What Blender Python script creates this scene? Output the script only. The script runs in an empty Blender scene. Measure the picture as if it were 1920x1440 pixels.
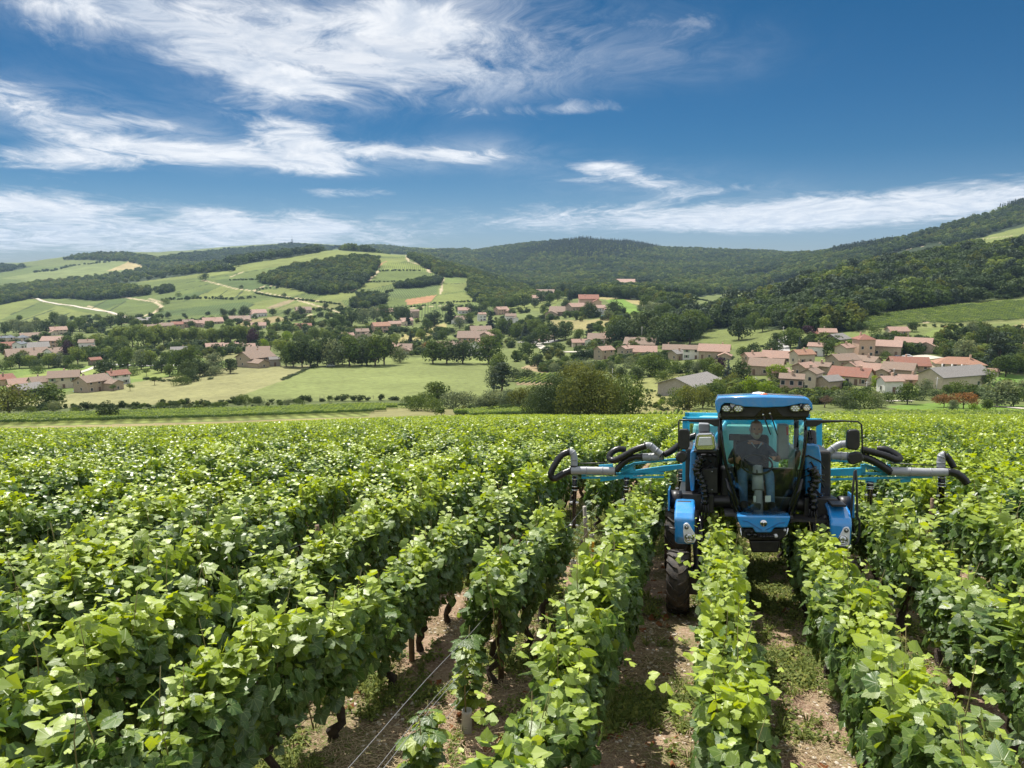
import bpy, bmesh, math, random
import numpy as np
from mathutils import Vector, Matrix, Euler

sc = bpy.context.scene
COL = sc.collection
R = math.radians

# ------------------------------------------------------------------ camera
IMG_W, IMG_H, FPX = 1920.0, 1440.0, 1500.0      # photograph size and focal length in its pixels
HORIZON_V = 490.0
PITCH = math.atan((IMG_H/2-HORIZON_V)/FPX)
HC = 3.05                                        # lens height above the ground (m)
cam_d = bpy.data.cameras.new('camera'); cam = bpy.data.objects.new('camera', cam_d)
COL.objects.link(cam); sc.camera = cam
cam.location = (0, 0, HC); cam.rotation_euler = (math.pi/2-PITCH, 0, 0)
cam_d.sensor_width = 36.0; cam_d.lens = 36.0*FPX/IMG_W
cam_d.clip_start = 0.1; cam_d.clip_end = 30000

# ------------------------------------------------------------------ light
SUN_AZ, SUN_EL = R(-26), R(59)                   # azimuth from +Y, negative = left
sun_dir = Vector((math.sin(SUN_AZ)*math.cos(SUN_EL), math.cos(SUN_AZ)*math.cos(SUN_EL), math.sin(SUN_EL)))
sun_l = bpy.data.lights.new('sun', 'SUN'); sun_l.energy = 4.6; sun_l.angle = R(0.55); sun_l.color = (1.0, 0.95, 0.87)
sun_o = bpy.data.objects.new('sun', sun_l); COL.objects.link(sun_o)
sun_o.rotation_euler = (-sun_dir).to_track_quat('-Z', 'Y').to_euler()
sun_o.location = (-40, 20, 60)

vs = sc.view_settings
vs.view_transform = 'Standard'; vs.look = 'None'; vs.exposure = 0.68; vs.gamma = 1.0; vs.use_curve_mapping = False
cy = sc.cycles
cy.use_denoising = True; cy.max_bounces = 7; cy.diffuse_bounces = 3; cy.glossy_bounces = 3
cy.transmission_bounces = 6; cy.transparent_max_bounces = 8; cy.volume_bounces = 0
cy.caustics_reflective = False; cy.caustics_refractive = False
cy.sample_clamp_indirect = 6.0

# ------------------------------------------------------------------ pixel <-> place
CP, SP = math.cos(PITCH), math.sin(PITCH)
def pix_dir(u, v):
    xc, yc = u-IMG_W/2, IMG_H/2-v
    return Vector((xc, yc*SP+FPX*CP, yc*CP-FPX*SP))
def pix_as(u, v):
    d = pix_dir(u, v); return d.x/d.y, -d.z/d.y     # lateral and downward slope of the sight line
def to_pix(x, y, z):
    z = z-HC
    dep = y*CP-z*SP; up = y*SP+z*CP
    return IMG_W/2+FPX*x/dep, IMG_H/2-FPX*up/dep

# ------------------------------------------------------------------ world: sky with thin cloud
world = bpy.data.worlds.new('World'); sc.world = world; world.use_nodes = True
def build_world():
    nt = world.node_tree; nt.nodes.clear(); N = nt.nodes.new; L = nt.links.new
    def M(op, a, b=None, c=None, clamp=False):
        n = N('ShaderNodeMath'); n.operation = op; n.use_clamp = clamp
        for i, s in enumerate((a, b, c)):
            if s is None: continue
            if hasattr(s, 'name') and hasattr(s, 'is_linked'): L(s, n.inputs[i])
            else: n.inputs[i].default_value = s
        return n.outputs[0]
    def smooth(x, lo, hi):
        n = N('ShaderNodeMapRange'); n.interpolation_type = 'SMOOTHSTEP'
        L(x, n.inputs[0]); n.inputs[1].default_value = lo; n.inputs[2].default_value = hi
        return n.outputs[0]
    out = N('ShaderNodeOutputWorld'); bg = N('ShaderNodeBackground')
    sky = N('ShaderNodeTexSky'); sky.sky_type = 'NISHITA'; sky.sun_disc = False
    sky.sun_elevation = SUN_EL; sky.sun_rotation = SUN_AZ; sky.altitude = 300
    sky.air_density = 1.0; sky.dust_density = 0.0; sky.ozone_density = 3.0
    hs = N('ShaderNodeHueSaturation'); hs.inputs['Saturation'].default_value = 1.22; hs.inputs['Value'].default_value = 0.62
    L(sky.outputs[0], hs.inputs['Color'])
    tc = N('ShaderNodeTexCoord'); sep = N('ShaderNodeSeparateXYZ'); L(tc.outputs['Generated'], sep.inputs[0])
    X, Y, Z = sep.outputs
    ht = N('ShaderNodeValToRGB'); L(M('MULTIPLY', Z, 2.0), ht.inputs[0]); el = ht.color_ramp.elements     # deep blue aloft, paler to the horizon
    el[0].position = 0.0; el[0].color = (.36, .45, .62, 1); el[1].position = .60; el[1].color = (.022, .345, .46, 1)
    for pos, c in ((.08, (.31, .42, .60, 1)), (.25, (.085, .33, .49, 1))): q = el.new(pos); q.color = c
    hm = N('ShaderNodeMix'); hm.data_type = 'RGBA'; hm.blend_type = 'MULTIPLY'; hm.inputs[0].default_value = 1.0; L(hs.outputs[0], hm.inputs[6]); L(ht.outputs[0], hm.inputs[7])
    Zp = M('ADD', M('MAXIMUM', Z, 0.0), 0.10)
    qx = M('DIVIDE', X, Zp); qy = M('DIVIDE', Y, Zp)       # position on the flat cloud layer overhead
    comb = N('ShaderNodeCombineXYZ'); L(qx, comb.inputs[0]); L(qy, comb.inputs[1])
    # slow warp of the layer
    nw = N('ShaderNodeTexNoise'); nw.inputs['Scale'].default_value = 0.9; nw.inputs['Detail'].default_value = 3
    L(comb.outputs[0], nw.inputs['Vector'])
    sub = N('ShaderNodeVectorMath'); sub.operation = 'SUBTRACT'; L(nw.outputs['Color'], sub.inputs[0]); sub.inputs[1].default_value = (.5, .5, .5)
    scl = N('ShaderNodeVectorMath'); scl.operation = 'SCALE'; L(sub.outputs[0], scl.inputs[0]); scl.inputs['Scale'].default_value = 1.3
    add = N('ShaderNodeVectorMath'); add.operation = 'ADD'; L(comb.outputs[0], add.inputs[0]); L(scl.outputs[0], add.inputs[1])
    def fib(rot, sx, sy, scale, detail, rough, src=add, lac=2.1):
        mp = N('ShaderNodeMapping'); mp.inputs['Rotation'].default_value = (0, 0, rot); mp.inputs['Scale'].default_value = (sx, sy, 1)
        L(src.outputs[0], mp.inputs[0])
        n = N('ShaderNodeTexNoise'); n.inputs['Scale'].default_value = scale; n.inputs['Detail'].default_value = detail
        n.inputs['Roughness'].default_value = rough; n.inputs['Lacunarity'].default_value = lac
        L(mp.outputs[0], n.inputs['Vector']); return n.outputs[0]
    streak = fib(R(35), 1.0, 0.42, 2.1, 10, 0.60)
    puffs = fib(R(10), 1.0, 0.75, 6.5, 7, 0.62)
    small = fib(R(-20), 1.0, 0.55, 15.0, 7, 0.68)
    # where the banks of cloud lie: centre (pixel in the photo -> spot on the layer), half axes on the layer, turn, weight
    def spot(u, v):
        a, s = pix_as(u, v); d = Vector((a, 1, -s)).normalized()
        z = max(d.z, 0)+.10
        return d.x/z, d.y/z
    bank = None
    def blob(p0, p1, half, w):
        """a soft cigar from pixel p0 to pixel p1, half = half width on the layer"""
        nonlocal bank
        (x0, y0), (x1, y1) = spot(*p0), spot(*p1)
        dx, dy = x1-x0, y1-y0; L2 = dx*dx+dy*dy+1e-6
        rx = M('SUBTRACT', qx, x0); ry = M('SUBTRACT', qy, y0)
        t = M('DIVIDE', M('ADD', M('MULTIPLY', rx, dx), M('MULTIPLY', ry, dy)), L2, clamp=True)
        ex = M('SUBTRACT', rx, M('MULTIPLY', t, dx)); ey = M('SUBTRACT', ry, M('MULTIPLY', t, dy))
        d2 = M('ADD', M('MULTIPLY', ex, ex), M('MULTIPLY', ey, ey))
        g = M('MULTIPLY', M('EXPONENT', M('MULTIPLY', d2, -1.0/(half*half))), w)
        bank = g if bank is None else M('ADD', bank, g)
    blob((150, 0), (560, 150), .16, .85); blob((560, 60), (840, 60), .16, .75); blob((380, 20), (760, 20), .15, .6)
    blob((560, 250), (640, 320), .22, .62); blob((330, 110), (600, 180), .14, .35)
    blob((-60, 150), (150, 260), .22, .72); blob((60, 300), (440, 290), .30, .72); blob((230, 225), (310, 235), .12, .5)
    blob((-300, 340), (90, 390), .45, .95); blob((-300, 440), (560, 442), 1.25, .78)
    blob((-100, 470), (420, 470), 1.2, .20); blob((640, 190), (760, 120), .16, .30)
    blob((720, 285), (900, 290), .22, .62); blob((880, 212), (1120, 200), .15, .40); blob((870, 30), (1180, 90), .22, .30)
    blob((1130, 315), (1230, 345), .20, .85); blob((1060, 338), (1110, 340), .10, .45); blob((1290, 365), (1400, 350), .2, .45)
    blob((1060, 412), (1500, 405), .75, .72); blob((1350, 420), (1920, 385), .62, .62); blob((1500, 400), (2200, 340), .55, .62)
    blob((480, 190), (590, 320), .20, .50); blob((300, 275), (460, 295), .24, .45); blob((700, 285), (880, 300), .20, .35); blob((620, 362), (690, 362), .16, .5); blob((400, 400), (480, 430), .28, .5); blob((570, 400), (620, 430), .2, .4)
    blob((1240, 30), (1420, 50), .12, .22); blob((60, 20), (120, 80), .12, .4)
    hard = bank; bank = None
    blob((180, -20), (640, 110), .30, .85); blob((420, 60), (860, 70), .34, .85); blob((560, 190), (900, 150), .30, .75); blob((860, 40), (1260, 110), .30, .26); blob((40, 200), (420, 290), .36, .60); blob((620, 300), (900, 290), .34, .50); blob((1150, 340), (1450, 380), .5, .25)
    veil = bank; bank = hard
    # denser cloud added out of view, beside, behind and overhead, to brighten the fill
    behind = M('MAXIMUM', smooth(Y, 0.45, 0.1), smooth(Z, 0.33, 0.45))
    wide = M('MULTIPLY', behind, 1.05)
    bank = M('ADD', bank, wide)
    tex = M('ADD', M('ADD', M('MULTIPLY', streak, 0.62), M('MULTIPLY', puffs, 0.34)), M('MULTIPLY', small, 0.26))   # mean about .55
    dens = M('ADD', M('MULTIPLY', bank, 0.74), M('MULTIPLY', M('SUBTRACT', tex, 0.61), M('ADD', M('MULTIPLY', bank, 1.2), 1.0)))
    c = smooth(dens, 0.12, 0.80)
    soft = fib(R(48), 1.0, 0.34, 2.0, 13, 0.70)
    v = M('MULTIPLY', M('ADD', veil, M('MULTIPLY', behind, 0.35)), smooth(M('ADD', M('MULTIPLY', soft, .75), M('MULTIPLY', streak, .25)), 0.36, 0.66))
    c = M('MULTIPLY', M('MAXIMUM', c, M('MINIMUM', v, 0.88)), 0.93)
    c = M('MULTIPLY', c, smooth(Z, -0.02, 0.01))
    shade = smooth(puffs, 0.30, 0.72)
    cc = N('ShaderNodeMix'); cc.data_type = 'RGBA'; L(shade, cc.inputs[0])
    cc.inputs[6].default_value = (4.2, 4.6, 5.2, 1); cc.inputs[7].default_value = (6.2, 6.25, 6.35, 1)
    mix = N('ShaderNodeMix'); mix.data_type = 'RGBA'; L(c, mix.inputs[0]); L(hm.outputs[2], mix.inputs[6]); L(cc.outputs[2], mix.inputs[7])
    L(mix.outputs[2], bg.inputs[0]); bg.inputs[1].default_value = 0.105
    L(bg.outputs[0], out.inputs[0])
build_world()
world.cycles.sampling_method = 'MANUAL'; world.cycles.sample_map_resolution = 512

# ------------------------------------------------------------------ helpers
rng = np.random.default_rng(7)
def tag(o, label=None, cat=None, group=None, kind=None):
    if label: o['label'] = label
    if cat: o['category'] = cat
    if group: o['group'] = group
    if kind: o['kind'] = kind
    return o
def empty(name, loc=(0, 0, 0), rz=0.0):
    o = bpy.data.objects.new(name, None); COL.objects.link(o); o.location = loc; o.rotation_euler = (0, 0, rz)
    o.empty_display_size = 0.2
    return o
def link(name, me, parent=None, mat=None):
    o = bpy.data.objects.new(name, me); COL.objects.link(o)
    if parent is not None: o.parent = parent
    if mat is not None and len(me.materials) == 0: me.materials.append(mat)
    return o
def np_mesh(name, V, F, mats=None, fmat=None, smooth=False, attrs=None):
    """V (n,3); F (m,k) one polygon size, or a list of such arrays"""
    Fs = F if isinstance(F, list) else [F]
    Fs = [np.asarray(f, dtype=np.int32) for f in Fs if len(f)]
    me = bpy.data.meshes.new(name)
    V = np.asarray(V, dtype=np.float32)
    me.vertices.add(len(V)); me.vertices.foreach_set('co', V.ravel())
    nl = sum(f.size for f in Fs); npoly = sum(len(f) for f in Fs)
    me.loops.add(nl); me.loops.foreach_set('vertex_index', np.concatenate([f.ravel() for f in Fs]))
    me.polygons.add(npoly)
    tot = np.concatenate([np.full(len(f), f.shape[1], dtype=np.int32) for f in Fs])
    start = np.concatenate([[0], np.cumsum(tot)[:-1]]).astype(np.int32)
    me.polygons.foreach_set('loop_start', start)
    if fmat is not None: me.polygons.foreach_set('material_index', np.asarray(fmat, dtype=np.int32))
    me.polygons.foreach_set('use_smooth', np.full(npoly, smooth, dtype=bool))
    for m in (mats or []): me.materials.append(m)
    for nm, (typ, dom, data) in (attrs or {}).items():
        a = me.attributes.new(nm, typ, dom)
        a.data.foreach_set({'FLOAT': 'value', 'INT': 'value', 'FLOAT_VECTOR': 'vector', 'FLOAT_COLOR': 'color'}[typ], np.asarray(data, dtype=np.float32 if typ != 'INT' else np.int32).ravel())
    me.update(calc_edges=True)
    return me

class MB:
    """collects shapes; build() links them as one mesh object"""
    def __init__(s): s.v = []; s.f = []; s.sm = []
    def add(s, V, F, smooth=False):
        b = len(s.v); s.v += [tuple(p) for p in V]; s.f += [tuple(i+b for i in f) for f in F]; s.sm += [smooth]*len(F); return s
    def box(s, x0, x1, y0, y1, z0, z1):
        V = [(x, y, z) for z in (z0, z1) for y in (y0, y1) for x in (x0, x1)]
        return s.add(V, [(0, 2, 3, 1), (4, 5, 7, 6), (0, 1, 5, 4), (2, 6, 7, 3), (0, 4, 6, 2), (1, 3, 7, 5)])
    def prism(s, poly, y0, y1):
        """poly: outline [(x,z)...] counter-clockwise seen from -y, pushed from y0 to y1 (y1 > y0)"""
        n = len(poly); V = [(x, y0, z) for x, z in poly]+[(x, y1, z) for x, z in poly]
        F = [tuple(range(n)), tuple(range(2*n-1, n-1, -1))]+[(i, i+n, (i+1) % n+n, (i+1) % n) for i in range(n)]
        return s.add(V, F)
    def tube(s, pts, r, n=10, caps=True, rib=None):
        """pts list of points, r radius or list of radii"""
        pts = [Vector(p) for p in pts]; k = len(pts)
        rs = r if isinstance(r, (list, tuple)) else [r]*k
        V = []; up = None
        for i, p in enumerate(pts):
            t = (pts[min(i+1, k-1)]-pts[max(i-1, 0)]).normalized()
            if up is None: up = Vector((0, 0, 1)) if abs(t.z) < .9 else Vector((0, 1, 0))
            a = t.cross(up).normalized(); up = a.cross(t).normalized()
            for j in range(n):
                th = 2*math.pi*j/n
                V.append(p+(a*math.cos(th)+up*math.sin(th))*rs[i])
        F = [(i*n+j, i*n+(j+1) % n, (i+1)*n+(j+1) % n, (i+1)*n+j) for i in range(k-1) for j in range(n)]
        b = len(s.v); s.add(V, F, True)
        if caps: s.f += [tuple(b+j for j in range(n-1, -1, -1)), tuple(b+(k-1)*n+j for j in range(n))]; s.sm += [False, False]
        return s
    def lathe(s, prof, c, axis, n=20):
        """prof [(radius, along)], c centre, axis unit vector"""
        ax = Vector(axis).normalized(); a = ax.orthogonal().normalized(); b2 = ax.cross(a); c = Vector(c); k = len(prof)
        V = [c+ax*h+(a*math.cos(2*math.pi*j/n)+b2*math.sin(2*math.pi*j/n))*r for r, h in prof for j in range(n)]
        F = [(i*n+j, i*n+(j+1) % n, (i+1)*n+(j+1) % n, (i+1)*n+j) for i in range(k-1) for j in range(n)]
        return s.add(V, F, True)
    def mesh(s, name, mat=None):
        me = bpy.data.meshes.new(name); me.from_pydata(s.v, [], s.f); me.polygons.foreach_set('use_smooth', s.sm)
        if mat is not None: me.materials.append(mat)
        me.update(); return me
    def build(s, name, mat, parent=None, bevel=0.0, seg=2):
        o = link(name, s.mesh(name, mat), parent)
        if bevel:
            m = o.modifiers.new('bevel', 'BEVEL'); m.width = bevel; m.segments = seg; m.limit_method = 'ANGLE'; m.angle_limit = R(35)
            m.harden_normals = False
        return o

def node_mat(name):
    m = bpy.data.materials.new(name); m.use_nodes = True; nt = m.node_tree
    b = nt.nodes['Principled BSDF']; return m, nt, b
def mat(name, col, rough=0.6, metal=0.0, coat=0.0, var=0.12, scale=6.0, bump=0.0, bscale=30.0, spec=0.5, dirt=None, dscale=3.0, damt=0.5):
    """procedural: colour mottled by noise, optional dirt patches and bump"""
    m, nt, b = node_mat(name); N = nt.nodes.new; L = nt.links.new
    tc = N('ShaderNodeTexCoord')
    n = N('ShaderNodeTexNoise'); n.inputs['Scale'].default_value = scale; n.inputs['Detail'].default_value = 6; n.inputs['Roughness'].default_value = .65
    L(tc.outputs['Object'], n.inputs['Vector'])
    r = N('ShaderNodeValToRGB'); L(n.outputs[0], r.inputs[0])
    r.color_ramp.elements[0].position = .3; r.color_ramp.elements[1].position = .7
    r.color_ramp.elements[0].color = (*[c*(1-var) for c in col], 1); r.color_ramp.elements[1].color = (*[min(1, c*(1+var)) for c in col], 1)
    src = r.outputs[0]
    if dirt:
        n2 = N('ShaderNodeTexNoise'); n2.inputs['Scale'].default_value = dscale; n2.inputs['Detail'].default_value = 8; n2.inputs['Roughness'].default_value = .7
        L(tc.outputs['Object'], n2.inputs['Vector'])
        mr = N('ShaderNodeMapRange'); L(n2.outputs[0], mr.inputs[0]); mr.inputs[1].default_value = .45; mr.inputs[2].default_value = .75; mr.inputs[4].default_value = damt
        mx = N('ShaderNodeMix'); mx.data_type = 'RGBA'; L(mr.outputs[0], mx.inputs[0]); L(src, mx.inputs[6]); mx.inputs[7].default_value = (*dirt, 1)
        src = mx.outputs[2]
    L(src, b.inputs['Base Color'])
    b.inputs['Roughness'].default_value = rough; b.inputs['Metallic'].default_value = metal
    b.inputs['Coat Weight'].default_value = coat; b.inputs['Coat Roughness'].default_value = .06
    b.inputs['Specular IOR Level'].default_value = spec
    if bump:
        nb = N('ShaderNodeTexNoise'); nb.inputs['Scale'].default_value = bscale; nb.inputs['Detail'].default_value = 5
        L(tc.outputs['Object'], nb.inputs['Vector'])
        bm = N('ShaderNodeBump'); bm.inputs['Strength'].default_value = bump; bm.inputs['Distance'].default_value = .02
        L(nb.outputs[0], bm.inputs['Height']); L(bm.outputs[0], b.inputs['Normal'])
    return m
# ================================================================== terrain
# ground along each sight column: (distance, photograph row where the ground shows at that distance)
def g0(Y):
    """height of the vineyard slope below the lens point, metres"""
    Y = np.asarray(Y, dtype=float)
    t = np.clip((Y-10)/30, 0, 1); Yc = np.clip(Y, -450, 1e9)
    z = -.14*np.minimum(Yc, 10)
    z = z-np.where(Y > 10, .14*np.minimum(np.maximum(Y-10, 0), 30)+.05*15*t*t, 0)
    return z-np.where(Y > 40, .19*(Y-40), 0)
def gnear(x, y):
    """the vineyard slope falls away a little faster on its left side"""
    x = np.asarray(x, dtype=float); y = np.asarray(y, dtype=float)
    a = np.clip(-x/np.maximum(y, 20)/.60, 0, 1); a = a*a*(3-2*a)
    return g0(y)-.020*np.maximum(y-14, 0)*a
TAB = {
 -300: [(200,783),(260,768),(330,745),(420,705),(520,672),(620,650),(750,632),(900,614),(1100,592),(1300,575),(1600,555),(2200,525),(3000,508),(6000,492)],
 0:    [(200,776),(260,762),(330,742),(420,705),(520,672),(620,650),(750,630),(900,610),(1100,590),(1300,572),(1500,555),(1900,535),(2400,515),(3000,503),(4000,500),(6000,493)],
 200:  [(200,775),(260,758),(330,735),(420,700),(520,668),(620,648),(750,628),(900,608),(1050,590),(1250,568),(1450,552),(1700,538),(2000,522),(2500,503),(2900,477),(3200,466),(3600,476),(6000,494)],
 400:  [(200,777),(240,762),(300,730),(370,700),(420,682),(520,662),(600,645),(700,629),(800,615),(900,600),(1000,585),(1150,560),(1300,535),(1450,515),(1600,502),(1800,496),(2100,506),(2600,498),(3500,474),(4500,464),(6000,494)],
 550:  [(200,777),(240,760),(300,728),(370,698),(420,680),(520,658),(600,642),(700,625),(800,610),(900,594),(1000,575),(1150,548),(1300,522),(1450,500),(1600,486),(1800,477),(2100,484),(3000,482),(3900,460),(4500,450),(6000,490)],
 650:  [(200,777),(240,758),(300,727),(370,697),(420,680),(520,656),(600,640),(700,622),(800,606),(900,590),(1000,570),(1150,540),(1300,512),(1450,490),(1600,474),(1800,465),(2100,472),(3000,480),(4500,458),(6000,486)],
 800:  [(200,776),(240,760),(300,728),(370,698),(420,680),(520,658),(600,643),(700,624),(800,610),(900,594),(1000,574),(1150,545),(1300,515),(1450,495),(1600,485),(1800,484),(2200,494),(3500,470),(4500,462),(6000,486)],
 900:  [(200,776),(240,762),(300,730),(370,702),(420,686),(520,663),(600,645),(700,625),(800,608),(950,585),(1100,562),(1250,540),(1400,522),(1550,515),(2000,525),(2600,502),(3200,480),(4000,468),(6000,486)],
 1000: [(190,775),(240,752),(300,728),(370,705),(430,682),(520,660),(600,640),(700,616),(800,596),(950,575),(1100,558),(1250,548),(1500,550),(2000,532),(2600,498),(3200,455),(3500,447),(4500,475),(6000,486)],
 1100: [(190,772),(250,742),(330,712),(420,680),(500,655),(600,620),(660,600),(750,581),(900,562),(1050,550),(1300,545),(1600,534),(2000,518),(2400,494),(2800,456),(3100,441),(4000,474),(6000,486)],
 1250: [(190,768),(240,745),(290,716),(350,690),(430,660),(520,628),(620,598),(750,575),(950,557),(1300,548),(1600,536),(2000,518),(2500,492),(3000,472),(3400,462),(5000,478),(6000,486)],
 1400: [(180,778),(210,756),(260,725),(310,695),(370,668),(450,642),(520,618),(600,596),(680,580),(740,574),(900,580),(1200,562),(1600,534),(2200,504),(2800,479),(3300,468),(5000,480),(6000,486)],
 1520: [(180,778),(210,756),(250,730),(290,700),(330,674),(370,652),(430,624),(500,594),(580,565),(660,544),(740,532),(900,544),(1200,534),(1500,514),(1900,486),(2200,474),(3000,482),(6000,486)],
 1700: [(180,775),(200,765),(240,740),(290,705),(330,673),(370,645),(400,625),(430,608),(480,585),(540,563),(620,538),(700,513),(780,495),(950,508),(1200,494),(1500,462),(1800,438),(2500,462),(6000,480)],
 1920: [(180,772),(200,764),(240,745),(300,700),(350,655),(400,615),(440,590),(490,568),(540,547),(620,507),(720,472),(800,452),(900,437),(1100,448),(1400,424),(1700,387),(1900,374),(3000,404),(6000,470)],
 2250: [(180,770),(200,760),(240,738),(300,690),(350,645),(400,605),(440,580),(490,556),(540,532),(620,490),(720,452),(800,430),(900,412),(1100,425),(1400,394),(1700,354),(1900,340),(3000,385),(6000,460)],
}
LY = np.linspace(math.log(0.5), math.log(7500), 1000); YS = np.exp(LY)
us = sorted(TAB); cols = []
near_Y = np.exp(np.linspace(math.log(.5), math.log(150), 160))
for u in us:
    pts = TAB[u]; near_s = (HC-gnear((u-960)/FPX*near_Y, near_Y))/near_Y
    y = np.concatenate([near_Y, [p[0] for p in pts]]); s = np.concatenate([near_s, [pix_as(u, p[1])[1] for p in pts]])
    cols.append(np.interp(LY, np.log(y), s))
cols = np.array(cols); ua = np.array([(u-960)/FPX for u in us])
AS = np.linspace(-1.3, 1.3, 521)
def _smooth(a, sig, axis):
    k = np.arange(-int(3*sig), int(3*sig)+1); w = np.exp(-k*k/(2*sig*sig)); w /= w.sum()
    pad = [(0, 0), (0, 0)]; pad[axis] = (len(k)//2, len(k)//2)
    return np.apply_along_axis(lambda r: np.convolve(r, w, 'valid'), axis, np.pad(a, pad, mode='edge'))
S = np.array([np.interp(AS, ua, cols[:, j]) for j in range(len(LY))]).T       # (a, Y)
far = np.clip((YS-150)/60, 0, 1)[None, :]
S2 = _smooth(_smooth(S, 5.0, 1), 4.0, 0)
S = S*(1-far)+S2*far
ZG = HC-S*YS[None, :]
# gentle relief on the far ground
def vnoise(x, y, seed=0):
    xi = np.floor(x).astype(int); yi = np.floor(y).astype(int); fx = x-xi; fy = y-yi
    fx = fx*fx*(3-2*fx); fy = fy*fy*(3-2*fy)
    def h(i, j):
        n = (i*374761393+j*668265263+seed*982451653) & 0x7fffffff
        n = ((n ^ (n >> 13))*1274126177) & 0x7fffffff
        return ((n ^ (n >> 16)) & 0xffff)/65535.0
    return (h(xi, yi)*(1-fx)+h(xi+1, yi)*fx)*(1-fy)+(h(xi, yi+1)*(1-fx)+h(xi+1, yi+1)*fx)*fy
def fbm(x, y, seed=0, o=4):
    r = 0; a = .5
    for i in range(o): r = r+a*vnoise(x*2**i, y*2**i, seed+i*17); a *= .5
    return r
_X = AS[:, None]*YS[None, :]; _Y = np.broadcast_to(YS[None, :], _X.shape)
relief = np.clip((YS-260)/500, 0, 1)[None, :]*(fbm(_X/160, _Y/160, 3)-.47)*9*np.clip(YS/1500, .12, 1.6)[None, :]
ZG = ZG+relief
S = (HC-ZG)/YS[None, :]
def ground(x, y):
    x = np.asarray(x, dtype=float); y = np.asarray(y, dtype=float)
    Yc = np.clip(y, 20, 7400); a = np.clip(x/Yc, -1.299, 1.299)
    fi = (a+1.3)/2.6*(len(AS)-1); i = np.clip(fi.astype(int), 0, len(AS)-2); fi = fi-i
    fj = (np.log(Yc)-LY[0])/(LY[-1]-LY[0])*(len(LY)-1); j = np.clip(fj.astype(int), 0, len(LY)-2); fj = fj-j
    z = (ZG[i, j]*(1-fi)+ZG[i+1, j]*fi)*(1-fj)+(ZG[i, j+1]*(1-fi)+ZG[i+1, j+1]*fi)*fj
    return np.where(y < 60, gnear(x, y), z)
def gz(x, y): return float(ground(x, y))
def hit(u, v):
    """where the sight line through a photograph pixel meets the ground"""
    a, s = pix_as(u, v)
    fi = (min(max(a, -1.29), 1.29)+1.3)/2.6*(len(AS)-1); i = int(fi); fi -= i
    col = S[i]*(1-fi)+S[i+1]*fi
    k = np.argmax(col <= s)
    if col[k] > s: k = int(np.argmin(col)); Y = YS[k]
    elif k == 0: Y = YS[0]
    else:
        t = (col[k-1]-s)/(col[k-1]-col[k]+1e-12); Y = YS[k-1]+(YS[k]-YS[k-1])*t
    return Vector((a*Y, Y, gz(a*Y, Y)))

# ------------------------------------------------------------------ land cover (plots, meadows, woods) as ground colour
def world_poly(pts, dens=4):
    P = []
    for (u0, v0), (u1, v1) in zip(pts, pts[1:]+pts[:1]):
        for k in range(dens):
            t = k/dens; h = hit(u0+(u1-u0)*t, v0+(v1-v0)*t); P.append((h.x, h.y))
    return np.array(P)
def inside(P, x, y):
    r = np.zeros(x.shape, bool); m = (x >= P[:, 0].min()) & (x <= P[:, 0].max()) & (y >= P[:, 1].min()) & (y <= P[:, 1].max())
    idx = np.nonzero(m)[0]
    if len(idx) == 0: return r
    xs, ys = x[idx], y[idx]; c = np.zeros(len(idx), bool)
    for (x0, y0), (x1, y1) in zip(P, np.roll(P, -1, 0)):
        if y0 == y1: continue
        cond = ((y0 > ys) != (y1 > ys)) & (xs < (x1-x0)*(ys-y0)/(y1-y0)+x0); c ^= cond
    r[idx] = c; return r
GRASS = (.12, .145, .045); ROUGH = (.085, .105, .036); HAY = (.205, .200, .088); PAST = (.155, .182, .060); LAWN = (.13, .21, .035)
VINE = (.095, .125, .032); VINE_D = (.068, .100, .028); VINE_L = (.145, .170, .045); SOIL = (.30, .165, .085); WOODF = (.028, .042, .014); DRY = (.33, .27, .13)
TRACK = (.40, .33, .21); STRAW = (.36, .31, .14)
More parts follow.
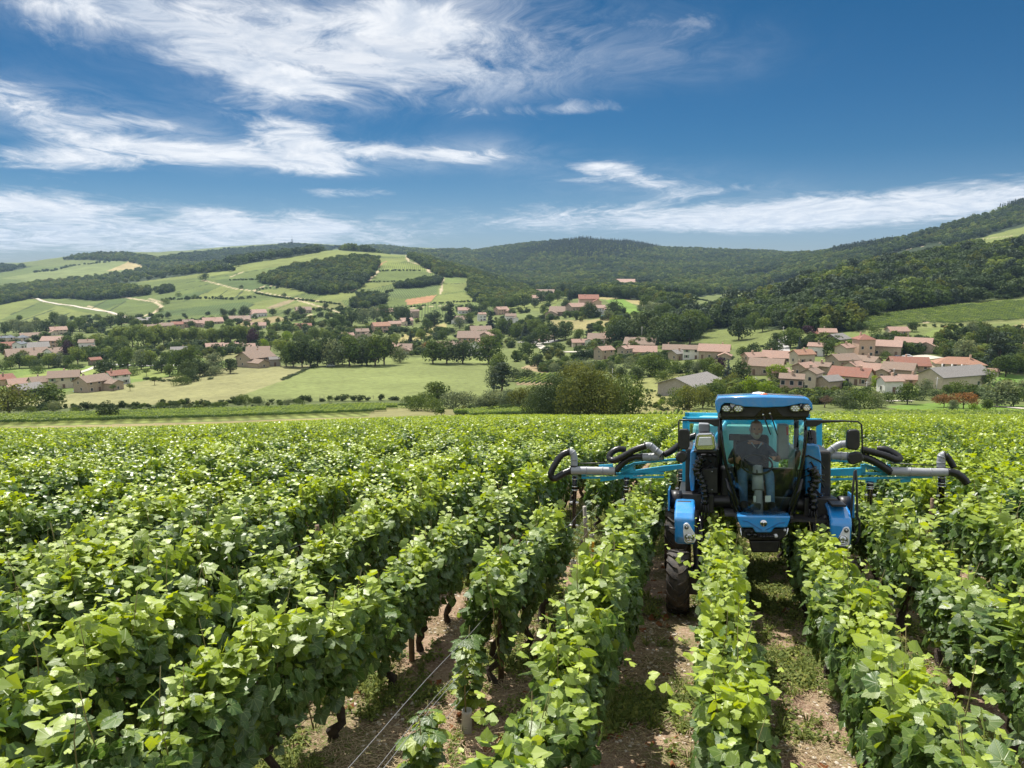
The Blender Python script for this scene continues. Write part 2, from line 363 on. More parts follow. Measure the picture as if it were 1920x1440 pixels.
PLOTS = [
 # valley floor and slopes as a whole
 ([(-500,610),(-500,500),(300,500),(700,455),(900,500),(1000,540),(980,585),(700,605),(300,612)], VINE),
 # far left fields
 ([(0,522),(60,512),(200,487),(300,492),(430,500),(420,515),(230,522),(90,530)], (.15,.18,.06)), ([(200,508),(250,487),(275,490),(262,505)], DRY), ([(262,510),(300,500),(330,498),(280,514)], DRY),
 # left slope plots
 ([(-200,603),(-200,568),(60,562),(110,574),(222,600),(180,603)], VINE_L), ([(0,600),(75,565),(105,575),(30,603)], VINE), ([(110,601),(165,590),(225,600)], VINE_D),
 ([(140,575),(215,555),(290,567),(300,576),(250,595),(180,580)], VINE), ([(165,577),(215,557),(245,560),(195,582)], VINE_D),
 ([(215,520),(450,490),(660,465),(780,475),(770,482),(700,480),(640,484),(520,500),(380,520),(260,530)], VINE_L),
 ([(310,560),(430,535),(480,545),(330,562)], VINE_D), ([(350,562),(420,535),(470,546),(475,552),(400,562)], VINE_L), ([(400,525),(520,518),(540,535),(470,544),(410,530)], VINE_D),
 ([(480,546),(545,538),(570,548),(540,560)], VINE_L), ([(300,583),(460,566),(480,570),(440,590),(300,592)], VINE_D), ([(440,590),(480,566),(530,558),(560,563),(520,578)], VINE_L),
 ([(520,580),(560,566),(605,558),(640,566),(650,576),(560,582)], (.15,.16,.05)), ([(498,577),(528,566),(560,558),(540,570),(510,580)], (.22,.18,.10)),
 ([(640,545),(690,545),(655,560),(600,575),(560,570)], VINE_L),
 ([(230,608),(420,600),(560,600),(560,612),(240,616)], VINE),
 # plots on the nose of the hill
 ([(700,484),(760,484),(770,488),(712,500),(700,505)], VINE_L), ([(698,500),(728,488),(718,494),(705,507),(699,510)], SOIL), ([(716,502),(728,492),(795,494),(805,506),(720,506)], (.135,.165,.04)),
 ([(680,528),(712,508),(810,510),(790,518),(740,530)], VINE), ([(670,540),(680,530),(745,530),(700,543)], VINE_L), ([(715,555),(745,540),(822,534),(818,552),(760,560)], (.085,.115,.035)),
 ([(820,552),(828,510),(878,510),(876,532),(868,545)], VINE_L), ([(828,512),(876,512),(874,530),(826,530)], (.13,.17,.045)),
 ([(758,562),(818,553),(808,566),(765,572)], SOIL), ([(692,580),(720,563),(758,562),(765,572),(740,577)], VINE),
 ([(808,568),(820,554),(868,548),(930,554),(930,560),(860,570)], VINE_L), ([(918,575),(990,560),(1040,556),(1030,566),(980,580),(940,582)], VINE_L),
 ([(985,580),(1040,558),(1060,562),(1020,585)], VINE_L),
 # fields on the knoll, centre
 ([(1120,560),(1145,550),(1222,556),(1210,574),(1170,566)], (.30,.25,.11)), ([(1135,562),(1170,560),(1215,588),(1170,590)], LAWN), ([(1030,600),(1110,600),(1160,590),(1170,600),(1120,618),(1040,620)], (.24,.21,.09)),
 ([(985,532),(1040,536),(1052,540),(1000,546)], (.20,.24,.07)), ([(1240,582),(1262,562),(1300,560),(1300,580),(1250,590)], (.24,.22,.09)), ([(1150,530),(1230,532),(1225,540),(1160,540)], (.20,.20,.08)),
 ([(1335,530),(1400,518),(1465,508),(1450,516),(1380,532)], (.22,.22,.07)),
 # meadow by the wood, right
 ([(1312,650),(1330,618),(1400,615),(1475,620),(1468,650),(1380,655)], (.13,.155,.045)),
 # valley floor meadows and gardens
 ([(-300,740),(-300,690),(120,690),(300,675),(420,670),(440,690),(300,710),(120,735)], (.135,.19,.045)),
 ([(0,715),(60,700),(140,692),(240,690),(330,690),(300,710),(200,712),(60,720)], (.19,.23,.06)),
 ([(370,665),(440,655),(460,668),(400,680)], (.19,.19,.075)), ([(440,605),(520,592),(540,600),(460,615)], (.22,.18,.085)), ([(730,655),(760,625),(835,605),(838,618),(780,640)], (.30,.26,.105)),
 ([(0,768),(60,752),(250,717),(420,690),(592,684),(530,714),(420,753),(200,768)], HAY), ([(420,753),(530,714),(592,684),(800,678),(922,679),(920,738),(700,750)], PAST),
 ([(592,684),(640,672),(800,672),(930,672),(922,680),(800,680)], (.17,.20,.06)),
 ([(-500,778),(-500,760),(100,766),(420,754),(760,750),(760,756),(400,768),(0,782)], ROUGH),
 ([(-500,800),(-500,780),(0,783),(420,769),(700,760),(900,762),(1000,764),(1000,776),(700,780),(400,790),(0,800)], VINE_L),
 ([(-500,812),(-500,801),(0,801),(400,791),(700,781),(900,778),(1000,778),(1000,790)], (.24,.20,.10)),
 ([(700,764),(1010,772),(1030,790),(950,790),(690,782)], (.20,.19,.08)), ([(850,772),(1040,762),(1060,778),(860,782)], VINE_L),
 ([(965,708),(1045,704),(1040,722),(968,722)], (.27,.21,.12)), ([(975,690),(1010,678),(1060,690),(1020,700)], (.30,.23,.13)),
 ([(1170,745),(1190,715),(1250,698),(1320,700),(1340,745),(1260,768),(1200,760)], (.20,.21,.07)), ([(1180,780),(1180,740),(1230,735),(1300,760),(1290,785)], (.22,.21,.08)),
 ([(1660,762),(1760,755),(1920,760),(2200,756),(2200,775),(1920,782),(1740,778)], LAWN), ([(1830,735),(1880,700),(1920,705),(1920,740)], (.12,.21,.035)),
 ([(1725,632),(1750,618),(1830,612),(1840,628),(1760,634)], (.15,.19,.05)), ([(1860,618),(1930,605),(1930,625),(1870,630)], (.25,.21,.10)),
 # right hillside vineyard and upper plots
 ([(1605,622),(1600,606),(1625,592),(1760,575),(1900,563),(2200,560),(2200,612),(1920,604),(1780,612),(1660,622)], (.15,.165,.06)),
 ([(1645,475),(1720,465),(1755,458),(1758,464),(1700,478)], VINE_L), ([(1820,456),(1880,432),(1930,425),(1930,440),(1860,458)], VINE_L),
 ([(1790,560),(1850,540),(1920,530),(1920,545),(1840,562)], (.16,.19,.05)),
 ([(1690,462),(1725,448),(1760,440),(1740,455)], TRACK),
]
TRACKS = [  # photograph polyline, width in metres
 ([(60,557),(85,566),(140,574),(200,584),(250,597)], 6), ([(165,574),(220,590),(245,600)], 5), ([(215,555),(290,566),(303,574),(290,586),(255,597)], 5), ([(280,560),(310,568)], 4),
 ([(380,525),(440,541),(478,546)], 3.5), ([(478,546),(540,557),(620,568)], 3.5), ([(475,545),(500,535),(530,538)], 3), ([(430,520),(460,508)], 4), ([(0,604),(120,604),(240,606),(330,606)], 6),
 ([(690,527),(712,506)], 5), ([(763,478),(766,490),(800,500),(806,512)], 5), ([(660,545),(685,528)], 6), ([(560,563),(600,575),(650,590)], 4), ([(545,600),(590,588)], 5), ([(740,580),(800,575),(860,571)], 3),
 ([(826,552),(832,512)], 3), ([(1738,606),(1720,586),(1700,580)], 3), ([(1640,480),(1700,468),(1760,456),(1920,440)], 4), ([(380,470),(420,476)], 5),
]
EDGES = [[(20,590),(70,570)], [(40,602),(110,577)], [(100,602),(135,584)], [(170,580),(205,560)], [(200,586),(240,562)], [(300,592),(350,580)], [(345,565),(395,545)], [(400,562),(430,542)], [(455,545),(440,560)], [(340,583),(480,580)], [(440,592),(480,568)],
 [(350,602),(460,583)], [(250,530),(380,508)], [(300,540),(420,516)], [(420,518),(520,500)], [(540,560),(600,545)], [(690,543),(745,531)], [(745,531),(820,522)], [(820,533),(880,531)], [(700,505),(810,507)], [(765,572),(700,586)], [(860,570),(800,585)], [(560,600),(640,588)], [(330,548),(400,530)], [(480,546),(560,536)], [(930,560),(990,548)], [(250,606),(420,596)], [(600,500),(640,486)], [(520,590),(560,575)]]
TRACKS = TRACKS+[(e, -3.5) for e in EDGES]
# ------------------------------------------------------------------ the ground sheet
def build_ground():
    a_in = np.linspace(-.80, .80, 820); a_out = np.linspace(.83, 1.28, 30)
    A = np.concatenate([-a_out[::-1], a_in, a_out])
    Yr = np.concatenate([np.linspace(-440, -60, 40), np.arange(-56, -2, 2.0), np.arange(-2, 14, .11), np.exp(np.linspace(math.log(14), math.log(150), 90)), np.exp(np.linspace(math.log(151.5), math.log(7300), 480))])
    nA, nY = len(A), len(Yr)
    Yg = np.repeat(Yr[:, None], nA, 1); Xg = A[None, :]*np.maximum(np.maximum(Yg, 20), -1.6*Yg)
    Zg = ground(Xg, Yg)
    nearw = np.clip(1-(Yg-14)/10, 0, 1)*np.clip((Yg+2), 0, 1)
    Zg = Zg+nearw*((fbm(Xg*1.3, Yg*1.3, 5)-.47)*.10+(fbm(Xg*7, Yg*7, 9, 3)-.43)*.035)
    x, y = Xg.ravel(), Yg.ravel()
    C = np.zeros((len(x), 3)); C[:] = GRASS
    C[y < 160] = (.185, .125, .075)
    fld = ((y > 30) & (y < 152)) | (y < -30); C[fld] = (.12, .115, .05)
    n1 = fbm(x/60, y/60, 21); RD_ = np.full(len(x), -1.0); vset = (VINE, VINE_D, VINE_L)
    C *= (0.8+.42*n1)[:, None]
    for i, (poly, c) in enumerate(PLOTS):
        m = inside(world_poly(poly), x, y)
        C[m] = np.array(c)*(.82+.38*n1[m])[:, None]; RD_[m] = ((i*37) % 11)/11*1.6+.1 if c in vset or c in ((.13,.17,.045), (.085,.115,.035), (.135,.165,.04)) else -1.0
    for poly in [w[0] for w in WOODS]:
        m = inside(world_poly(poly), x, y); C[m] = WOODF
    for pts, w in TRACKS:
        P = []
        for (u0, v0), (u1, v1) in zip(pts, pts[1:]):
            for k in range(8):
                t = k/8; h = hit(u0+(u1-u0)*t, v0+(v1-v0)*t); P.append((h.x, h.y))
        P = np.array(P); bb = (x > P[:, 0].min()-20) & (x < P[:, 0].max()+20) & (y > P[:, 1].min()-20) & (y < P[:, 1].max()+20)
        idx = np.nonzero(bb)[0]; d = np.full(len(idx), 1e9)
        for (x0, y0), (x1, y1) in zip(P, P[1:]):
            dx, dy = x1-x0, y1-y0; L2 = dx*dx+dy*dy+1e-9
            t = np.clip(((x[idx]-x0)*dx+(y[idx]-y0)*dy)/L2, 0, 1)
            d = np.minimum(d, np.hypot(x[idx]-x0-t*dx, y[idx]-y0-t*dy))
        C[idx[d < abs(w)/2]] = TRACK if w > 0 else (.040, .058, .018); RD_[idx[d < abs(w)/2]] = -1
    V = np.stack([x, y, Zg.ravel()], 1)
    i = np.arange(nY-1)[:, None]*nA+np.arange(nA-1)[None, :]; i = i.ravel()
    F = np.stack([i, i+1, i+nA+1, i+nA], 1)
    me = np_mesh('ground', V, F, [ground_mat()], smooth=True, attrs={'rowdir': ('FLOAT', 'POINT', RD_), 'cover': ('FLOAT_COLOR', 'POINT', np.concatenate([C, np.ones((len(C), 1))], 1))})
    o = link('ground', me); tag(o, kind='structure', label='sloping vineyard soil running down to valley meadows and hills', cat='ground'); return o
def ground_mat():
    m, nt, b = node_mat('ground'); N = nt.nodes.new; L = nt.links.new
    at = N('ShaderNodeAttribute'); at.attribute_name = 'cover'
    geo = N('ShaderNodeNewGeometry'); sep = N('ShaderNodeSeparateXYZ'); L(geo.outputs['Position'], sep.inputs[0])
    def noise(scale, detail=6, rough=.65, vec=geo.outputs['Position']):
        n = N('ShaderNodeTexNoise'); n.inputs['Scale'].default_value = scale; n.inputs['Detail'].default_value = detail; n.inputs['Roughness'].default_value = rough
        L(vec, n.inputs['Vector']); return n.outputs[0]
    def mr(x, a0, a1, b0=0., b1=1.):
        n = N('ShaderNodeMapRange'); L(x, n.inputs[0]); n.inputs[1].default_value = a0; n.inputs[2].default_value = a1; n.inputs[3].default_value = b0; n.inputs[4].default_value = b1; return n.outputs[0]
    def mixc(f, a, bb):
        n = N('ShaderNodeMix'); n.data_type = 'RGBA'
        if isinstance(f, float): n.inputs[0].default_value = f
        else: L(f, n.inputs[0])
        for s, i in ((a, 6), (bb, 7)):
            if isinstance(s, tuple): n.inputs[i].default_value = (*s, 1)
            else: L(s, n.inputs[i])
        return n.outputs[2]
    # far cover, mottled at several sizes
    n_far = noise(.35, 8, .72); n_mid = noise(.03, 6, .6)
    v = N('ShaderNodeMath'); v.operation = 'MULTIPLY'; L(mr(n_far, .25, .75, .62, 1.38), v.inputs[0]); L(mr(n_mid, .3, .7, .82, 1.18), v.inputs[1])
    ra = N('ShaderNodeAttribute'); ra.attribute_name = 'rowdir'
    def MM(op, a, bb=None):
        n = N('ShaderNodeMath'); n.operation = op
        for i, s_ in enumerate((a, bb)):
            if s_ is None: continue
            if isinstance(s_, (int, float)): n.inputs[i].default_value = s_
            else: L(s_, n.inputs[i])
        return n.outputs[0]
    ph = MM('ADD', MM('MULTIPLY', sep.outputs[0], MM('COSINE', ra.outputs['Fac'])), MM('MULTIPLY', sep.outputs[1], MM('SINE', ra.outputs['Fac'])))
    st = MM('MULTIPLY', MM('SINE', MM('MULTIPLY', ph, 6.2832/3.4)), MM('MULTIPLY', MM('GREATER_THAN', ra.outputs['Fac'], 0.0), .30))
    v2_ = MM('MULTIPLY', v.outputs[0], MM('ADD', st, 1.0)); v = type('o', (), {'outputs': [v2_]})
    sc_ = N('ShaderNodeVectorMath'); sc_.operation = 'SCALE'; L(at.outputs['Color'], sc_.inputs[0]); L(v.outputs[0], sc_.inputs['Scale'])
    # vineyard soil close by: reddish earth, straw litter, pale stones, green patches
    soil = mixc(mr(noise(2.2, 6, .7), .38, .62), (.20, .125, .085), (.38, .265, .18))
    soil = mixc(mr(noise(38, 5, .75), .50, .66), soil, (.50, .40, .29))
    soil = mixc(mr(noise(90, 3, .6), .60, .70), soil, (.09, .055, .035))
    weeds = N('ShaderNodeMath'); weeds.operation = 'MULTIPLY'; L(mr(noise(.9, 4, .6), .47, .62), weeds.inputs[0]); L(mr(noise(45, 4, .7), .40, .60), weeds.inputs[1])
    soil = mixc(weeds.outputs[0], soil, (.12, .165, .035))
    nearf = mr(sep.outputs[1], 34., 60.)
    L(mixc(nearf, soil, sc_.outputs[0]), b.inputs['Base Color'])
    b.inputs['Roughness'].default_value = .95; b.inputs['Specular IOR Level'].default_value = .15
    bm = N('ShaderNodeBump'); bm.inputs['Strength'].default_value = .7; bm.inputs['Distance'].default_value = .03
    L(noise(30, 7, .75), bm.inputs['Height'])
    bm2 = N('ShaderNodeBump'); bm2.inputs['Strength'].default_value = .5; bm2.inputs['Distance'].default_value = .8
    L(n_far, bm2.inputs['Height']); L(bm.outputs[0], bm2.inputs['Normal']); L(bm2.outputs[0], b.inputs['Normal'])
    return m
# ------------------------------------------------------------------ woods: (outline on the ground, spacing m, (min,max) height m, mix of kinds, label)
WOODS = [
 ([(485,527),(530,508),(590,497),(650,488),(704,486),(712,494),(702,514),(668,546),(600,554),(540,540),(498,532)], 8.0, (9, 14), 'b', 'dark broadleaf wood on the face of the vineyard hill'),
 ([(768,484),(800,482),(850,494),(905,512),(960,530),(1000,552),(1000,566),(955,576),(905,573),(880,552),(882,520),(830,520),(805,508)], 8.0, (8, 14), 'b', 'sunlit wood running down the shoulder of the vineyard hill'),
 ([(740,540),(790,528),(826,524),(824,534),(770,541)], 6.5, (9, 12), 'd', 'dark narrow copse between two vineyard plots'),
 ([(-300,566),(-300,545),(0,546),(60,536),(150,530),(275,546),(282,553),(180,564),(130,560),(55,560),(0,572)], 8.5, (9, 14), 'b', 'dark wood along the road on the left slope'),
 ([(290,545),(318,540),(330,546),(300,552)], 7, (8, 11), 'd', 'small round copse alone among the vine plots'),
 ([(650,575),(680,555),(725,556),(722,570),(690,582)], 7, (7, 11), 'b', 'copse and scrub at the foot of the vine hill'),
 ([(118,487),(170,477),(230,476),(275,482),(420,500),(440,508),(330,515),(240,490)], 16, (10, 15), 'b', 'wooded round top behind the far left fields'),
 ([(60,530),(200,515),(290,500),(420,508),(260,528),(120,545)], 22, (7, 10), 'b', 'hedges and small woods between far left fields'),
 ([(280,488),(400,474),(550,460),(640,466),(560,480),(440,498)], 22, (14, 20), 'd', 'blue green forest on the hill that carries the mast'),
 ([(640,470),(700,462),(800,472),(880,470),(900,505),(840,488),(760,478)], 24, (12, 18), 'b', 'hazy forest ridge behind the vineyard hill'),
 ([(-200,505),(0,499),(60,500),(0,512),(-200,515)], 26, (10, 15), 'd', 'distant dark ridge on the left horizon'),
 ([(840,480),(930,466),(1000,457),(1090,453),(1160,456),(1240,466),(1330,470),(1440,474),(1520,480),(1500,520),(1400,548),(1300,556),(1180,554),(1060,552),(1010,548),(930,516),(880,498)], 15, (10, 16), 'b', 'broad forest covering the central hill'),
 ([(980,474),(1020,462),(1090,452),(1180,458),(1240,467),(1160,478),(1090,490),(1070,480),(1000,480)], 11, (17, 23), 'c', 'dark conifer stand on top of the central hill'),
 ([(1060,562),(1120,556),(1230,566),(1300,578),(1240,586),(1228,558),(1120,552),(1000,566),(990,556)], 9, (9, 15), 'b', 'band of trees along the foot of the central hill'),
 ([(1290,600),(1340,592),(1400,578),(1520,538),(1640,508),(1700,498),(1780,482),(1920,440),(2250,415),(2250,545),(1920,552),(1800,570),(1700,582),(1600,606),(1600,622),(1540,626),(1470,618),(1330,618),(1290,640),(1240,640),(1250,610)], 7.2, (9, 15), 'm', 'mixed forest covering the right hillside'),
 ([(1380,540),(1500,516),(1620,496),(1700,480),(1920,425),(2250,395),(2250,350),(1920,386),(1800,420),(1700,448),(1600,466),(1520,478),(1440,500)], 13, (9, 15), 'b', 'pale forest on the ridge behind the right hillside'),
 ([(1560,475),(1640,462),(1680,456),(1640,470),(1560,482)], 9, (16, 22), 'c', 'line of dark conifers on the right ridge'),
 ([(1860,396),(1920,384),(2250,352),(2250,360),(1900,396)], 10, (16, 22), 'c', 'dark conifers on the top of the right ridge'),
]
CLEAR = [[(1630,486),(1720,464),(1765,452),(1770,474),(1700,492),(1640,500)], [(1800,462),(1880,430),(1935,415),(1935,462),(1860,478)], [(1790,562),(1850,542),(1925,530),(1925,548),(1840,564)],
         [(1312,652),(1330,616),(1400,612),(1475,620),(1468,652)], [(1335,532),(1400,516),(1470,506),(1450,518)], [(1150,530),(1230,532),(1225,541),(1160,541)]]
build_ground_obj = build_ground()
# ================================================================== foliage
def leaf_mat(name, col, young=None, trans=.35, gloss=.12, var=.35, rough=.7):
    """leaf: diffuse and translucent faces, slightly waxy; per-face tint attribute and per-object hue"""
    m = bpy.data.materials.new(name); m.use_nodes = True; nt = m.node_tree; nt.nodes.clear(); N = nt.nodes.new; L = nt.links.new
    out = N('ShaderNodeOutputMaterial'); at = N('ShaderNodeAttribute'); at.attribute_name = 'tint'
    oi = N('ShaderNodeObjectInfo')
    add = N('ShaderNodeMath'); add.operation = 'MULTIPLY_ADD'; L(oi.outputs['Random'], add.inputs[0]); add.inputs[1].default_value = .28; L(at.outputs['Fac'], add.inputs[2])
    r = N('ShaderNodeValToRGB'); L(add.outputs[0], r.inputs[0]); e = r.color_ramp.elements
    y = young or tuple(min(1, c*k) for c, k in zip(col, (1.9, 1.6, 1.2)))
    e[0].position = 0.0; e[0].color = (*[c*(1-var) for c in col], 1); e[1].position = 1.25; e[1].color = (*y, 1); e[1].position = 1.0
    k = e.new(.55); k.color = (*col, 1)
    d = N('ShaderNodeBsdfPrincipled'); L(r.outputs[0], d.inputs['Base Color']); d.inputs['Roughness'].default_value = rough; d.inputs['Specular IOR Level'].default_value = gloss
    t = N('ShaderNodeBsdfTranslucent'); hs = N('ShaderNodeHueSaturation'); hs.inputs['Hue'].default_value = .485; hs.inputs['Value'].default_value = 1.5; hs.inputs['Saturation'].default_value = 1.1
    L(r.outputs[0], hs.inputs['Color']); L(hs.outputs[0], t.inputs['Color'])
    mx = N('ShaderNodeMixShader'); mx.inputs[0].default_value = trans; L(d.outputs[0], mx.inputs[1]); L(t.outputs[0], mx.inputs[2]); L(mx.outputs[0], out.inputs[0])
    return m
LEAF = {
 'green': leaf_mat('leaf_green', (0.062, 0.099, 0.025)), 'dark': leaf_mat('leaf_dark', (0.043, 0.070, 0.026), trans=.22), 'light': leaf_mat('leaf_light', (0.109, 0.156, 0.042)),
 'grey': leaf_mat('leaf_grey_green', (0.112, 0.147, 0.077), trans=.25), 'olive': leaf_mat('leaf_olive', (.080, .102, .027)), 'purple': leaf_mat('leaf_purple', (0.047, 0.026, 0.035), young=(.08, .04, .05), trans=.2),
 'conifer': leaf_mat('needle_dark', (0.042, 0.064, 0.040), trans=.08), 'blue': leaf_mat('needle_blue', (0.071, 0.100, 0.094), trans=.08), 'brown': leaf_mat('leaf_brown', (0.142, 0.088, 0.053), trans=.2), 'bright': leaf_mat('leaf_bright', (0.118, 0.189, 0.026), trans=.42),
 'rust': leaf_mat('leaf_rust', (0.165, 0.100, 0.041), trans=.3),
}
BARK = mat('bark', (.11, .085, .065), .9, var=.35, scale=3, bump=.5)
def leaf_cloud(P, Nrm, size, rg, jit=.75, asp=.75):
    """quads of leaves at points P with normals Nrm, random turn; returns V,F"""
    n = len(P); nn = Nrm+rg.normal(0, jit, (n, 3)); nn /= np.linalg.norm(nn, axis=1, keepdims=True)+1e-9
    t = rg.normal(0, 1, (n, 3)); t -= nn*np.sum(t*nn, 1, keepdims=True); t /= np.linalg.norm(t, axis=1, keepdims=True)+1e-9
    b = np.cross(nn, t); s = (size*(.6+.8*rg.random(n)))[:, None]
    V = np.stack([P-t*s*.5, P-b*s*.5*asp+t*s*.08, P+t*s*.55+nn*s*.12, P+b*s*.5*asp+t*s*.08], 1).reshape(-1, 3)
    return V, np.arange(n*4).reshape(n, 4)
def crown_points(shape, H, W, base, n, rg, lobes=16, lobe_r=.30):
    """points and outward normals on lobes that fill a crown; lobe index for tint"""
    k = lobes; C = []; Rr = []
    ch = H-base
    if shape == 'round':
        for i in range(k):
            th = rg.random()*6.283; z = rg.random()**.8; rad = W/2*math.sqrt(max(.02, 1-(2*z-.9)**2*.85))*(.35+.5*rg.random())
            C.append((rad*math.cos(th), rad*math.sin(th), base+ch*(.16+.70*z))); Rr.append(W*lobe_r*(.65+.6*rg.random())*(1-.25*z))
    elif shape == 'tall':
        for i in range(k):
            th = rg.random()*6.283; z = i/(k-1); rad = W/2*(.30+.35*rg.random())*(1-.55*z)
            C.append((rad*math.cos(th), rad*math.sin(th), base+ch*(.10+.80*z))); Rr.append(W*.30*(1.1-.55*z))
    elif shape == 'cone':
        for i in range(k):
            z = (i+.5)/k; th = i*2.4+rg.random(); rad = W/2*(1-z)**.85*(.45+.25*rg.random())
            C.append((rad*math.cos(th), rad*math.sin(th), base+ch*z*.95)); Rr.append(max(.12*W*.5, W*.24*(1-z)**.8))
    elif shape == 'cedar':
        for i in range(k):
            z = rg.random(); th = rg.random()*6.283; rad = W/2*(1-.6*z)*(.3+.6*rg.random())
            C.append((rad*math.cos(th), rad*math.sin(th), base+ch*(.1+.82*z))); Rr.append(W*.20*(.7+.5*rg.random()))
    elif shape == 'spread':
        for i in range(k):
            th = rg.random()*6.283; q = math.sqrt(rg.random()); rad = W/2*q*.8
            C.append((rad*math.cos(th), rad*math.sin(th), base+ch*(.25+.5*(1-q*q)*(.5+.5*rg.random())))); Rr.append(W*.17*(.7+.6*rg.random()))
    C = np.array(C); Rr = np.array(Rr); w = Rr**2/np.sum(Rr**2)
    idx = rg.choice(k, n, p=w); d = rg.normal(0, 1, (n, 3)); d /= np.linalg.norm(d, axis=1, keepdims=True)
    flat = np.array([1, 1, .42 if shape == 'cedar' else .85])
    rr = Rr[idx]*(.72+.36*rg.random(n)**.6)
    P = C[idx]+d*rr[:, None]*flat
    P[:, 2] = np.maximum(P[:, 2], base*.55+.05*H)
    return P, d, idx, C, Rr
def trunk_mb(H, base, W, rg, C, nb=7):
    mb = MB(); r0 = .022*H+.05
    pts = [(0, 0, -.3)]+[(rg.normal(0, .012*H), rg.normal(0, .012*H), H*t) for t in (.12, .3, .5, .72)]
    mb.tube(pts, [r0*1.35, r0, r0*.8, r0*.55, r0*.2], 7)
    order = rg.permutation(len(C))[:nb]
    for i in order:
        c = C[i]; h0 = min(base+.1*H, c[2]*.6); p0 = Vector((pts[2][0], pts[2][1], max(h0, .18*H))); p1 = Vector(c)
        mid = p0.lerp(p1, .5)+Vector((0, 0, -.03*H)); mb.tube([p0, mid, p1], [r0*.5, r0*.33, r0*.08], 5)
    return mb
def make_tree_meshes(name, shape, H, W, base, n, size, leaf, seed, lobes=16, lobe_r=.30, jit=.75):
    rg = np.random.default_rng(seed)
    P, d, idx, C, Rr = crown_points(shape, H, W, base, n, rg, lobes, lobe_r)
    V, F = leaf_cloud(P, d, np.full(n, size), rg, jit)
    lt = rg.random(lobes)*.35
    tint = np.clip(lt[idx]+.22*rg.random(n)+.25*(P[:, 2]-base)/(H-base), 0, 1)
    crown = np_mesh(name+'_crown', V, F, [leaf], attrs={'tint': ('FLOAT', 'FACE', tint)})
    trunk = trunk_mb(H, base, W, rg, C).mesh(name+'_trunk', BARK)
    return crown, trunk
# ------------------------------------------------------------------ scatter of one mass (a wood) as one object
PROTO = bpy.data.collections.new('wood_tree_shapes')          # never linked to the scene; only feeds the scatter
def proto_coll(name, meshes):
    c = bpy.data.collections.new(name)
    for i, me in enumerate(meshes):
        o = bpy.data.objects.new('%s_%02d' % (name, i), me); c.objects.link(o)
    return c
def scatter(name, P, rot, scl, idx, coll, **tg):
    n = len(P)
    me = bpy.data.meshes.new(name); me.vertices.add(n); me.vertices.foreach_set('co', np.asarray(P, np.float32).ravel())
    for nm, typ, d in (('rot', 'FLOAT_VECTOR', rot), ('scl', 'FLOAT_VECTOR', scl), ('pick', 'INT', idx)):
        a = me.attributes.new(nm, typ, 'POINT'); a.data.foreach_set('vector' if typ == 'FLOAT_VECTOR' else 'value', np.asarray(d, np.int32 if typ == 'INT' else np.float32).ravel())
    o = link(name, me)
    ng = bpy.data.node_groups.new(name, 'GeometryNodeTree')
    ng.interface.new_socket('Geometry', in_out='INPUT', socket_type='NodeSocketGeometry'); ng.interface.new_socket('Geometry', in_out='OUTPUT', socket_type='NodeSocketGeometry')
    N = ng.nodes.new; L = ng.links.new
    gi = N('NodeGroupInput'); go = N('NodeGroupOutput'); ci = N('GeometryNodeCollectionInfo'); ip = N('GeometryNodeInstanceOnPoints')
    ci.inputs['Collection'].default_value = coll; ci.inputs['Separate Children'].default_value = True; ci.inputs['Reset Children'].default_value = True
    def attr(nm, t):
        a = N('GeometryNodeInputNamedAttribute'); a.data_type = t; a.inputs['Name'].default_value = nm; return a.outputs[0]
    L(gi.outputs[0], ip.inputs['Points']); L(ci.outputs[0], ip.inputs['Instance']); ip.inputs['Pick Instance'].default_value = True
    L(attr('pick', 'INT'), ip.inputs['Instance Index'])
    e2r = N('FunctionNodeEulerToRotation'); L(attr('rot', 'FLOAT_VECTOR'), e2r.inputs[0]); L(e2r.outputs[0], ip.inputs['Rotation'])
    L(attr('scl', 'FLOAT_VECTOR'), ip.inputs['Scale']); L(ip.outputs[0], go.inputs[0])
    md = o.modifiers.new('scatter', 'NODES'); md.node_group = ng
    tag(o, kind='stuff', **tg); return o
def wood_shapes():
    """unit trees (height 1) for woods: first broadleaf, then dark, conifer, cedar"""
    ms = []
    def one(shape, W, base, n, size, leaf, seed, lobes, lr=.30):
        rg = np.random.default_rng(seed); P, d, idx, C, Rr = crown_points(shape, 1, W, base, n, rg, lobes, lr)
        V, F = leaf_cloud(P, d, np.full(n, size), rg, .38)
        tint = np.clip(rg.random(lobes)[idx]*.45+.2*rg.random(n)+.2*P[:, 2], 0, 1)
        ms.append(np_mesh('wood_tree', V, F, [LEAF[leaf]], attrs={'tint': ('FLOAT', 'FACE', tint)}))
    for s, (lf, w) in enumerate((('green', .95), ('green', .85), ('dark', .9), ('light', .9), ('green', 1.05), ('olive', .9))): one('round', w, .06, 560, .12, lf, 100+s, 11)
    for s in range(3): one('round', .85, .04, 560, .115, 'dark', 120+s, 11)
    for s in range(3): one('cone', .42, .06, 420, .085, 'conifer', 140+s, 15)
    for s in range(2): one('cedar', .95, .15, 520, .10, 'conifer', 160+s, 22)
    return ms
WOODC = proto_coll('wood_tree', wood_shapes())
PICK = {'b': ([0, 1, 2, 3, 4, 5, 0, 1], None), 'd': ([2, 6, 7, 8, 0], None), 'c': ([9, 10, 11], None), 'm': ([0, 1, 2, 3, 4, 6, 7, 12, 13, 5, 0, 4], None)}
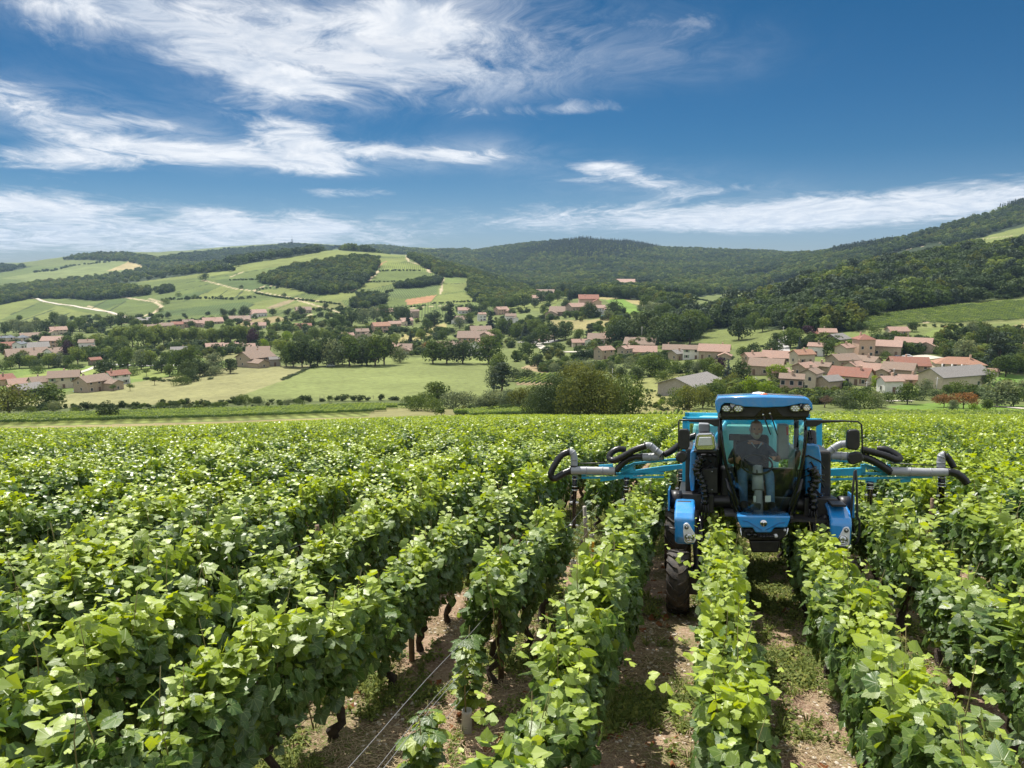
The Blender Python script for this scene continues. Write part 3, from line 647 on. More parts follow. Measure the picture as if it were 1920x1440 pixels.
def plant_woods():
    clear = [world_poly(c) for c in CLEAR]
    for poly, sp, (h0, h1), kind, label in WOODS:
        P = world_poly(poly); x0, y0 = P.min(0); x1, y1 = P.max(0)
        gx, gy = np.meshgrid(np.arange(x0, x1, sp), np.arange(y0, y1, sp)); x = gx.ravel(); y = gy.ravel()
        x = x+rng.uniform(-.48, .48, len(x))*sp; y = y+rng.uniform(-.48, .48, len(y))*sp
        m = inside(P, x, y)
        if kind != 'c':
            for c in clear: m &= ~inside(c, x, y)
        x, y = x[m], y[m]; z = ground(x, y)
        n = len(x); h = rng.uniform(h0, h1, n)*(.8+.4*fbm(x/45, y/45, 31))
        w = h*rng.uniform(.9, 1.3, n) if kind != 'c' else h*rng.uniform(.85, 1.1, n)
        w = np.maximum(w, np.minimum(sp*1.05, h*1.35))
        pick = rng.choice(PICK[kind][0], n)
        if kind in 'bm':                                       # stands of darker and lighter kinds
            f = fbm(x/(9*sp), y/(9*sp), 55); dk = (f < .43) & (rng.random(n) < .75); lt = (f > .53) & (rng.random(n) < .6)
            pick = np.where(dk, rng.choice([2, 6, 7, 8], n), np.where(lt, rng.choice([3, 5, 3, 0], n), pick))
        tall = (pick >= 12); h = np.where(tall, h*1.25, h)
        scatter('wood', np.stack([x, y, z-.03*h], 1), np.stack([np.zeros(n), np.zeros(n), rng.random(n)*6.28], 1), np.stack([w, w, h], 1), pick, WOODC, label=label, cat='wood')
plant_woods()
def wood_behind():
    # the slope climbs on behind the lens to a wood
    x = rng.uniform(-260, 260, 700); y = rng.uniform(-230, -120, 700); z = ground(x, y); h = rng.uniform(9, 15, 700); w = h*1.1
    scatter('wood', np.stack([x, y, z], 1), np.stack([x*0, x*0, rng.random(700)*6.28], 1), np.stack([w, w, h], 1), rng.choice([0, 1, 2, 6, 7], 700), WOODC, label='wood on the crest uphill of the vineyard', cat='wood')
wood_behind()
# ================================================================== the vineyard
ROW_AZ = R(13.8); RD = Vector((math.sin(ROW_AZ), math.cos(ROW_AZ), 0)); RE = Vector((RD.y, -RD.x, 0))
def row_e(k): return .24 if k == 0 else (.2+1.03*k if k < 0 else .17+1.10*k)
def row_xy(e, t): return RE.x*e+RD.x*t, RE.y*e+RD.y*t
VLEAF = leaf_mat('vine_leaf', (.076, .150, .030), young=(.37, .47, .030), trans=.38, gloss=.65, var=.42, rough=.40)
def add_veins(m):
    nt = m.node_tree; N = nt.nodes.new; L = nt.links.new; r = next(n for n in nt.nodes if n.type == 'VALTORGB')
    at = N('ShaderNodeAttribute'); at.attribute_name = 'luv'; sp = N('ShaderNodeSeparateXYZ'); L(at.outputs['Vector'], sp.inputs[0])
    def M(op, a, b=None):
        n = N('ShaderNodeMath'); n.operation = op
        for i, s in enumerate((a, b)):
            if s is None: continue
            if isinstance(s, (int, float)): n.inputs[i].default_value = s
            else: L(s, n.inputs[i])
        return n.outputs[0]
    ang = M('ARCTAN2', sp.outputs[0], M('ADD', sp.outputs[1], .02)); rad = M('SQRT', M('ADD', M('MULTIPLY', sp.outputs[0], sp.outputs[0]), M('MULTIPLY', sp.outputs[1], sp.outputs[1])))
    d = M('MULTIPLY', M('PINGPONG', ang, .36), rad); side = M('MULTIPLY', M('PINGPONG', M('ADD', rad, M('MULTIPLY', M('PINGPONG', ang, .36), -.8)), .065), .55)
    v1 = N('ShaderNodeMapRange'); L(d, v1.inputs[0]); v1.inputs[1].default_value = .010; v1.inputs[2].default_value = .028; v1.inputs[3].default_value = .55; v1.inputs[4].default_value = 0
    v2 = N('ShaderNodeMapRange'); L(side, v2.inputs[0]); v2.inputs[1].default_value = .002; v2.inputs[2].default_value = .010; v2.inputs[3].default_value = .22; v2.inputs[4].default_value = 0
    f = M('MULTIPLY', M('MAXIMUM', v1.outputs[0], v2.outputs[0]), M('GREATER_THAN', rad, .04))
    mx = N('ShaderNodeMix'); mx.data_type = 'RGBA'; L(f, mx.inputs[0]); mx.inputs[7].default_value = (.30, .36, .13, 1)
    tos = [l.to_socket for l in r.outputs[0].links]; L(r.outputs[0], mx.inputs[6])
    for t in tos: L(mx.outputs[2], t)
    bp = N('ShaderNodeBump'); bp.inputs['Strength'].default_value = .35; bp.inputs['Distance'].default_value = .006; bp.invert = True; L(f, bp.inputs['Height'])
    L(bp.outputs[0], next(n for n in nt.nodes if n.type == 'BSDF_PRINCIPLED').inputs['Normal'])
add_veins(VLEAF)
def pale_underside(m, col):
    nt = m.node_tree; N = nt.nodes.new; L = nt.links.new; pb = next(n for n in nt.nodes if n.type == 'BSDF_PRINCIPLED'); src = pb.inputs['Base Color'].links[0].from_socket
    g = N('ShaderNodeNewGeometry'); f = N('ShaderNodeMath'); f.operation = 'MULTIPLY'; L(g.outputs['Backfacing'], f.inputs[0]); f.inputs[1].default_value = .62
    mx = N('ShaderNodeMix'); mx.data_type = 'RGBA'; L(f.outputs[0], mx.inputs[0]); L(src, mx.inputs[6]); mx.inputs[7].default_value = (*col, 1); L(mx.outputs[2], pb.inputs['Base Color'])
pale_underside(VLEAF, (.21, .27, .15))
CANE = mat('vine_cane', (.20, .17, .06), .6, var=.3, scale=20)
VBARK = mat('vine_bark', (.055, .040, .030), .95, var=.5, scale=14, bump=.9, bscale=50)
# one grape leaf: five-lobed outline with teeth, stalk at the origin, tip along +y, cupped
def leaf_template(level, seed=0):
    rg = np.random.default_rng(seed)
    if level == 0:
        half = [(.03, .02), (.10, -.14), (.21, -.20), (.31, -.17), (.40, -.17), (.44, -.06), (.50, .03), (.49, .12), (.55, .22), (.53, .32), (.45, .38), (.44, .48), (.34, .55), (.30, .65), (.18, .71), (.11, .80), (0, .90)]
    elif level == 1:
        half = [(.05, -.02), (.26, -.20), (.46, .02), (.53, .30), (.36, .45), (0, .90)]
    else:
        half = [(.02, -.08), (.50, .15), (0, .9)]
    pts = [(-x, y) for x, y in half[:-1]]+[(x, y) for x, y in reversed(half)]
    pts = [(x*(1+rg.normal(0, .03)), y*(1+rg.normal(0, .03))) for x, y in pts]
    if level <= 1: pts = [(0.0, .12)]+pts
    P = np.array(pts); curl = rg.uniform(.25, .6)
    z = -curl*(P[:, 1]-.1)**2*.40-np.abs(P[:, 0])**1.5*rg.uniform(.05, .35)+.025*np.sin(P[:, 0]*9+seed)
    if level <= 1: z[0] = -.02
    V = np.stack([P[:, 0], P[:, 1], z], 1)
    n = len(V)
    F = np.array([(0, i+1, i) for i in range(1, n-1)]+[(0, 1, n-1)]) if level <= 1 else np.array([(0, 1, 2, 3)][:1]) if n == 4 else np.array([[0, 4, 3, 2, 1]])
    return V, F
TPL = {0: [leaf_template(0, s) for s in range(4)], 1: [leaf_template(1, s) for s in range(4)], 2: [leaf_template(2, s) for s in range(3)]}
def leaf_frames(n, rg, length, hw=.160, z0=.47, z1=1.10):
    """positions, normals and tip directions for leaves of a trimmed hedge of vine; local x across, y along the row"""
    u = rg.random(n); side = np.where(rg.random(n) < .5, -1., 1.)
    top = u < .34; shell = 1-.55*rg.random(n)**2.2
    y = rg.uniform(-length/2, length/2, n)
    ph = rg.random(4)*6.28
    lump = 1+.16*np.sin(y*5.5+ph[0])+.10*np.sin(y*13+ph[1])
    z = np.where(top, z1-.03+rg.normal(.0, .085, n)+.10*np.sin(y*4.7+ph[2])+.06*np.sin(y*11+ph[3]), z0+(z1-z0)*rg.random(n)**.85)
    prof = np.clip(.72+.45*np.sin(np.clip((z-z0)/(z1-z0), 0, 1)*2.6), .4, 1.2)
    x = np.where(top, rg.uniform(-1, 1, n)*hw*.95*lump, side*hw*prof*shell*lump)
    z = z+np.where(rg.random(n) < .06, -rg.random(n)*.22, 0)
    P = np.stack([x, y, z], 1)
    nx = np.where(top, x*1.1/hw*.5, side*1.0); N = np.stack([nx, np.zeros(n), np.where(top, .85, .50)], 1)+rg.normal(0, .62, (n, 3))
    N /= np.linalg.norm(N, axis=1, keepdims=True)
    T = np.stack([np.where(top, np.sign(x)*.5, side*.35), rg.normal(0, .6, n), np.where(top, -.1, -.9)], 1)+rg.normal(0, .4, (n, 3))
    T -= N*np.sum(T*N, 1, keepdims=True); T /= np.linalg.norm(T, axis=1, keepdims=True)+1e-9
    zz = np.clip((z-z0)/(z1-z0), 0, 1.3)
    tint = np.clip(.10+.18*zz**2+.22*rg.random(n)+np.where(top, .12, 0), 0, 1)
    young = rg.random(n) < (.06+.20*np.where(top, 1, .12)*(z > z1-.05)+.08*top)
    tint = np.where(young, rg.uniform(.55, .95, n), tint)
    size = rg.uniform(.055, .122, n)*np.where(young, .75, 1)
    return P, N, T, size, tint
def shoot_frames(rg, length, ns):
    """leaves up the shoots that stand above the trimmed top"""
    out = []; canes = []
    for i in range(ns):
        b = np.array([rg.uniform(-.2, .2), rg.uniform(-length/2, length/2), 1.05]); lean = rg.normal(0, .22, 2); h = rg.uniform(.18, .42)
        tip = b+np.array([lean[0]*h*1.6, lean[1]*h*1.6, h]); canes.append((b, (b+tip)/2+[0, 0, .02], tip))
        m = int(4+h*12)
        for j in range(m):
            t = (j+1)/m; p = b*(1-t)+tip*t; th = j*2.4+rg.random()
            T = np.array([math.cos(th), math.sin(th), .25]); T /= np.linalg.norm(T); N = np.array([-.3*T[0], -.3*T[1], 1])+rg.normal(0, .3, 3); N -= T*N.dot(T); N /= np.linalg.norm(N)
            out.append((p+T*.02, N, T, (.10*(1-t)+.035)*rg.uniform(.8, 1.2), min(1, .45+.5*t+rg.normal(0, .06))))
    return out, canes
def leaves_mesh(name, n, rg, level, length, ns=4, grow=1.0, **kw):
    P, N, T, size, tint = leaf_frames(n, rg, length, **kw)
    sh, canes = shoot_frames(rg, length, ns)
    if sh:
        P = np.concatenate([P, [s[0] for s in sh]]); N = np.concatenate([N, [s[1] for s in sh]]); T = np.concatenate([T, [s[2] for s in sh]])
        size = np.concatenate([size, [s[3] for s in sh]]); tint = np.concatenate([tint, [s[4] for s in sh]])
    size = size*grow; B = np.cross(T, N)
    Vs, Fs, tn, uv = [], [], [], []; base = 0; pick = rg.integers(0, len(TPL[level]), len(P))
    for q, (tv, tf) in enumerate(TPL[level]):
        m = pick == q; k = m.sum()
        if not k: continue
        V = P[m][:, None, :]+size[m][:, None, None]*(tv[None, :, 0:1]*B[m][:, None, :]+tv[None, :, 1:2]*T[m][:, None, :]+tv[None, :, 2:3]*N[m][:, None, :])
        F = tf[None]+(np.arange(k)*len(tv))[:, None, None]+base
        Vs.append(V.reshape(-1, 3)); Fs.append(F.reshape(-1, tf.shape[1])); tn.append(np.repeat(tint[m], len(tf))); uv.append(np.tile(tv*[1, 1, 0], (k, 1))); base += k*len(tv)
    at = {'tint': ('FLOAT', 'FACE', np.concatenate(tn))}
    if level == 0: at['luv'] = ('FLOAT_VECTOR', 'POINT', np.concatenate(uv))
    me = np_mesh(name, np.concatenate(Vs), np.concatenate(Fs), [VLEAF], smooth=(level == 0), attrs=at)
    return me, canes
def trunk_mesh(seed):
    rg = np.random.default_rng(seed); mb = MB(); p = Vector((0, 0, -.06)); pts = []; rs = []
    for i in range(8):
        t = i/7; pts.append((rg.normal(0, .022)+.05*math.sin(t*4+seed), rg.normal(0, .022)+.08*math.sin(t*3+seed*2), -.06+t*.56)); rs.append(.046*(1-.35*t)*(1+rg.normal(0, .13)))
    mb.tube(pts, rs, 8)
    e = Vector(pts[-1])
    for s in (-1, 1):
        mb.tube([e, e+Vector((rg.normal(0, .03), s*.16, .06)), e+Vector((rg.normal(0, .05), s*.34, .13))], [.026, .019, .010], 6)
    return mb.mesh('trunk', VBARK)
def cane_mesh(seed):
    rg = np.random.default_rng(seed); mb = MB(); x0, y0 = rg.normal(0, .06), rg.normal(0, .25)
    pts = [(x0*(1-t)+rg.normal(0, .02)+.14*t*math.sin(seed), y0+.15*t*math.cos(seed*1.7), .48+t*.95) for t in np.linspace(0, 1, 6)]
    mb.tube(pts, [.0055, .005, .0048, .0042, .0032, .0016], 5); return mb.mesh('cane', CANE)
V0 = [leaves_mesh('foliage', 680, np.random.default_rng(200+s), 0, 1.05, ns=7+s % 4) for s in range(6)]
V1 = [leaves_mesh('foliage', 640, np.random.default_rng(240+s), 1, 1.05, ns=7+s % 4) for s in range(6)]
TRUNKS = [trunk_mesh(s) for s in range(6)]; CANES = [cane_mesh(s) for s in range(8)]
LEAFM = []
def fine_leaf(seed):
    tv, tf = TPL[0][seed % 4]; rg = np.random.default_rng(900+seed); O = tv[1:]; n = len(O); c = np.array([0, .14, 0.]); I = c+(O-c)*.5; fold = rg.uniform(.10, .30); wav = rg.uniform(.02, .05)
    def zz(P, w): return -np.abs(P[:, 0])*-fold*.5-.45*rg.uniform(.3, .9)*np.maximum(P[:, 1]-.2, 0)**2-.35*np.abs(P[:, 0])**2+w*np.sin(np.arange(len(P))*1.9+seed)
    O = O.copy(); I = I.copy(); O[:, 2] = zz(O, wav); I[:, 2] = zz(I, wav*.3)
    V = np.concatenate([c[None], I, O]); T = [(0, 1+(i+1) % n, 1+i) for i in range(n)]; Q = [(1+i, 1+(i+1) % n, 1+n+(i+1) % n, 1+n+i) for i in range(n)]
    return V, np.array(T), np.array(Q)
for s in range(10):
    tv, t3, q4 = fine_leaf(s); tint = [.08, .15, .22, .3, .38, .2, .12, .62, .8, .3][s]
    LEAFM.append(np_mesh('leaf', tv, [t3, q4], [VLEAF], smooth=True, attrs={'tint': ('FLOAT', 'FACE', np.full(len(t3)+len(q4), tint)), 'luv': ('FLOAT_VECTOR', 'POINT', tv*[1, 1, 0])}))
def field_end(x, y):
    u = 960+FPX*x/max(y, 1); t = min(max((u-1100)/250, 0), 1); return 147+26*t*t*(3-2*t)+3.5*math.sin(x*.09)+2.5*math.sin(x*.23+1)
GAPS = {-2: [(-9, 6.45), (9.35, 14.4)], -3: [(5.75, 6.4)], -5: [(8.7, 9.8)], 3: [(12.6, 13.8)], -8: [(15, 16.5)], 5: [(19, 20)]}
def vine_spots():
    rg = np.random.default_rng(11); near = []
    for k in range(-150, 160):
        e = row_e(k)
        t = rg.random(); 
        while t < 190:
            t += .98*(1+rg.normal(0, .04))
            ee = e+rg.normal(0, .03); x, y = row_xy(ee, t)
            if y < 2.95 or y > field_end(x, y): continue
            if any(a < t < b for a, b in GAPS.get(k, [])): continue
            z = gz(x, y); u, v = to_pix(x, y, z+.9); ut, vt = to_pix(x, y, z+1.25)
            if u < -260-500/y or u > 2180+500/y or vt > 1620: continue
            near.append((math.hypot(x, y), k, t, x, y, z, u, vt))
    near.sort(); return near
SPOTS = vine_spots()
slope_pitch = -math.atan(.14)
WORD = ['', 'first', 'second', 'third', 'fourth', 'fifth', 'sixth', 'seventh', 'eighth', 'ninth', 'tenth', 'eleventh', 'twelfth', 'thirteenth', 'fourteenth', 'fifteenth', 'sixteenth']
def row_words(k):
    if k == 0: return 'row under the tractor beside its fully visible wheel'
    if k == 1: return 'row under the tractor beside its leaf hidden wheel'
    n = -k if k < 0 else k-1
    w = WORD[n] if n < len(WORD) else 'far'
    return ('%s row out from the fully visible front wheel' % w) if k < 0 else ('%s row out from the front wheel hidden in leaves' % w)
def plant_vines():
    rg = np.random.default_rng(5)
    vis = [s for s in SPOTS if -120 < s[6] < 2040 and s[7] < 1500]
    ind = vis[:300]; ids = set(id(s) for s in ind)
    for i, s in enumerate(ind):
        d, k, t, x, y, z, u, v = s
        root = empty('grape_vine', (x, y, z), -ROW_AZ+(math.pi if rg.random() < .5 else 0)+rg.normal(0, .06))
        sc_ = rg.uniform(.92, 1.08); wide = .86 if k in (0, 1) else (1.0 if k in (-1, -2) else 1.04); root.scale = (wide*sc_*rg.uniform(.9, 1.12), 1, sc_*rg.uniform(.90, 1.10)*(.93 if k in (0, 1) else 1.0))
        tag(root, 'leafy grape vine in the '+row_words(k), 'grape vine', 'vines in the '+row_words(k))
        lib = V0 if i < 75 else V1; me, canes = lib[rg.integers(0, 6)]
        f = link('foliage', me, root); f['kind'] = 'stuff'
        link('trunk', TRUNKS[rg.integers(0, 6)], root)
        if i < 120:
            for c in rg.choice(8, 3 if i < 60 else 2, replace=False): link('cane', CANES[c], root)
        if i < 44:
            n = 95 if i < 26 else 55
            P, N, T, size, tint = leaf_frames(n, rg, 1.02, hw=.19)
            for q in range(n):
                m = Matrix((Vector(np.cross(T[q], N[q])), Vector(T[q]), Vector(N[q]))).transposed().to_4x4()
                cand = min(range(10), key=lambda j: abs([.08, .15, .22, .3, .38, .2, .12, .62, .8, .3][j]-tint[q])+rg.random()*.12)
                lf = link('leaf', LEAFM[cand], root); lf.matrix_local = Matrix.Translation(Vector(P[q])) @ m @ Matrix.Scale(float(size[q])*1.08, 4)
    # the rest of the field as one mass
    V2 = [leaves_mesh('vine', 420, np.random.default_rng(280+s), 2, 1.05, ns=3, grow=1.10)[0] for s in range(5)]
    V3 = [leaves_mesh('vine', 720, np.random.default_rng(300+s), 2, 3.0, ns=3, grow=1.45)[0] for s in range(4)]
    coll = proto_coll('vine_shape', V2+V3); P, rot, scl, pick = [], [], [], []
    for s in SPOTS:
        if id(s) in ids: continue
        d, k, t, x, y, z, u, v = s
        farv = y > 62
        if farv and int(t/.98) % 3: continue
        sl = math.atan2(gz(x, y+1.5)-gz(x, y-1.5), 3.0)
        P.append((x, y, z)); flip = rg.random() < .5
        rot.append((0, 0, -ROW_AZ)); 
        rot[-1] = (sl, 0, -ROW_AZ) if not flip else (-sl, 0, -ROW_AZ+math.pi)
        scl.append((1.06*rg.uniform(.9, 1.15), 1, rg.uniform(.88, 1.12))); pick.append(rg.integers(0, 5) if not farv else rg.integers(5, 9))
    for k in range(-24, 26):                                   # the rows go on uphill behind the lens
        for t in np.arange(-26, 2.4, 1.0):
            x, y = row_xy(row_e(k), t)
            if y < 2.35: P.append((x, y, gz(x, y))); rot.append((-.136, 0, -ROW_AZ)); scl.append((1.4, 1, 1)); pick.append(rg.integers(0, 5))
    scatter('vineyard_rows', P, rot, scl, pick, coll, label='long rows of green vines filling the slope beyond the tractor', cat='vineyard')
    # strip of vines below the field, and two plots across the valley
    P, rot, scl, pick = [], [], [], []
    def plot(poly, az, gap, h=1.0, seg=3.0):
        Pl = world_poly(poly); cx, cy_ = Pl.mean(0); D = np.array([math.sin(az), math.cos(az)]); E = np.array([D[1], -D[0]])
        r = np.hypot(*(Pl-[cx, cy_]).T).max()
        ee, tt = np.meshgrid(np.arange(-r, r, gap), np.arange(-r, r, seg)); ee = ee.ravel(); tt = tt.ravel()
        x = cx+ee*E[0]+tt*D[0]; y = cy_+ee*E[1]+tt*D[1]; m = inside(Pl, x, y); x, y = x[m], y[m]; z = ground(x, y)
        sl = np.arctan2(ground(x+D[0], y+D[1])-ground(x-D[0], y-D[1]), 2.0)
        for a, b, c, s_ in zip(x, y, z, sl): P.append((a, b, c)); rot.append((s_, 0, -az)); scl.append((h, seg/3.0*1.02, h*rg.uniform(.9, 1.1))); pick.append(rg.integers(5, 9))
    plot([(-300,796),(-300,782),(0,784),(420,771),(700,762),(760,762),(700,775),(400,786),(0,797)], R(82), 1.3, 1.0)
    plot([(850,776),(1045,764),(1060,778),(900,784)], R(84), 1.5, 1.1)
    plot([(965,722),(968,707),(1045,703),(1042,722)], R(12), 2.4, 1.25)
    scatter('vineyard_strip', P, rot, scl, pick, coll, label='narrow strip of vines along the bottom of the slope', cat='vineyard')
    P.clear(); rot.clear(); scl.clear(); pick.clear()
    plot([(1612,618),(1608,606),(1630,595),(1760,578),(1900,566),(2100,562),(2100,606),(1920,601),(1780,609),(1738,607),(1660,618)], R(-18), 2.6, 1.35, 4.0)
    scatter('vineyard_plot', P, rot, scl, pick, coll, label='striped vineyard plot on the hillside above the village', cat='vineyard')
plant_vines()
# ================================================================== straddle tractor
TR_T, TR_E = 9.72, .745
_o = RE*TR_E+RD*TR_T; TR_O = Vector((_o.x, _o.y, gz(_o.x, _o.y)))
_sl = math.atan(.14*RD.y); _rl = math.atan(-.14*RE.y)
TYA = (RD*math.cos(_sl)-Vector((0, 0, math.sin(_sl)))).normalized()
TXA = (RE*math.cos(_rl)+Vector((0, 0, math.sin(_rl)))); TXA = (TXA-TYA*TXA.dot(TYA)).normalized()
TZA = TXA.cross(TYA)
TRM = Matrix((TXA, TYA, TZA)).transposed().to_4x4(); TRM.translation = TR_O
def tp(u, v, y):
    """photograph pixel -> point in the tractor's own frame on the plane y (metres behind the front axle)"""
    d = pix_dir(u, v); c = Vector((0, 0, HC)); t = ((TR_O-c).dot(TYA)+y)/d.dot(TYA); p = c+d*t-TR_O
    return Vector((p.dot(TXA), p.dot(TYA), p.dot(TZA)))
def z1(x, y): return (1000+x/3.4286, 720+y/3.4286)      # readings taken on an enlarged crop of the photograph
def z2(x, y): return (1320+x/3.4286, 720+y/3.4286)
def z3(x, y): return (1320+x/8.0, 730+y/8.0)
def trace(pts, f, y): return [tp(*f(*p), y) for p in pts]
def outl(pts, f, y): return [(p.x, p.z) for p in trace(pts, f, y)]

BLUE = mat('paint_blue', (.020, .26, .64), .26, coat=.9, var=.05, scale=4, dirt=(.30, .30, .27), dscale=6, damt=.30)
CYAN = mat('paint_cyan', (.015, .42, .68), .38, coat=.3, var=.08, scale=6, dirt=(.2, .22, .2), dscale=7, damt=.25)
BLK = mat('black_plastic', (.014, .014, .016), .42, var=.25, scale=10, dirt=(.09, .08, .07), dscale=6, damt=.25)
BLKG = mat('black_gloss', (.006, .006, .007), .12, var=.1, scale=8)
BLKM = mat('black_metal', (.018, .018, .02), .38, var=.3, scale=12, dirt=(.11, .09, .07), dscale=8, damt=.45)
RUB = mat('tyre_rubber', (.038, .035, .033), .75, var=.35, scale=9, dirt=(.17, .13, .095), dscale=7, damt=.75, bump=.2, bscale=60)
HOSE = mat('corrugated_hose', (.012, .012, .013), .35, var=.2, scale=20)
PIPE = mat('grey_pipe', (.33, .34, .36), .35, var=.08, scale=6, dirt=(.2, .19, .17), dscale=9, damt=.3)
CHROME = mat('polished_steel', (.72, .72, .72), .16, metal=1.0, var=.06, scale=5)
WHITE = mat('white_plastic', (.86, .86, .86), .35, var=.05, scale=6)
LENS = mat('lamp_lens', (.80, .82, .84), .10, var=.12, scale=60, coat=1.0)
REFL = mat('lamp_reflector', (.62, .64, .66), .18, metal=.9, var=.3, scale=40)
ORANGE = mat('beacon_orange', (.85, .16, .015), .18, var=.15, scale=30, coat=.8)
TANK = mat('tank_turquoise', (.22, .58, .56), .4, var=.06, scale=3)
SEATM = mat('seat_fabric', (.035, .035, .038), .85, var=.2, scale=30)
REDM = mat('red_plastic', (.55, .03, .02), .4, var=.1)
def glass_mat():
    m = bpy.data.materials.new('cab_glass'); m.use_nodes = True; nt = m.node_tree; nt.nodes.clear(); N = nt.nodes.new; L = nt.links.new
    out = N('ShaderNodeOutputMaterial'); tr = N('ShaderNodeBsdfTransparent'); tr.inputs[0].default_value = (.85, .94, .89, 1)
    gl = N('ShaderNodeBsdfGlossy'); gl.inputs['Roughness'].default_value = .02; gl.inputs['Color'].default_value = (.95, 1, .97, 1)
    tcg = N('ShaderNodeTexCoord'); nz = N('ShaderNodeTexNoise'); nz.inputs['Scale'].default_value = 2.0; L(tcg.outputs['Object'], nz.inputs['Vector'])
    bp = N('ShaderNodeBump'); bp.inputs['Strength'].default_value = .03; bp.inputs['Distance'].default_value = .03; L(nz.outputs[0], bp.inputs['Height']); L(bp.outputs[0], gl.inputs['Normal'])
    lw = N('ShaderNodeFresnel'); lw.inputs['IOR'].default_value = 1.5
    mr = N('ShaderNodeMath'); mr.operation = 'MULTIPLY_ADD'; L(lw.outputs[0], mr.inputs[0]); mr.inputs[1].default_value = .95; mr.inputs[2].default_value = .0; mr.use_clamp = True
    mx = N('ShaderNodeMixShader'); L(mr.outputs[0], mx.inputs[0]); L(tr.outputs[0], mx.inputs[1]); L(gl.outputs[0], mx.inputs[2]); L(mx.outputs[0], out.inputs[0])
    return m
GLASS = glass_mat()

tractor = empty('straddle_tractor'); tractor.matrix_world = TRM
tag(tractor, 'bright blue tall straddle tractor with glass cab and cyan spray booms', 'tractor')
def part(mb, name, m, parent=tractor, bevel=0.0, seg=2): return mb.build(name, m, parent, bevel, seg)

def make_wheel(cx, cy_, R0, W, name='wheel'):
    w = empty(name); w.parent = tractor; w.location = (cx, cy_, R0)
    prof = [(R0*.56, -W*.46), (R0*.80, -W*.52), (R0*.915, -W*.47), (R0*.945, -W*.30), (R0*.955, 0), (R0*.945, W*.30), (R0*.915, W*.47), (R0*.80, W*.52), (R0*.56, W*.46)]
    mb = MB(); mb.lathe(prof, (0, 0, 0), (1, 0, 0), 48)
    nl = 17
    for side in (-1, 1):
        for i in range(nl):
            a0 = 2*math.pi*(i+(.5 if side > 0 else 0))/nl
            secs = []
            for q, (fx, da, top) in enumerate(((.02, .17, 1.0), (.22, .10, 1.0), (.40, -.04, .995), (.53, -.17, .93))):
                a = a0-da*1.0; hw = .042+.012*q
                ring = []
                for s_, h in ((-1, 0), (-1, 1), (1, 1), (1, 0)):
                    aa = a+s_*hw*(.75 if h else 1.1)*(.36/R0)*.9
                    r = R0*top if h else R0*.90*(1 if q < 3 else .90)
                    ring.append((side*fx*W, r*math.sin(aa), r*math.cos(aa)))
                secs.append(ring)
            V = [p for r_ in secs for p in r_]
            F = [(j*4+k, j*4+(k+1) % 4, (j+1)*4+(k+1) % 4, (j+1)*4+k) for j in range(3) for k in range(4)]+[(3, 2, 1, 0), (12, 13, 14, 15)]
            if side < 0: F = [tuple(reversed(f)) for f in F]
            mb.add(V, F)
    mb.build('tyre', RUB, w)
    rm = MB(); rm.lathe([(R0*.60, -W*.46), (R0*.54, -W*.40), (R0*.50, -W*.10), (R0*.22, -W*.06), (R0*.20, -W*.16), (.001, -W*.17)], (0, 0, 0), (1, 0, 0), 32)
    rm.lathe([(R0*.60, W*.46), (R0*.54, W*.40), (R0*.50, W*.16), (R0*.22, W*.12), (R0*.2, W*.22), (.001, W*.23)], (0, 0, 0), (1, 0, 0), 32)
    rm.build('rim', BLKM, w)
    return w
for sx in (-1, 1):
    make_wheel(sx*.985, .08, .395, .262); make_wheel(sx*1.06, 2.25, .50, .36)
# ---- legs that carry the wheels, axle beams, main frame
for sx in (-1, 1):
    mb = MB(); mb.tube([(sx*.78, .10, .40), (sx*.74, .12, .62), (sx*.76, .22, .95), (sx*.80, .35, 1.25)], [.085, .06, .06, .07], 10)
    mb.box(sx*.80-.07, sx*.80+.07, -.02, .20, .26, .56); part(mb, 'wheel_leg', BLKM, bevel=.015)
    mb = MB(); mb.tube([(sx*.70, .02, .45), (sx*.70, .10, .95), (sx*.72, .22, 1.2)], [.03, .035, .04], 8); part(mb, 'steering_ram', BLKG)
    mb = MB(); mb.tube([(sx*.80, 2.25, .50), (sx*.80, 2.15, 1.0), (sx*.82, 1.9, 1.30)], [.10, .08, .08], 10); part(mb, 'wheel_leg', BLKM)
    mb = MB(); mb.box(sx*.92-.10, sx*.92+.10, .25, 2.35, 1.20, 1.38); part(mb, 'side_beam', BLKM, bevel=.02)
mb = MB(); mb.tube([(-1.06, .52, 1.36), (1.06, .52, 1.36)], .085, 16); mb.box(-.95, -.55, .40, .62, 1.22, 1.46); mb.box(.55, .95, .40, .62, 1.22, 1.46); part(mb, 'cross_beam', BLKM, bevel=.012)
for sx in (-1, 1):
    mb = MB(); mb.tube([(sx*.96, .50, 1.36), (sx*1.10, .50, 1.36)], .125, 16); part(mb, 'beam_collar', BLK)
    mb = MB(); mb.box(sx*1.115-.012, sx*1.115+.012, .30, .68, 1.24, 1.52); part(mb, 'end_plate', BLUE, bevel=.01)
mb = MB(); mb.box(-.80, .80, 1.9, 2.1, 1.25, 1.42); part(mb, 'rear_cross_beam', BLKM, bevel=.02)
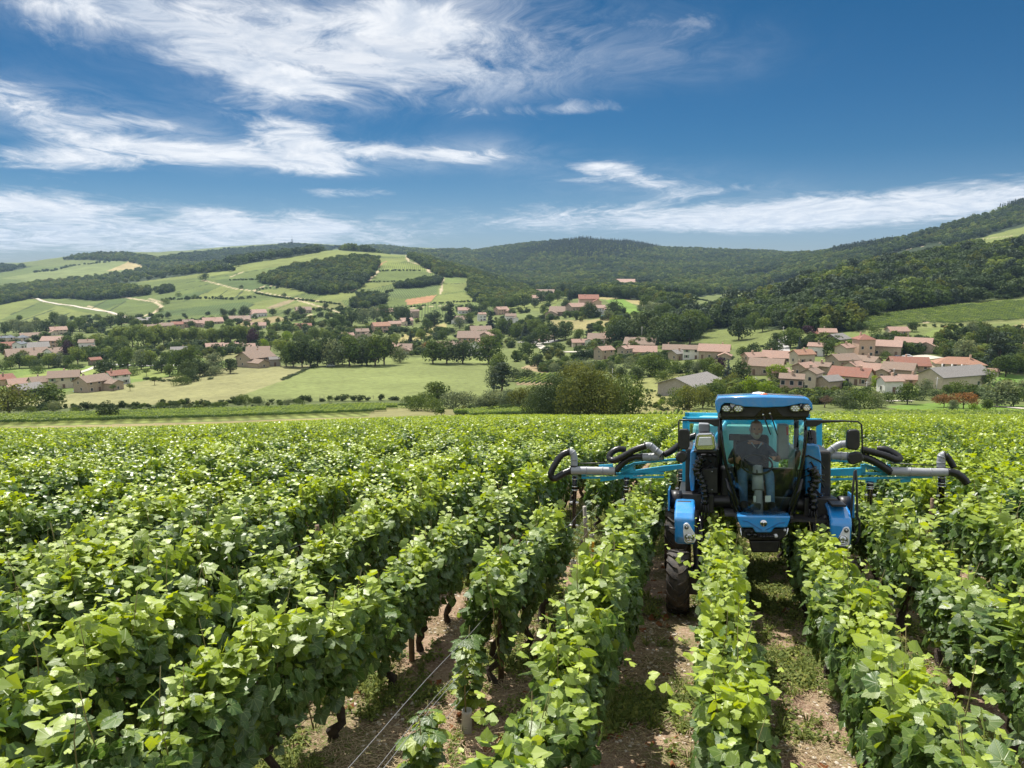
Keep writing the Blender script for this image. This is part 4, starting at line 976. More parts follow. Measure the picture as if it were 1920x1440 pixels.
# ---- machinery blocks each side of the cab
for sx in (-1, 1):
    mb = MB(); mb.box(sx*.70-.22, sx*.70+.22, .78, 1.75, 1.38, 2.02); part(mb, 'engine_housing', BLKM, bevel=.03)
    mb = MB(); mb.box(sx*.62-.10, sx*.62+.10, .62, .77, 1.50, 1.95); part(mb, 'valve_block', BLK, bevel=.02)
    for k in range(7):
        z = 1.46+.08*k
        mb = MB(); mb.tube([(sx*(.52+.03*(k % 3)), .50, z), (sx*(.60+.03*(k % 2)), .42, z+.05), (sx*(.74), .44, z-.02-.05*(k % 3)), (sx*.80, .52, z-.12)], .012, 6); part(mb, 'hydraulic_hose', HOSE)
# cover panel on the machinery
mb = MB(); mb.prism(outl([(1080, 545), (1185, 540), (1185, 700), (1080, 700)][::-1], z1, .42), .40, .46); o = part(mb, 'cover_panel', BLK, bevel=.008)
for p in [(1150, 562), (1150, 680), (1095, 690)]:
    q = tp(*z1(*p), .395); m2 = MB(); m2.lathe([(.009, 0), (.009, -.006), (.001, -.008)], q, (0, 1, 0), 8); part(m2, 'bolt', CHROME, o)
# wrinkled sleeves with hose bundles
for f, pts in ((z1, [(1085, 470), (1060, 520), (1050, 560), (1075, 610), (1095, 660), (1105, 720), (1100, 790)]), (z2, [(690, 540), (715, 580), (715, 640), (690, 690), (705, 760), (700, 830)])):
    P = [tp(*f(*p), .32) for p in pts]; mb = MB(); Q = []; rs = []
    for i in range(len(P)-1):
        for k in range(5): Q.append(P[i].lerp(P[i+1], k/5)); rs.append(.060+.014*math.sin((i*5+k)*2.3)-.018*(i*5+k)/30)
    mb.tube(Q, rs, 10); part(mb, 'hose_sleeve', BLKG)
    for k in range(4):
        e = P[-1]; mb = MB(); dx = .02*(k-1.5)
        mb.tube([P[-2]+Vector((dx, 0, 0)), e+Vector((dx*1.5, -.02, 0)), e+Vector((dx*2.2, -.03*k, -.13)), e+Vector((-.05+dx, .1, -.22))], .011, 7); part(mb, 'hydraulic_hose', HOSE)
# ---- blue side panels
def rounded(pts, f, y0, y1, name, m, bevel=.03, parent=tractor):
    o_ = outl(pts, f, y0); mb = MB(); mb.prism(o_ if sum((o_[i][0]*o_[(i+1) % len(o_)][1]-o_[(i+1) % len(o_)][0]*o_[i][1]) for i in range(len(o_))) > 0 else o_[::-1], y0, y1); return part(mb, name, m, parent, bevel, 3)
rounded([(1010, 440), (1020, 425), (1048, 425), (1048, 520), (1035, 690), (1012, 690), (1003, 600)], z1, .42, 1.9, 'side_panel', BLUE, .02)
rounded([(648, 385), (720, 385), (742, 400), (755, 470), (757, 600), (750, 700), (728, 740), (700, 735), (655, 720)], z2, .44, 1.9, 'side_panel', BLUE, .04)
rounded([(757, 700), (775, 740), (850, 735), (850, 800), (800, 790), (760, 760)], z2, .62, .75, 'end_bracket', BLUE, .01)
# ---- fenders with headlamps
def fender(f, front, x_in, x_out, lamp, big, small, step):
    zs = [tp(*f(*p), -.06) for p in front]; zb = min(p.z for p in zs); ztop = max(p.z for p in zs)
    prof = [(-.03, zb), (-.075, zb+.10), (-.07, ztop-.18), (.0, ztop-.115), (.26, ztop-.015), (.52, ztop+.02), (.62, ztop), (.62, ztop-.06), (.48, ztop-.04), (.16, ztop-.08), (.07, ztop-.16), (.05, zb)]
    xa, xb = min(x_in, x_out), max(x_in, x_out); n = len(prof); cx = (xa+xb)/2
    V = [(xa+(.03 if (i < 2 and x_out == xa) else 0), y, z) for i, (y, z) in enumerate(prof)]+[(xb-(.03 if (i < 2 and x_out == xb) else 0), y, z) for i, (y, z) in enumerate(prof)]
    F = [tuple(range(n)), tuple(range(2*n-1, n-1, -1))]+[(i, i+n, (i+1) % n+n, (i+1) % n) for i in range(n)]
    F = [tuple(reversed(q)) for q in F]
    mb = MB(); mb.add(V, F); fo = part(mb, 'fender', BLUE, bevel=.045, seg=4)
    o_ = outl(lamp, f, -.085); mb = MB(); ar = sum((o_[i][0]*o_[(i+1) % len(o_)][1]-o_[(i+1) % len(o_)][0]*o_[i][1]) for i in range(len(o_)))
    mb.prism(o_ if ar > 0 else o_[::-1], -.095, -.02); hl = part(mb, 'headlight', WHITE, fo, .008)
    for (c, r) in (big, small):
        q = tp(*f(*c), -.098); rr = r/3.4286/154
        mb = MB(); mb.lathe([(rr, .0), (rr*1.02, -.008), (rr*.86, -.010), (rr*.84, .004)], q, (0, 1, 0), 24); part(mb, 'bezel', BLKM if rr < .03 else CHROME, hl)
        mb = MB(); mb.lathe([(rr*.85, .0), (rr*.6, -.006), (rr*.3, -.009), (.001, -.010)], q, (0, 1, 0), 24); part(mb, 'lens', REFL, hl)
        if rr > .03:
            for k in range(5):
                a = k*1.257+.3; mb = MB(); c2 = q+Vector((math.cos(a)*rr*.5, -.012, math.sin(a)*rr*.5)); mb.lathe([(rr*.2, 0), (rr*.12, -.004), (.001, -.005)], c2, (0, 1, 0), 10); part(mb, 'bulb', LENS, hl)
    if step:
        mb = MB(); mb.box(xa+.03, xb-.05, .08, .48, ztop+.005, ztop+.035); part(mb, 'step_pad', BLK, fo, .006)
    return fo
fender(z1, [(945, 775), (1060, 1040)], -.785, -1.035, [(966, 905), (975, 894), (990, 893), (1003, 905), (1036, 960), (1046, 1000), (1036, 1020), (985, 1025), (970, 1012), (963, 950)], ((1003, 987), 31), ((985, 921), 13), False)
fender(z2, [(870, 805), (845, 1050)], .795, 1.045, [(897, 925), (912, 918), (930, 920), (938, 940), (935, 1028), (920, 1044), (872, 1044), (860, 1030), (864, 990)], ((893, 1000), 29), ((915, 941), 13), True)
# little side marker arm on the clear wheel's fender
mb = MB(); a = tp(*z1(945, 935), .0); b = tp(*z1(860, 925), .0); mb.tube([a, b], .012, 6); mb.box(b.x-.02, b.x+.02, b.y-.02, b.y+.02, b.z-.035, b.z+.035); part(mb, 'marker_arm', BLKM)
# ---- cab
roof_o = [(165, 215), (178, 160), (225, 128), (320, 120), (900, 112), (1500, 125), (1580, 150), (1625, 215), (1632, 320), (1600, 268), (1540, 222), (1450, 215), (1330, 240), (1200, 262), (900, 272), (600, 260), (470, 232), (400, 210), (310, 208), (258, 245), (235, 340), (210, 380), (180, 300)]
rounded(roof_o, z3, -.20, -.02, 'roof_brow', BLUE, .012)
mb = MB(); A = tp(*z3(176, 160), -.1); B = tp(*z3(1622, 160), -.1); zt = tp(*z3(900, 118), -.1).z
sec = lambda y, s, h: [(A.x*s, y, zt-.16), (A.x*s, y, zt-.07), (A.x*s*.94, y, zt-.012+h), (0, y, zt+.012+h), (B.x*s*.94, y, zt-.012+h), (B.x*s, y, zt-.07), (B.x*s, y, zt-.16)]
ss = [sec(-.06, .995, 0), sec(.3, 1.0, .015), sec(.8, 1.0, .02), sec(1.15, .96, .0), sec(1.25, .9, -.05)]
V = [p for s_ in ss for p in s_]; n = 7
mb.add(V, [(j*n+k, j*n+(k+1) % n, (j+1)*n+(k+1) % n, (j+1)*n+k) for j in range(4) for k in range(n)]+[tuple(range(6, -1, -1)), tuple(range(28, 35))], True)
part(mb, 'roof', BLUE)
rounded([(240, 345), (260, 225), (330, 195), (1480, 200), (1560, 210), (1590, 330), (1570, 420), (1530, 425), (260, 425)], z3, -.12, .25, 'visor', BLK, .02)
rounded([(240, 408), (1545, 408), (1530, 460), (260, 460)], z3, -.10, .10, 'header_rail', BLKG, .012)
mb = MB(); p = tp(*z3(1040, 345), -.126)
mb.add([p+Vector((-.22, 0, -.055)), p+Vector((-.12, 0, .055)), p+Vector((.02, 0, .055)), p+Vector((.12, 0, -.055))], [(0, 3, 2, 1)]); part(mb, 'wiper_cowl', BLKG)
for i, c in enumerate(((335, 290), (515, 292), (1370, 288), (1545, 272))):
    q = tp(*z3(*c), -.19); w = empty('work_light'); w.parent = tractor; w.location = q; w.rotation_euler = (R(6), 0, (-.35, .1, -.1, .45)[i]); w.scale = (1.12, 1, .78)
    mb = MB(); mb.lathe([(.035, .07), (.056, .03), (.062, 0), (.060, -.012), (.050, -.014)], (0, 0, 0), (0, 1, 0), 24); mb.build('housing', BLK, w)
    mb = MB(); mb.lathe([(.052, -.006), (.001, -.010)], (0, 0, 0), (0, 1, 0), 24); mb.build('reflector', REFL, w)
    for a, r in [(0, 0)]+[(k*1.047, .030) for k in range(6)]:
        mb = MB(); mb.lathe([(.013, -.008), (.010, -.016), (.001, -.018)], (r*math.cos(a), 0, r*math.sin(a)), (0, 1, 0), 10); mb.build('led', LENS, w)
for pts in ([(395, 215), (470, 225), (470, 330), (395, 345)], [(1440, 215), (1475, 210), (1480, 320), (1430, 330)]): rounded(pts, z3, -.165, -.13, 'lamp_bracket', WHITE, .004)
# beacon and antenna dome on the roof
p = tp(*z3(895, 140), .25); be = empty('beacon'); be.parent = tractor; be.location = p
mb = MB(); mb.lathe([(.058, -.03), (.060, 0), (.055, .012), (.001, .012)], (0, 0, 0), (0, 0, 1), 20); mb.build('base', BLKM, be)
mb = MB(); mb.lathe([(.050, .012), (.052, .028), (.046, .032), (.050, .045), (.047, .060), (.030, .068), (.001, .070)], (0, 0, 0), (0, 0, 1), 20); mb.build('lens', ORANGE, be)
p = tp(*z3(820, 118), .75); mb = MB(); mb.lathe([(.09, -.02), (.105, .01), (.10, .04), (.07, .062), (.001, .072)], p, (0, 0, 1), 24); part(mb, 'antenna_dome', WHITE)
# windscreen: bowed sheet between traced edges
Lz = [(1208, 225), (1213, 320), (1222, 400), (1240, 500), (1266, 600), (1295, 700), (1322, 780), (1345, 832)]; Rz = [(1745, 225), (1745, 320), (1740, 400), (1726, 500), (1704, 600), (1676, 700), (1650, 780), (1630, 838)]
ye = [.18, .16, .15, .14, .14, .15, .16, .17]; yb = [.16, .19, .22, .25, .26, .25, .22, .19]
V = []; nc = 15
for i in range(8):
    a = tp(*z1(*Lz[i]), ye[i]); b = tp(*z1(*Rz[i]), ye[i])
    for j in range(nc):
        t = j/(nc-1); p = a.lerp(b, t); p.y -= yb[i]*(1-(2*t-1)**2)**.8; p.z -= .035*(1-(2*t-1)**2)*(i == 7); V.append(p)
F = [(i*nc+j, (i+1)*nc+j, (i+1)*nc+j+1, i*nc+j+1) for i in range(7) for j in range(nc-1)]
mb = MB(); mb.add(V, F, True); part(mb, 'windscreen', GLASS)
for col in (0, nc-1):
    mb = MB(); E_ = [V[i*nc+col]+Vector((-.012 if col == 0 else .012, .02, 0)) for i in range(8)]; mb.tube(E_, [.022]*5+[.026, .03, .03], 8); part(mb, 'windscreen_pillar', BLKG)
    mb = MB(); s_ = -1 if col == 0 else 1; E2 = [V[i*nc+col]+Vector((s_*.045, .05, -.02)) for i in range(4, 8)]+[V[7*nc+col]+Vector((s_*.02, .02, -.10))]; mb.tube(E2, [.02, .035, .042, .045, .04], 8); part(mb, 'pillar_trim', BLKG)
mb = MB(); mb.tube([V[7*nc+j]+Vector((0, .01, -.012)) for j in range(nc)], .024, 8); part(mb, 'windscreen_sill', BLKG)
# side and rear frame with glass
for sx in (-1, 1):
    xt = V[0].x if sx < 0 else V[nc-1].x; xm = xt*.98
    mb = MB(); mb.tube([(xt, 1.12, 2.50), (xt*1.0, 1.14, 2.1), (xt*.98, 1.12, 1.55), (xt*.9, 1.0, 1.30)], .032, 8); part(mb, 'rear_pillar', BLK)
    mb = MB(); a = [V[i*nc+(0 if sx < 0 else nc-1)] for i in range(8)]; bb = [Vector((xt, 1.12, 2.5)), Vector((xt, 1.12, 2.35)), Vector((xt, 1.12, 2.2)), Vector((xt, 1.12, 2.0)), Vector((xt*.98, 1.12, 1.8)), Vector((xt*.95, 1.1, 1.6)), Vector((xt*.92, 1.05, 1.45)), Vector((xt*.85, 1.0, 1.32))]
    Vv = [p for q in zip(a, bb) for p in q]; mb.add(Vv, [(2*i, 2*i+1, 2*i+3, 2*i+2) for i in range(7)], True); part(mb, 'side_window', GLASS)
    mb = MB(); mb.tube([(xt*1.0, .95, 2.46), (xt, .2, 2.46)], .025, 6); part(mb, 'roof_rail', BLK)
xa, xb = V[0].x, V[nc-1].x
mb = MB(); mb.add([(xa, 1.13, 1.75), (xb, 1.13, 1.75), (xb, 1.13, 2.48), (xa, 1.13, 2.48)], [(0, 1, 2, 3)]); part(mb, 'rear_window', GLASS)
mb = MB(); mb.box(xa, xb, 1.10, 1.17, 1.30, 1.75); part(mb, 'rear_wall', BLK, bevel=.02)
mb = MB(); mb.box(-.42, .40, .16, 1.12, 1.22, 1.27); mb.box(-.30, .28, .0, .2, 1.22, 1.27); part(mb, 'cab_floor', mat('floor_mat', (.06, .06, .06), .8), bevel=.015)
# nose, badge, coupler panel
nose = rounded([(1308, 846), (1655, 850), (1648, 880), (1632, 925), (1548, 925), (1530, 957), (1428, 957), (1412, 925), (1335, 925), (1318, 885)], z1, -.13, .16, 'nose_panel', BLUE, .02)
for sg in (-1, 1):
    mb = MB(); c = tp(*z1(1480, 940), -.134)
    pts = [c+Vector((sg*x, 0, z)) for x, z in ((.02, .0), (.10, .045), (.18, .095), (.245, .105))]; mb.tube(pts, .003, 5); part(mb, 'panel_crease', mat('crease', (.006, .07, .26), .4) if sg < 0 else bpy.data.materials['crease'], nose)
q = tp(*z1(1480, 895), -.132); bd = empty('badge'); bd.parent = nose; bd.location = q
mb = MB(); mb.lathe([(.040, .006), (.042, 0), (.038, -.006), (.001, -.009)], (0, 0, 0), (0, 1, 0), 28); b1 = mb.build('disc', CHROME, bd)
mb = MB()
for s_, x0, x1 in ((1, .004, .026), (-1, .004, .026)):
    mb.add([(s_*x0, -.0105, -.028), (s_*(x0+.008), -.0105, -.030), (s_*(x1+.004), -.0105, -.004), (s_*(x1-.004), -.0105, .004)], [(0, 1, 2, 3) if s_ > 0 else (3, 2, 1, 0)])
    mb.add([(s_*x0*.5, -.0105, -.010), (s_*(x0+.006), -.0105, -.016), (s_*(x1-.004), -.0105, .010), (s_*(x1-.012), -.0105, .014)], [(0, 1, 2, 3) if s_ > 0 else (3, 2, 1, 0)])
mb.build('leaf_emblem', BLK, bd)
cp = rounded([(1345, 930), (1640, 930), (1630, 980), (1590, 1005), (1390, 1005), (1340, 980)], z1, -.06, .2, 'coupler_panel', BLK, .015)
for k, (x, y, r) in enumerate([(1385, 970, 16), (1425, 970, 16), (1462, 978, 11), (1482, 978, 11), (1502, 978, 11), (1522, 978, 11), (1540, 978, 11), (1365, 945, 9), (1400, 945, 9)]):
    q = tp(*z1(x, y), -.06); rr = r/3.4286/153; mb = MB(); mb.lathe([(rr, .01), (rr, -.03), (rr*.7, -.045), (.001, -.047)], q, (0, 1, 0), 12); part(mb, 'coupler', BLKG if k < 2 else BLKM, cp)
for x, y, r in ((1558, 975, 13), (1616, 938, 8)):
    q = tp(*z1(x, y), -.06); rr = r/3.4286/153; mb = MB(); mb.lathe([(rr, .01), (rr, -.02), (rr*.6, -.032), (.001, -.034)], q, (0, 1, 0), 14); part(mb, 'filler_cap', WHITE, cp)
rounded([(1385, 1005), (1590, 1005), (1575, 1085), (1405, 1085)], z1, .0, .35, 'lower_guard', BLKM, .02)
for pts in ([(1335, 925), (1335, 975), (1350, 992)], [(1635, 925), (1632, 965), (1610, 985)]):
    mb = MB(); mb.tube(trace(pts, z1, -.07), .010, 7); part(mb, 'guard_hoop', CHROME)
# wipers
for a, b, c in (((885, 380), (940, 520), (1000, 680)), ((988, 362), (1040, 490), (1100, 690))):
    mb = MB(); mb.tube([tp(*z3(*a), -.14), tp(*z3(*b), -.135), tp(*z3(*c), -.115)], [.010, .009, .006], 7); w = part(mb, 'wiper', BLK)
    mb = MB(); mb.lathe([(.014, .01), (.014, -.012), (.001, -.016)], tp(*z3(*a), -.145), (0, 1, 0), 10); part(mb, 'wiper_cap', CHROME, w)
# chrome intake, grey tower beside the cab
bx = rounded([(1045, 330), (1060, 318), (1150, 316), (1168, 335), (1175, 405), (1160, 425), (1045, 425), (1035, 400)], z1, .30, .62, 'intake_housing', CHROME, .02)
rounded([(1065, 342), (1145, 340), (1155, 395), (1058, 398)], z1, .285, .32, 'intake_lens', LENS, .012, bx)
rounded([(1062, 252), (1135, 255), (1135, 310), (1062, 312)], z1, .55, .80, 'filter_tower', PIPE, .02)
rounded([(1030, 428), (1175, 428), (1178, 440), (1030, 440)], z1, .28, .66, 'tray', BLK, .006)
mb = MB(); q = tp(*z2(690, 345), .6); mb.lathe([(.05, -.12), (.062, -.08), (.062, .06), (.05, .09), (.02, .10)], q, (0, .3, 1), 16); mb.tube([q+Vector((-.03, 0, -.1)), q+Vector((-.03, 0, -.3))], .03, 8); part(mb, 'reservoir', BLKG)
# mirrors with arms
for f, big, small, arm, bar in ((z1, [(934, 300), (945, 290), (990, 290), (1006, 305), (1004, 400), (990, 424), (945, 420), (932, 400)], [(930, 440), (955, 430), (985, 440), (994, 470), (975, 500), (950, 512), (918, 495), (912, 470)], [(1195, 228), (1170, 240), (1000, 232), (940, 232), (935, 245), (935, 300), (933, 430)], [(1195, 225), (1195, 275), (1165, 272), (1120, 250), (1000, 244), (1000, 228)]),
                             (z2, [(922, 310), (935, 295), (985, 292), (1003, 305), (1004, 400), (985, 428), (930, 422), (916, 405)], [(930, 450), (985, 436), (1015, 442), (1032, 480), (1015, 500), (960, 522), (938, 515), (922, 480)], [(655, 240), (690, 250), (900, 238), (990, 242), (1012, 260), (1016, 300), (1018, 400), (1022, 445)], [(655, 235), (655, 275), (720, 275), (760, 250), (920, 240), (920, 234), (720, 232)])):
    mb = MB(); mb.tube(trace(arm, f, .04), .011, 7); am = part(mb, 'mirror_arm', BLKM)
    rounded(bar, f, .0, .08, 'arm_bracket', BLK, .006, am)
    rounded(big, f, -.05, .06, 'mirror_shell', BLK, .028, am); rounded(small, f, -.05, .06, 'mirror_shell', BLK, .024, am)
# handrail and step on the far wheel's side
mb = MB(); mb.tube(trace([(965, 960), (945, 850), (955, 700), (968, 560), (975, 552), (982, 640), (985, 850), (1000, 880), (1000, 960), (990, 1010), (970, 1030)], z2, .15), .014, 8); part(mb, 'handrail', BLK)
for k in range(9):
    mb = MB(); y = .10+.05*k; mb.box(.36, .80, y, y+.022, 1.205, 1.235); part(mb, 'step_bar', BLKM)
mb = MB(); mb.box(.36, .38, .08, .56, 1.19, 1.24); mb.box(.78, .80, .08, .56, 1.19, 1.24); mb.box(.62, .80, .1, .5, .98, 1.19); part(mb, 'step_frame', BLKM)
# ---- inside the cab
mb = MB(); mb.box(-.29, .19, .72, 1.02, 1.27, 1.50); st = part(mb, 'seat_base', BLK, bevel=.03)
mb = MB(); mb.box(-.29, .19, .58, 1.02, 1.50, 1.60); part(mb, 'seat', SEATM, bevel=.04, seg=3)
mb = MB(); mb.box(-.27, .17, .98, 1.10, 1.58, 2.20); part(mb, 'seat_back', SEATM, bevel=.05, seg=3)
mb = MB(); mb.tube([(-.01, .22, 1.27), (-.01, .30, 1.55)], [.06, .05], 10); mb.tube([(-.01, .30, 1.55), (-.01, .42, 1.84)], [.075, .06], 12); part(mb, 'steering_column', PIPE)
c = Vector((-.02, .44, 1.86)); axn = Vector((0, -.55, .83)).normalized(); a_ = Vector((1, 0, 0)); b_ = axn.cross(a_)
mb = MB(); mb.tube([c+(a_*math.cos(k*math.pi/14)+b_*math.sin(k*math.pi/14))*.19 for k in range(29)], .013, 8, caps=False); sw = part(mb, 'steering_wheel', BLK)
mb = MB()
for k in range(3): mb.tube([c, c+(a_*math.cos(k*2.094+.5)+b_*math.sin(k*2.094+.5))*.19], .010, 6)
part(mb, 'spoke', BLK, sw)
rounded([(375, 670), (540, 672), (540, 770), (375, 768)], z3, .42, .47, 'monitor', BLK, .012)
mb = MB(); a = tp(*z3(455, 770), .45); mb.tube([a, a+Vector((.0, .05, -.2)), a+Vector((.02, .2, -.5))], .014, 7); part(mb, 'monitor_stand', BLKM)
mb = MB(); mb.box(-.46, -.30, .50, 1.0, 1.27, 1.80); part(mb, 'armrest_console', BLK, bevel=.03)
mb = MB(); p = tp(*z3(495, 1040), .58); mb.tube([p+Vector((0, .03, -.14)), p+Vector((0, 0, .06))], [.012, .02], 8); part(mb, 'joystick', BLK)
mb = MB(); mb.box(.26, .40, .75, .95, 1.9, 2.36); part(mb, 'side_pad', PIPE, bevel=.02)
rounded([(1232, 560), (1268, 555), (1265, 690), (1240, 685)], z3, .30, .34, 'extinguisher_tag', REDM, .006)
for pts in ([(742, 480), (780, 480), (780, 575), (742, 575)], [(918, 480), (1005, 475), (1005, 570), (918, 575)]):
    rounded(pts, lambda x, y: (1320+x/8., 870+y/8.), .20, .24, 'pedal', WHITE, .008)
rounded([(705, 600), (855, 600), (850, 690), (690, 690)], lambda x, y: (1320+x/8., 870+y/8.), .06, .14, 'floor_box', BLKM, .01)
# ---- sprayer on the back: tank, cyan frame
mb = MB(); mb.box(-.85, .42, 2.35, 3.6, 1.45, 2.32); tk = part(mb, 'spray_tank', TANK, bevel=.16, seg=4)
mb = MB(); mb.lathe([(.17, 0), (.17, .07), (.14, .09), (.001, .09)], (-.05, 2.8, 2.34), (0, 0, 1), 20); part(mb, 'tank_lid', TANK, tk)
for y in (2.25, 3.65):
    mb = MB(); mb.box(-1.0, 1.0, y-.04, y+.04, 2.26, 2.36); mb.box(-1.0, -.92, y-.04, y+.04, 1.3, 2.36); mb.box(.92, 1.0, y-.04, y+.04, 1.3, 2.36); part(mb, 'sprayer_frame', CYAN, bevel=.01)
mb = MB(); mb.tube([(-.75, 2.2, 1.7), (-.35, 2.2, 2.3)], .035, 8); mb.tube([(.7, 2.2, 1.7), (.3, 2.2, 2.3)], .035, 8); part(mb, 'sprayer_brace', CYAN)
# ---- booms
BY = 2.45
def corr(pts, f, r, name='corrugated_hose', m=HOSE, y=BY, ys=None, parent=tractor):
    P = [tp(*f(*p), y+(ys[i] if ys else 0)) for i, p in enumerate(pts)]
    # smooth path, ribbed
    Q = []
    for i in range(len(P)-1):
        p0, p1, p2, p3 = P[max(i-1, 0)], P[i], P[i+1], P[min(i+2, len(P)-1)]; L_ = (p2-p1).length; nseg = max(2, int(L_/.022))
        for k in range(nseg):
            t = k/nseg; Q.append(.5*((2*p1)+(p2-p0)*t+(2*p0-5*p1+4*p2-p3)*t*t+(3*p1-p0-3*p2+p3)*t**3))
    Q.append(P[-1]); rib = name == 'corrugated_hose'
    mb = MB(); mb.tube(Q, [r*(1+(.07 if i % 2 else -.05)) if rib else r for i in range(len(Q))], 12); o_ = part(mb, name, m, parent)
    if not rib:
        for q in (0, len(Q)//3, 2*len(Q)//3, len(Q)-2):
            mb = MB(); mb.tube([Q[q], Q[q+1]], r*1.06, 12); part(mb, 'clamp_ring', BLKM if q in (0, len(Q)-2) else PIPE, o_)
    return o_
def beam(pts, f, th=.07, m=CYAN, name='boom_beam', y=BY): return rounded(pts, f, y, y+th, name, m, .006)
def rail(a, b, f, h, th=.05, name='boom_rail', y=BY):
    p, q = tp(*f(*a), y), tp(*f(*b), y); mb = MB(); n_ = Vector((0, 0, 1)); V_ = []
    for e in (p, q):
        for dy, dz in ((0, -h/2), (th, -h/2), (th, h/2), (0, h/2)): V_.append(e+Vector((0, dy, dz)))
    mb.add(V_, [(3, 2, 1, 0), (4, 5, 6, 7)]+[(k, (k+1) % 4, (k+1) % 4+4, k+4) for k in range(4)]); return part(mb, name, CYAN, bevel=.004)
# clear-wheel side
beam([(1003, 514), (1003, 540), (840, 562), (660, 592), (645, 575), (655, 556), (830, 530)][::-1], z1, .10)
rail((310, 582), (840, 574), z1, .035); rail((310, 604), (840, 599), z1, .03)
for x in (312, 380, 450, 520, 600, 680, 760, 838): rail((x, 604), (x+3, 580), z1, .02, .03, 'boom_rung')
rail((650, 512), (1003, 476), z1, .035); rail((560, 560), (650, 512), z1, .05); rail((650, 512), (655, 585), z1, .05); rail((545, 590), (620, 560), z1, .05); rail((430, 618), (640, 590), z1, .05)
beam([(420, 520), (510, 515), (515, 545), (425, 550)], z1, .05, CYAN, 'boom_bracket'); beam([(575, 530), (640, 510), (655, 590), (575, 590)], z1, .04, CYAN, 'boom_bracket')
corr([(240, 556), (330, 556), (440, 558), (532, 560)], z1, .062, 'duct_pipe', PIPE, y=BY-.10); corr([(262, 530), (262, 470), (250, 440), (225, 436)], z1, .056, 'duct_pipe', PIPE, y=BY-.08)
corr([(228, 436), (180, 460), (135, 525), (112, 580), (135, 608), (190, 578), (240, 556)], z1, .052, y=BY-.09, ys=[0, -.05, -.1, -.12, -.1, -.05, 0])
corr([(530, 560), (565, 520), (610, 485), (655, 470), (700, 470)], z1, .050, y=BY-.10); corr([(697, 472), (760, 470), (838, 462)], z1, .062, 'duct_pipe', PIPE, y=BY-.10); corr([(828, 455), (785, 425), (750, 396), (718, 398)], z1, .052, 'duct_pipe', PIPE, y=BY-.16)
corr([(722, 400), (650, 424), (570, 470), (515, 492), (488, 475), (505, 440), (550, 418), (590, 424)], z1, .050, y=BY-.14, ys=[0, 0, 0, .02, .06, .1, .14, .18]); corr([(838, 456), (890, 430), (940, 392), (1000, 350), (1050, 330)], z1, .050, y=BY-.12)
mb = MB(); mb.tube(trace([(230, 512), (400, 508), (560, 502)], z1, BY+.02), .008, 6); part(mb, 'boom_cable', BLK)
def dropleg(a, b, f, r=.042):
    p, q = tp(*f(*a), BY), tp(*f(*b), BY); mb = MB(); mb.tube([p, p.lerp(q, .25), p.lerp(q, .27), q], [r, r, r*.82, r*.78], 12); o_ = part(mb, 'drop_leg', BLKG)
    for t in (.06, .20, .27):
        c_ = p.lerp(q, t); mb = MB(); mb.tube([c_-Vector((0, 0, .008)), c_+Vector((0, 0, .008))], r*1.12, 12); part(mb, 'clamp_ring', CHROME, o_)
    for t in (.50, .93):
        c_ = p.lerp(q, t)
        for sx in (-1, 1):
            mb = MB(); mb.lathe([(.014, 0), (.02, .012), (.016, .04), (.001, .045)], c_+Vector((sx*r*.7, -.02, 0)), (sx, -.3, 0), 8); part(mb, 'nozzle', WHITE, o_)
    mb = MB(); mb.tube([p.lerp(q, .3)+Vector((-.05, -.02, 0)), p.lerp(q, .55)+Vector((-.075, -.03, 0)), p.lerp(q, .9)+Vector((-.045, -.02, 0))], .007, 5); part(mb, 'feed_line', BLK, o_)
dropleg((266, 590), (262, 930), z1); dropleg((600, 600), (596, 885), z1); dropleg((952, 560), (945, 780), z1, .05)
# far-wheel side
beam([(765, 552), (1010, 540), (1010, 590), (765, 592)], z2, .10); rail((765, 616), (1470, 598), z2, .03); rail((1010, 575), (1470, 590), z2, .035)
beam([(1010, 515), (1040, 520), (1040, 590), (1010, 585)], z2, .05, CYAN, 'boom_bracket'); rail((1030, 520), (1190, 575), z2, .045); rail((1045, 545), (1200, 525), z2, .03); rail((1180, 510), (1200, 600), z2, .05); beam([(1140, 545), (1240, 540), (1250, 590), (1140, 590)], z2, .05, CYAN, 'boom_bracket')
for x in (780, 850, 930, 1090, 1160, 1240, 1320, 1400, 1468): rail((x, 612), (x+2, 592), z2, .02, .03, 'boom_rung')
rail((1040, 628), (1110, 622), z2, .05); rail((1265, 625), (1330, 618), z2, .05); rail((770, 492), (960, 500), z2, .03)
corr([(765, 456), (840, 462), (925, 466)], z2, .062, 'duct_pipe', PIPE, y=BY-.10); corr([(788, 448), (835, 412), (875, 390), (925, 384)], z2, .052, 'duct_pipe', PIPE, y=BY-.14)
corr([(1010, 420), (1090, 440), (1170, 462), (1235, 488), (1258, 478), (1225, 448), (1170, 422), (1115, 418)], z2, .050, y=BY-.12, ys=[0, 0, 0, .02, .06, .1, .14, .18]); corr([(1010, 468), (1060, 482), (1130, 518), (1200, 566)], z2, .056, y=BY-.12)
corr([(1195, 560), (1330, 564), (1450, 568), (1572, 566)], z2, .060, 'duct_pipe', PIPE, y=BY-.10); corr([(1568, 562), (1625, 578), (1670, 612), (1692, 640)], z2, .056, y=BY-.10); corr([(1524, 540), (1524, 490), (1530, 462), (1552, 455)], z2, .058, 'duct_pipe', PIPE, y=BY-.02); corr([(1552, 455), (1580, 490), (1605, 535)], z2, .046, y=BY)
mb = MB(); mb.tube(trace([(1200, 508), (1400, 520), (1570, 524)], z2, BY+.02), .008, 6); part(mb, 'boom_cable', BLK)
dropleg((1068, 625), (1064, 800), z2, .05); dropleg((1528, 585), (1527, 850), z2, .05); 
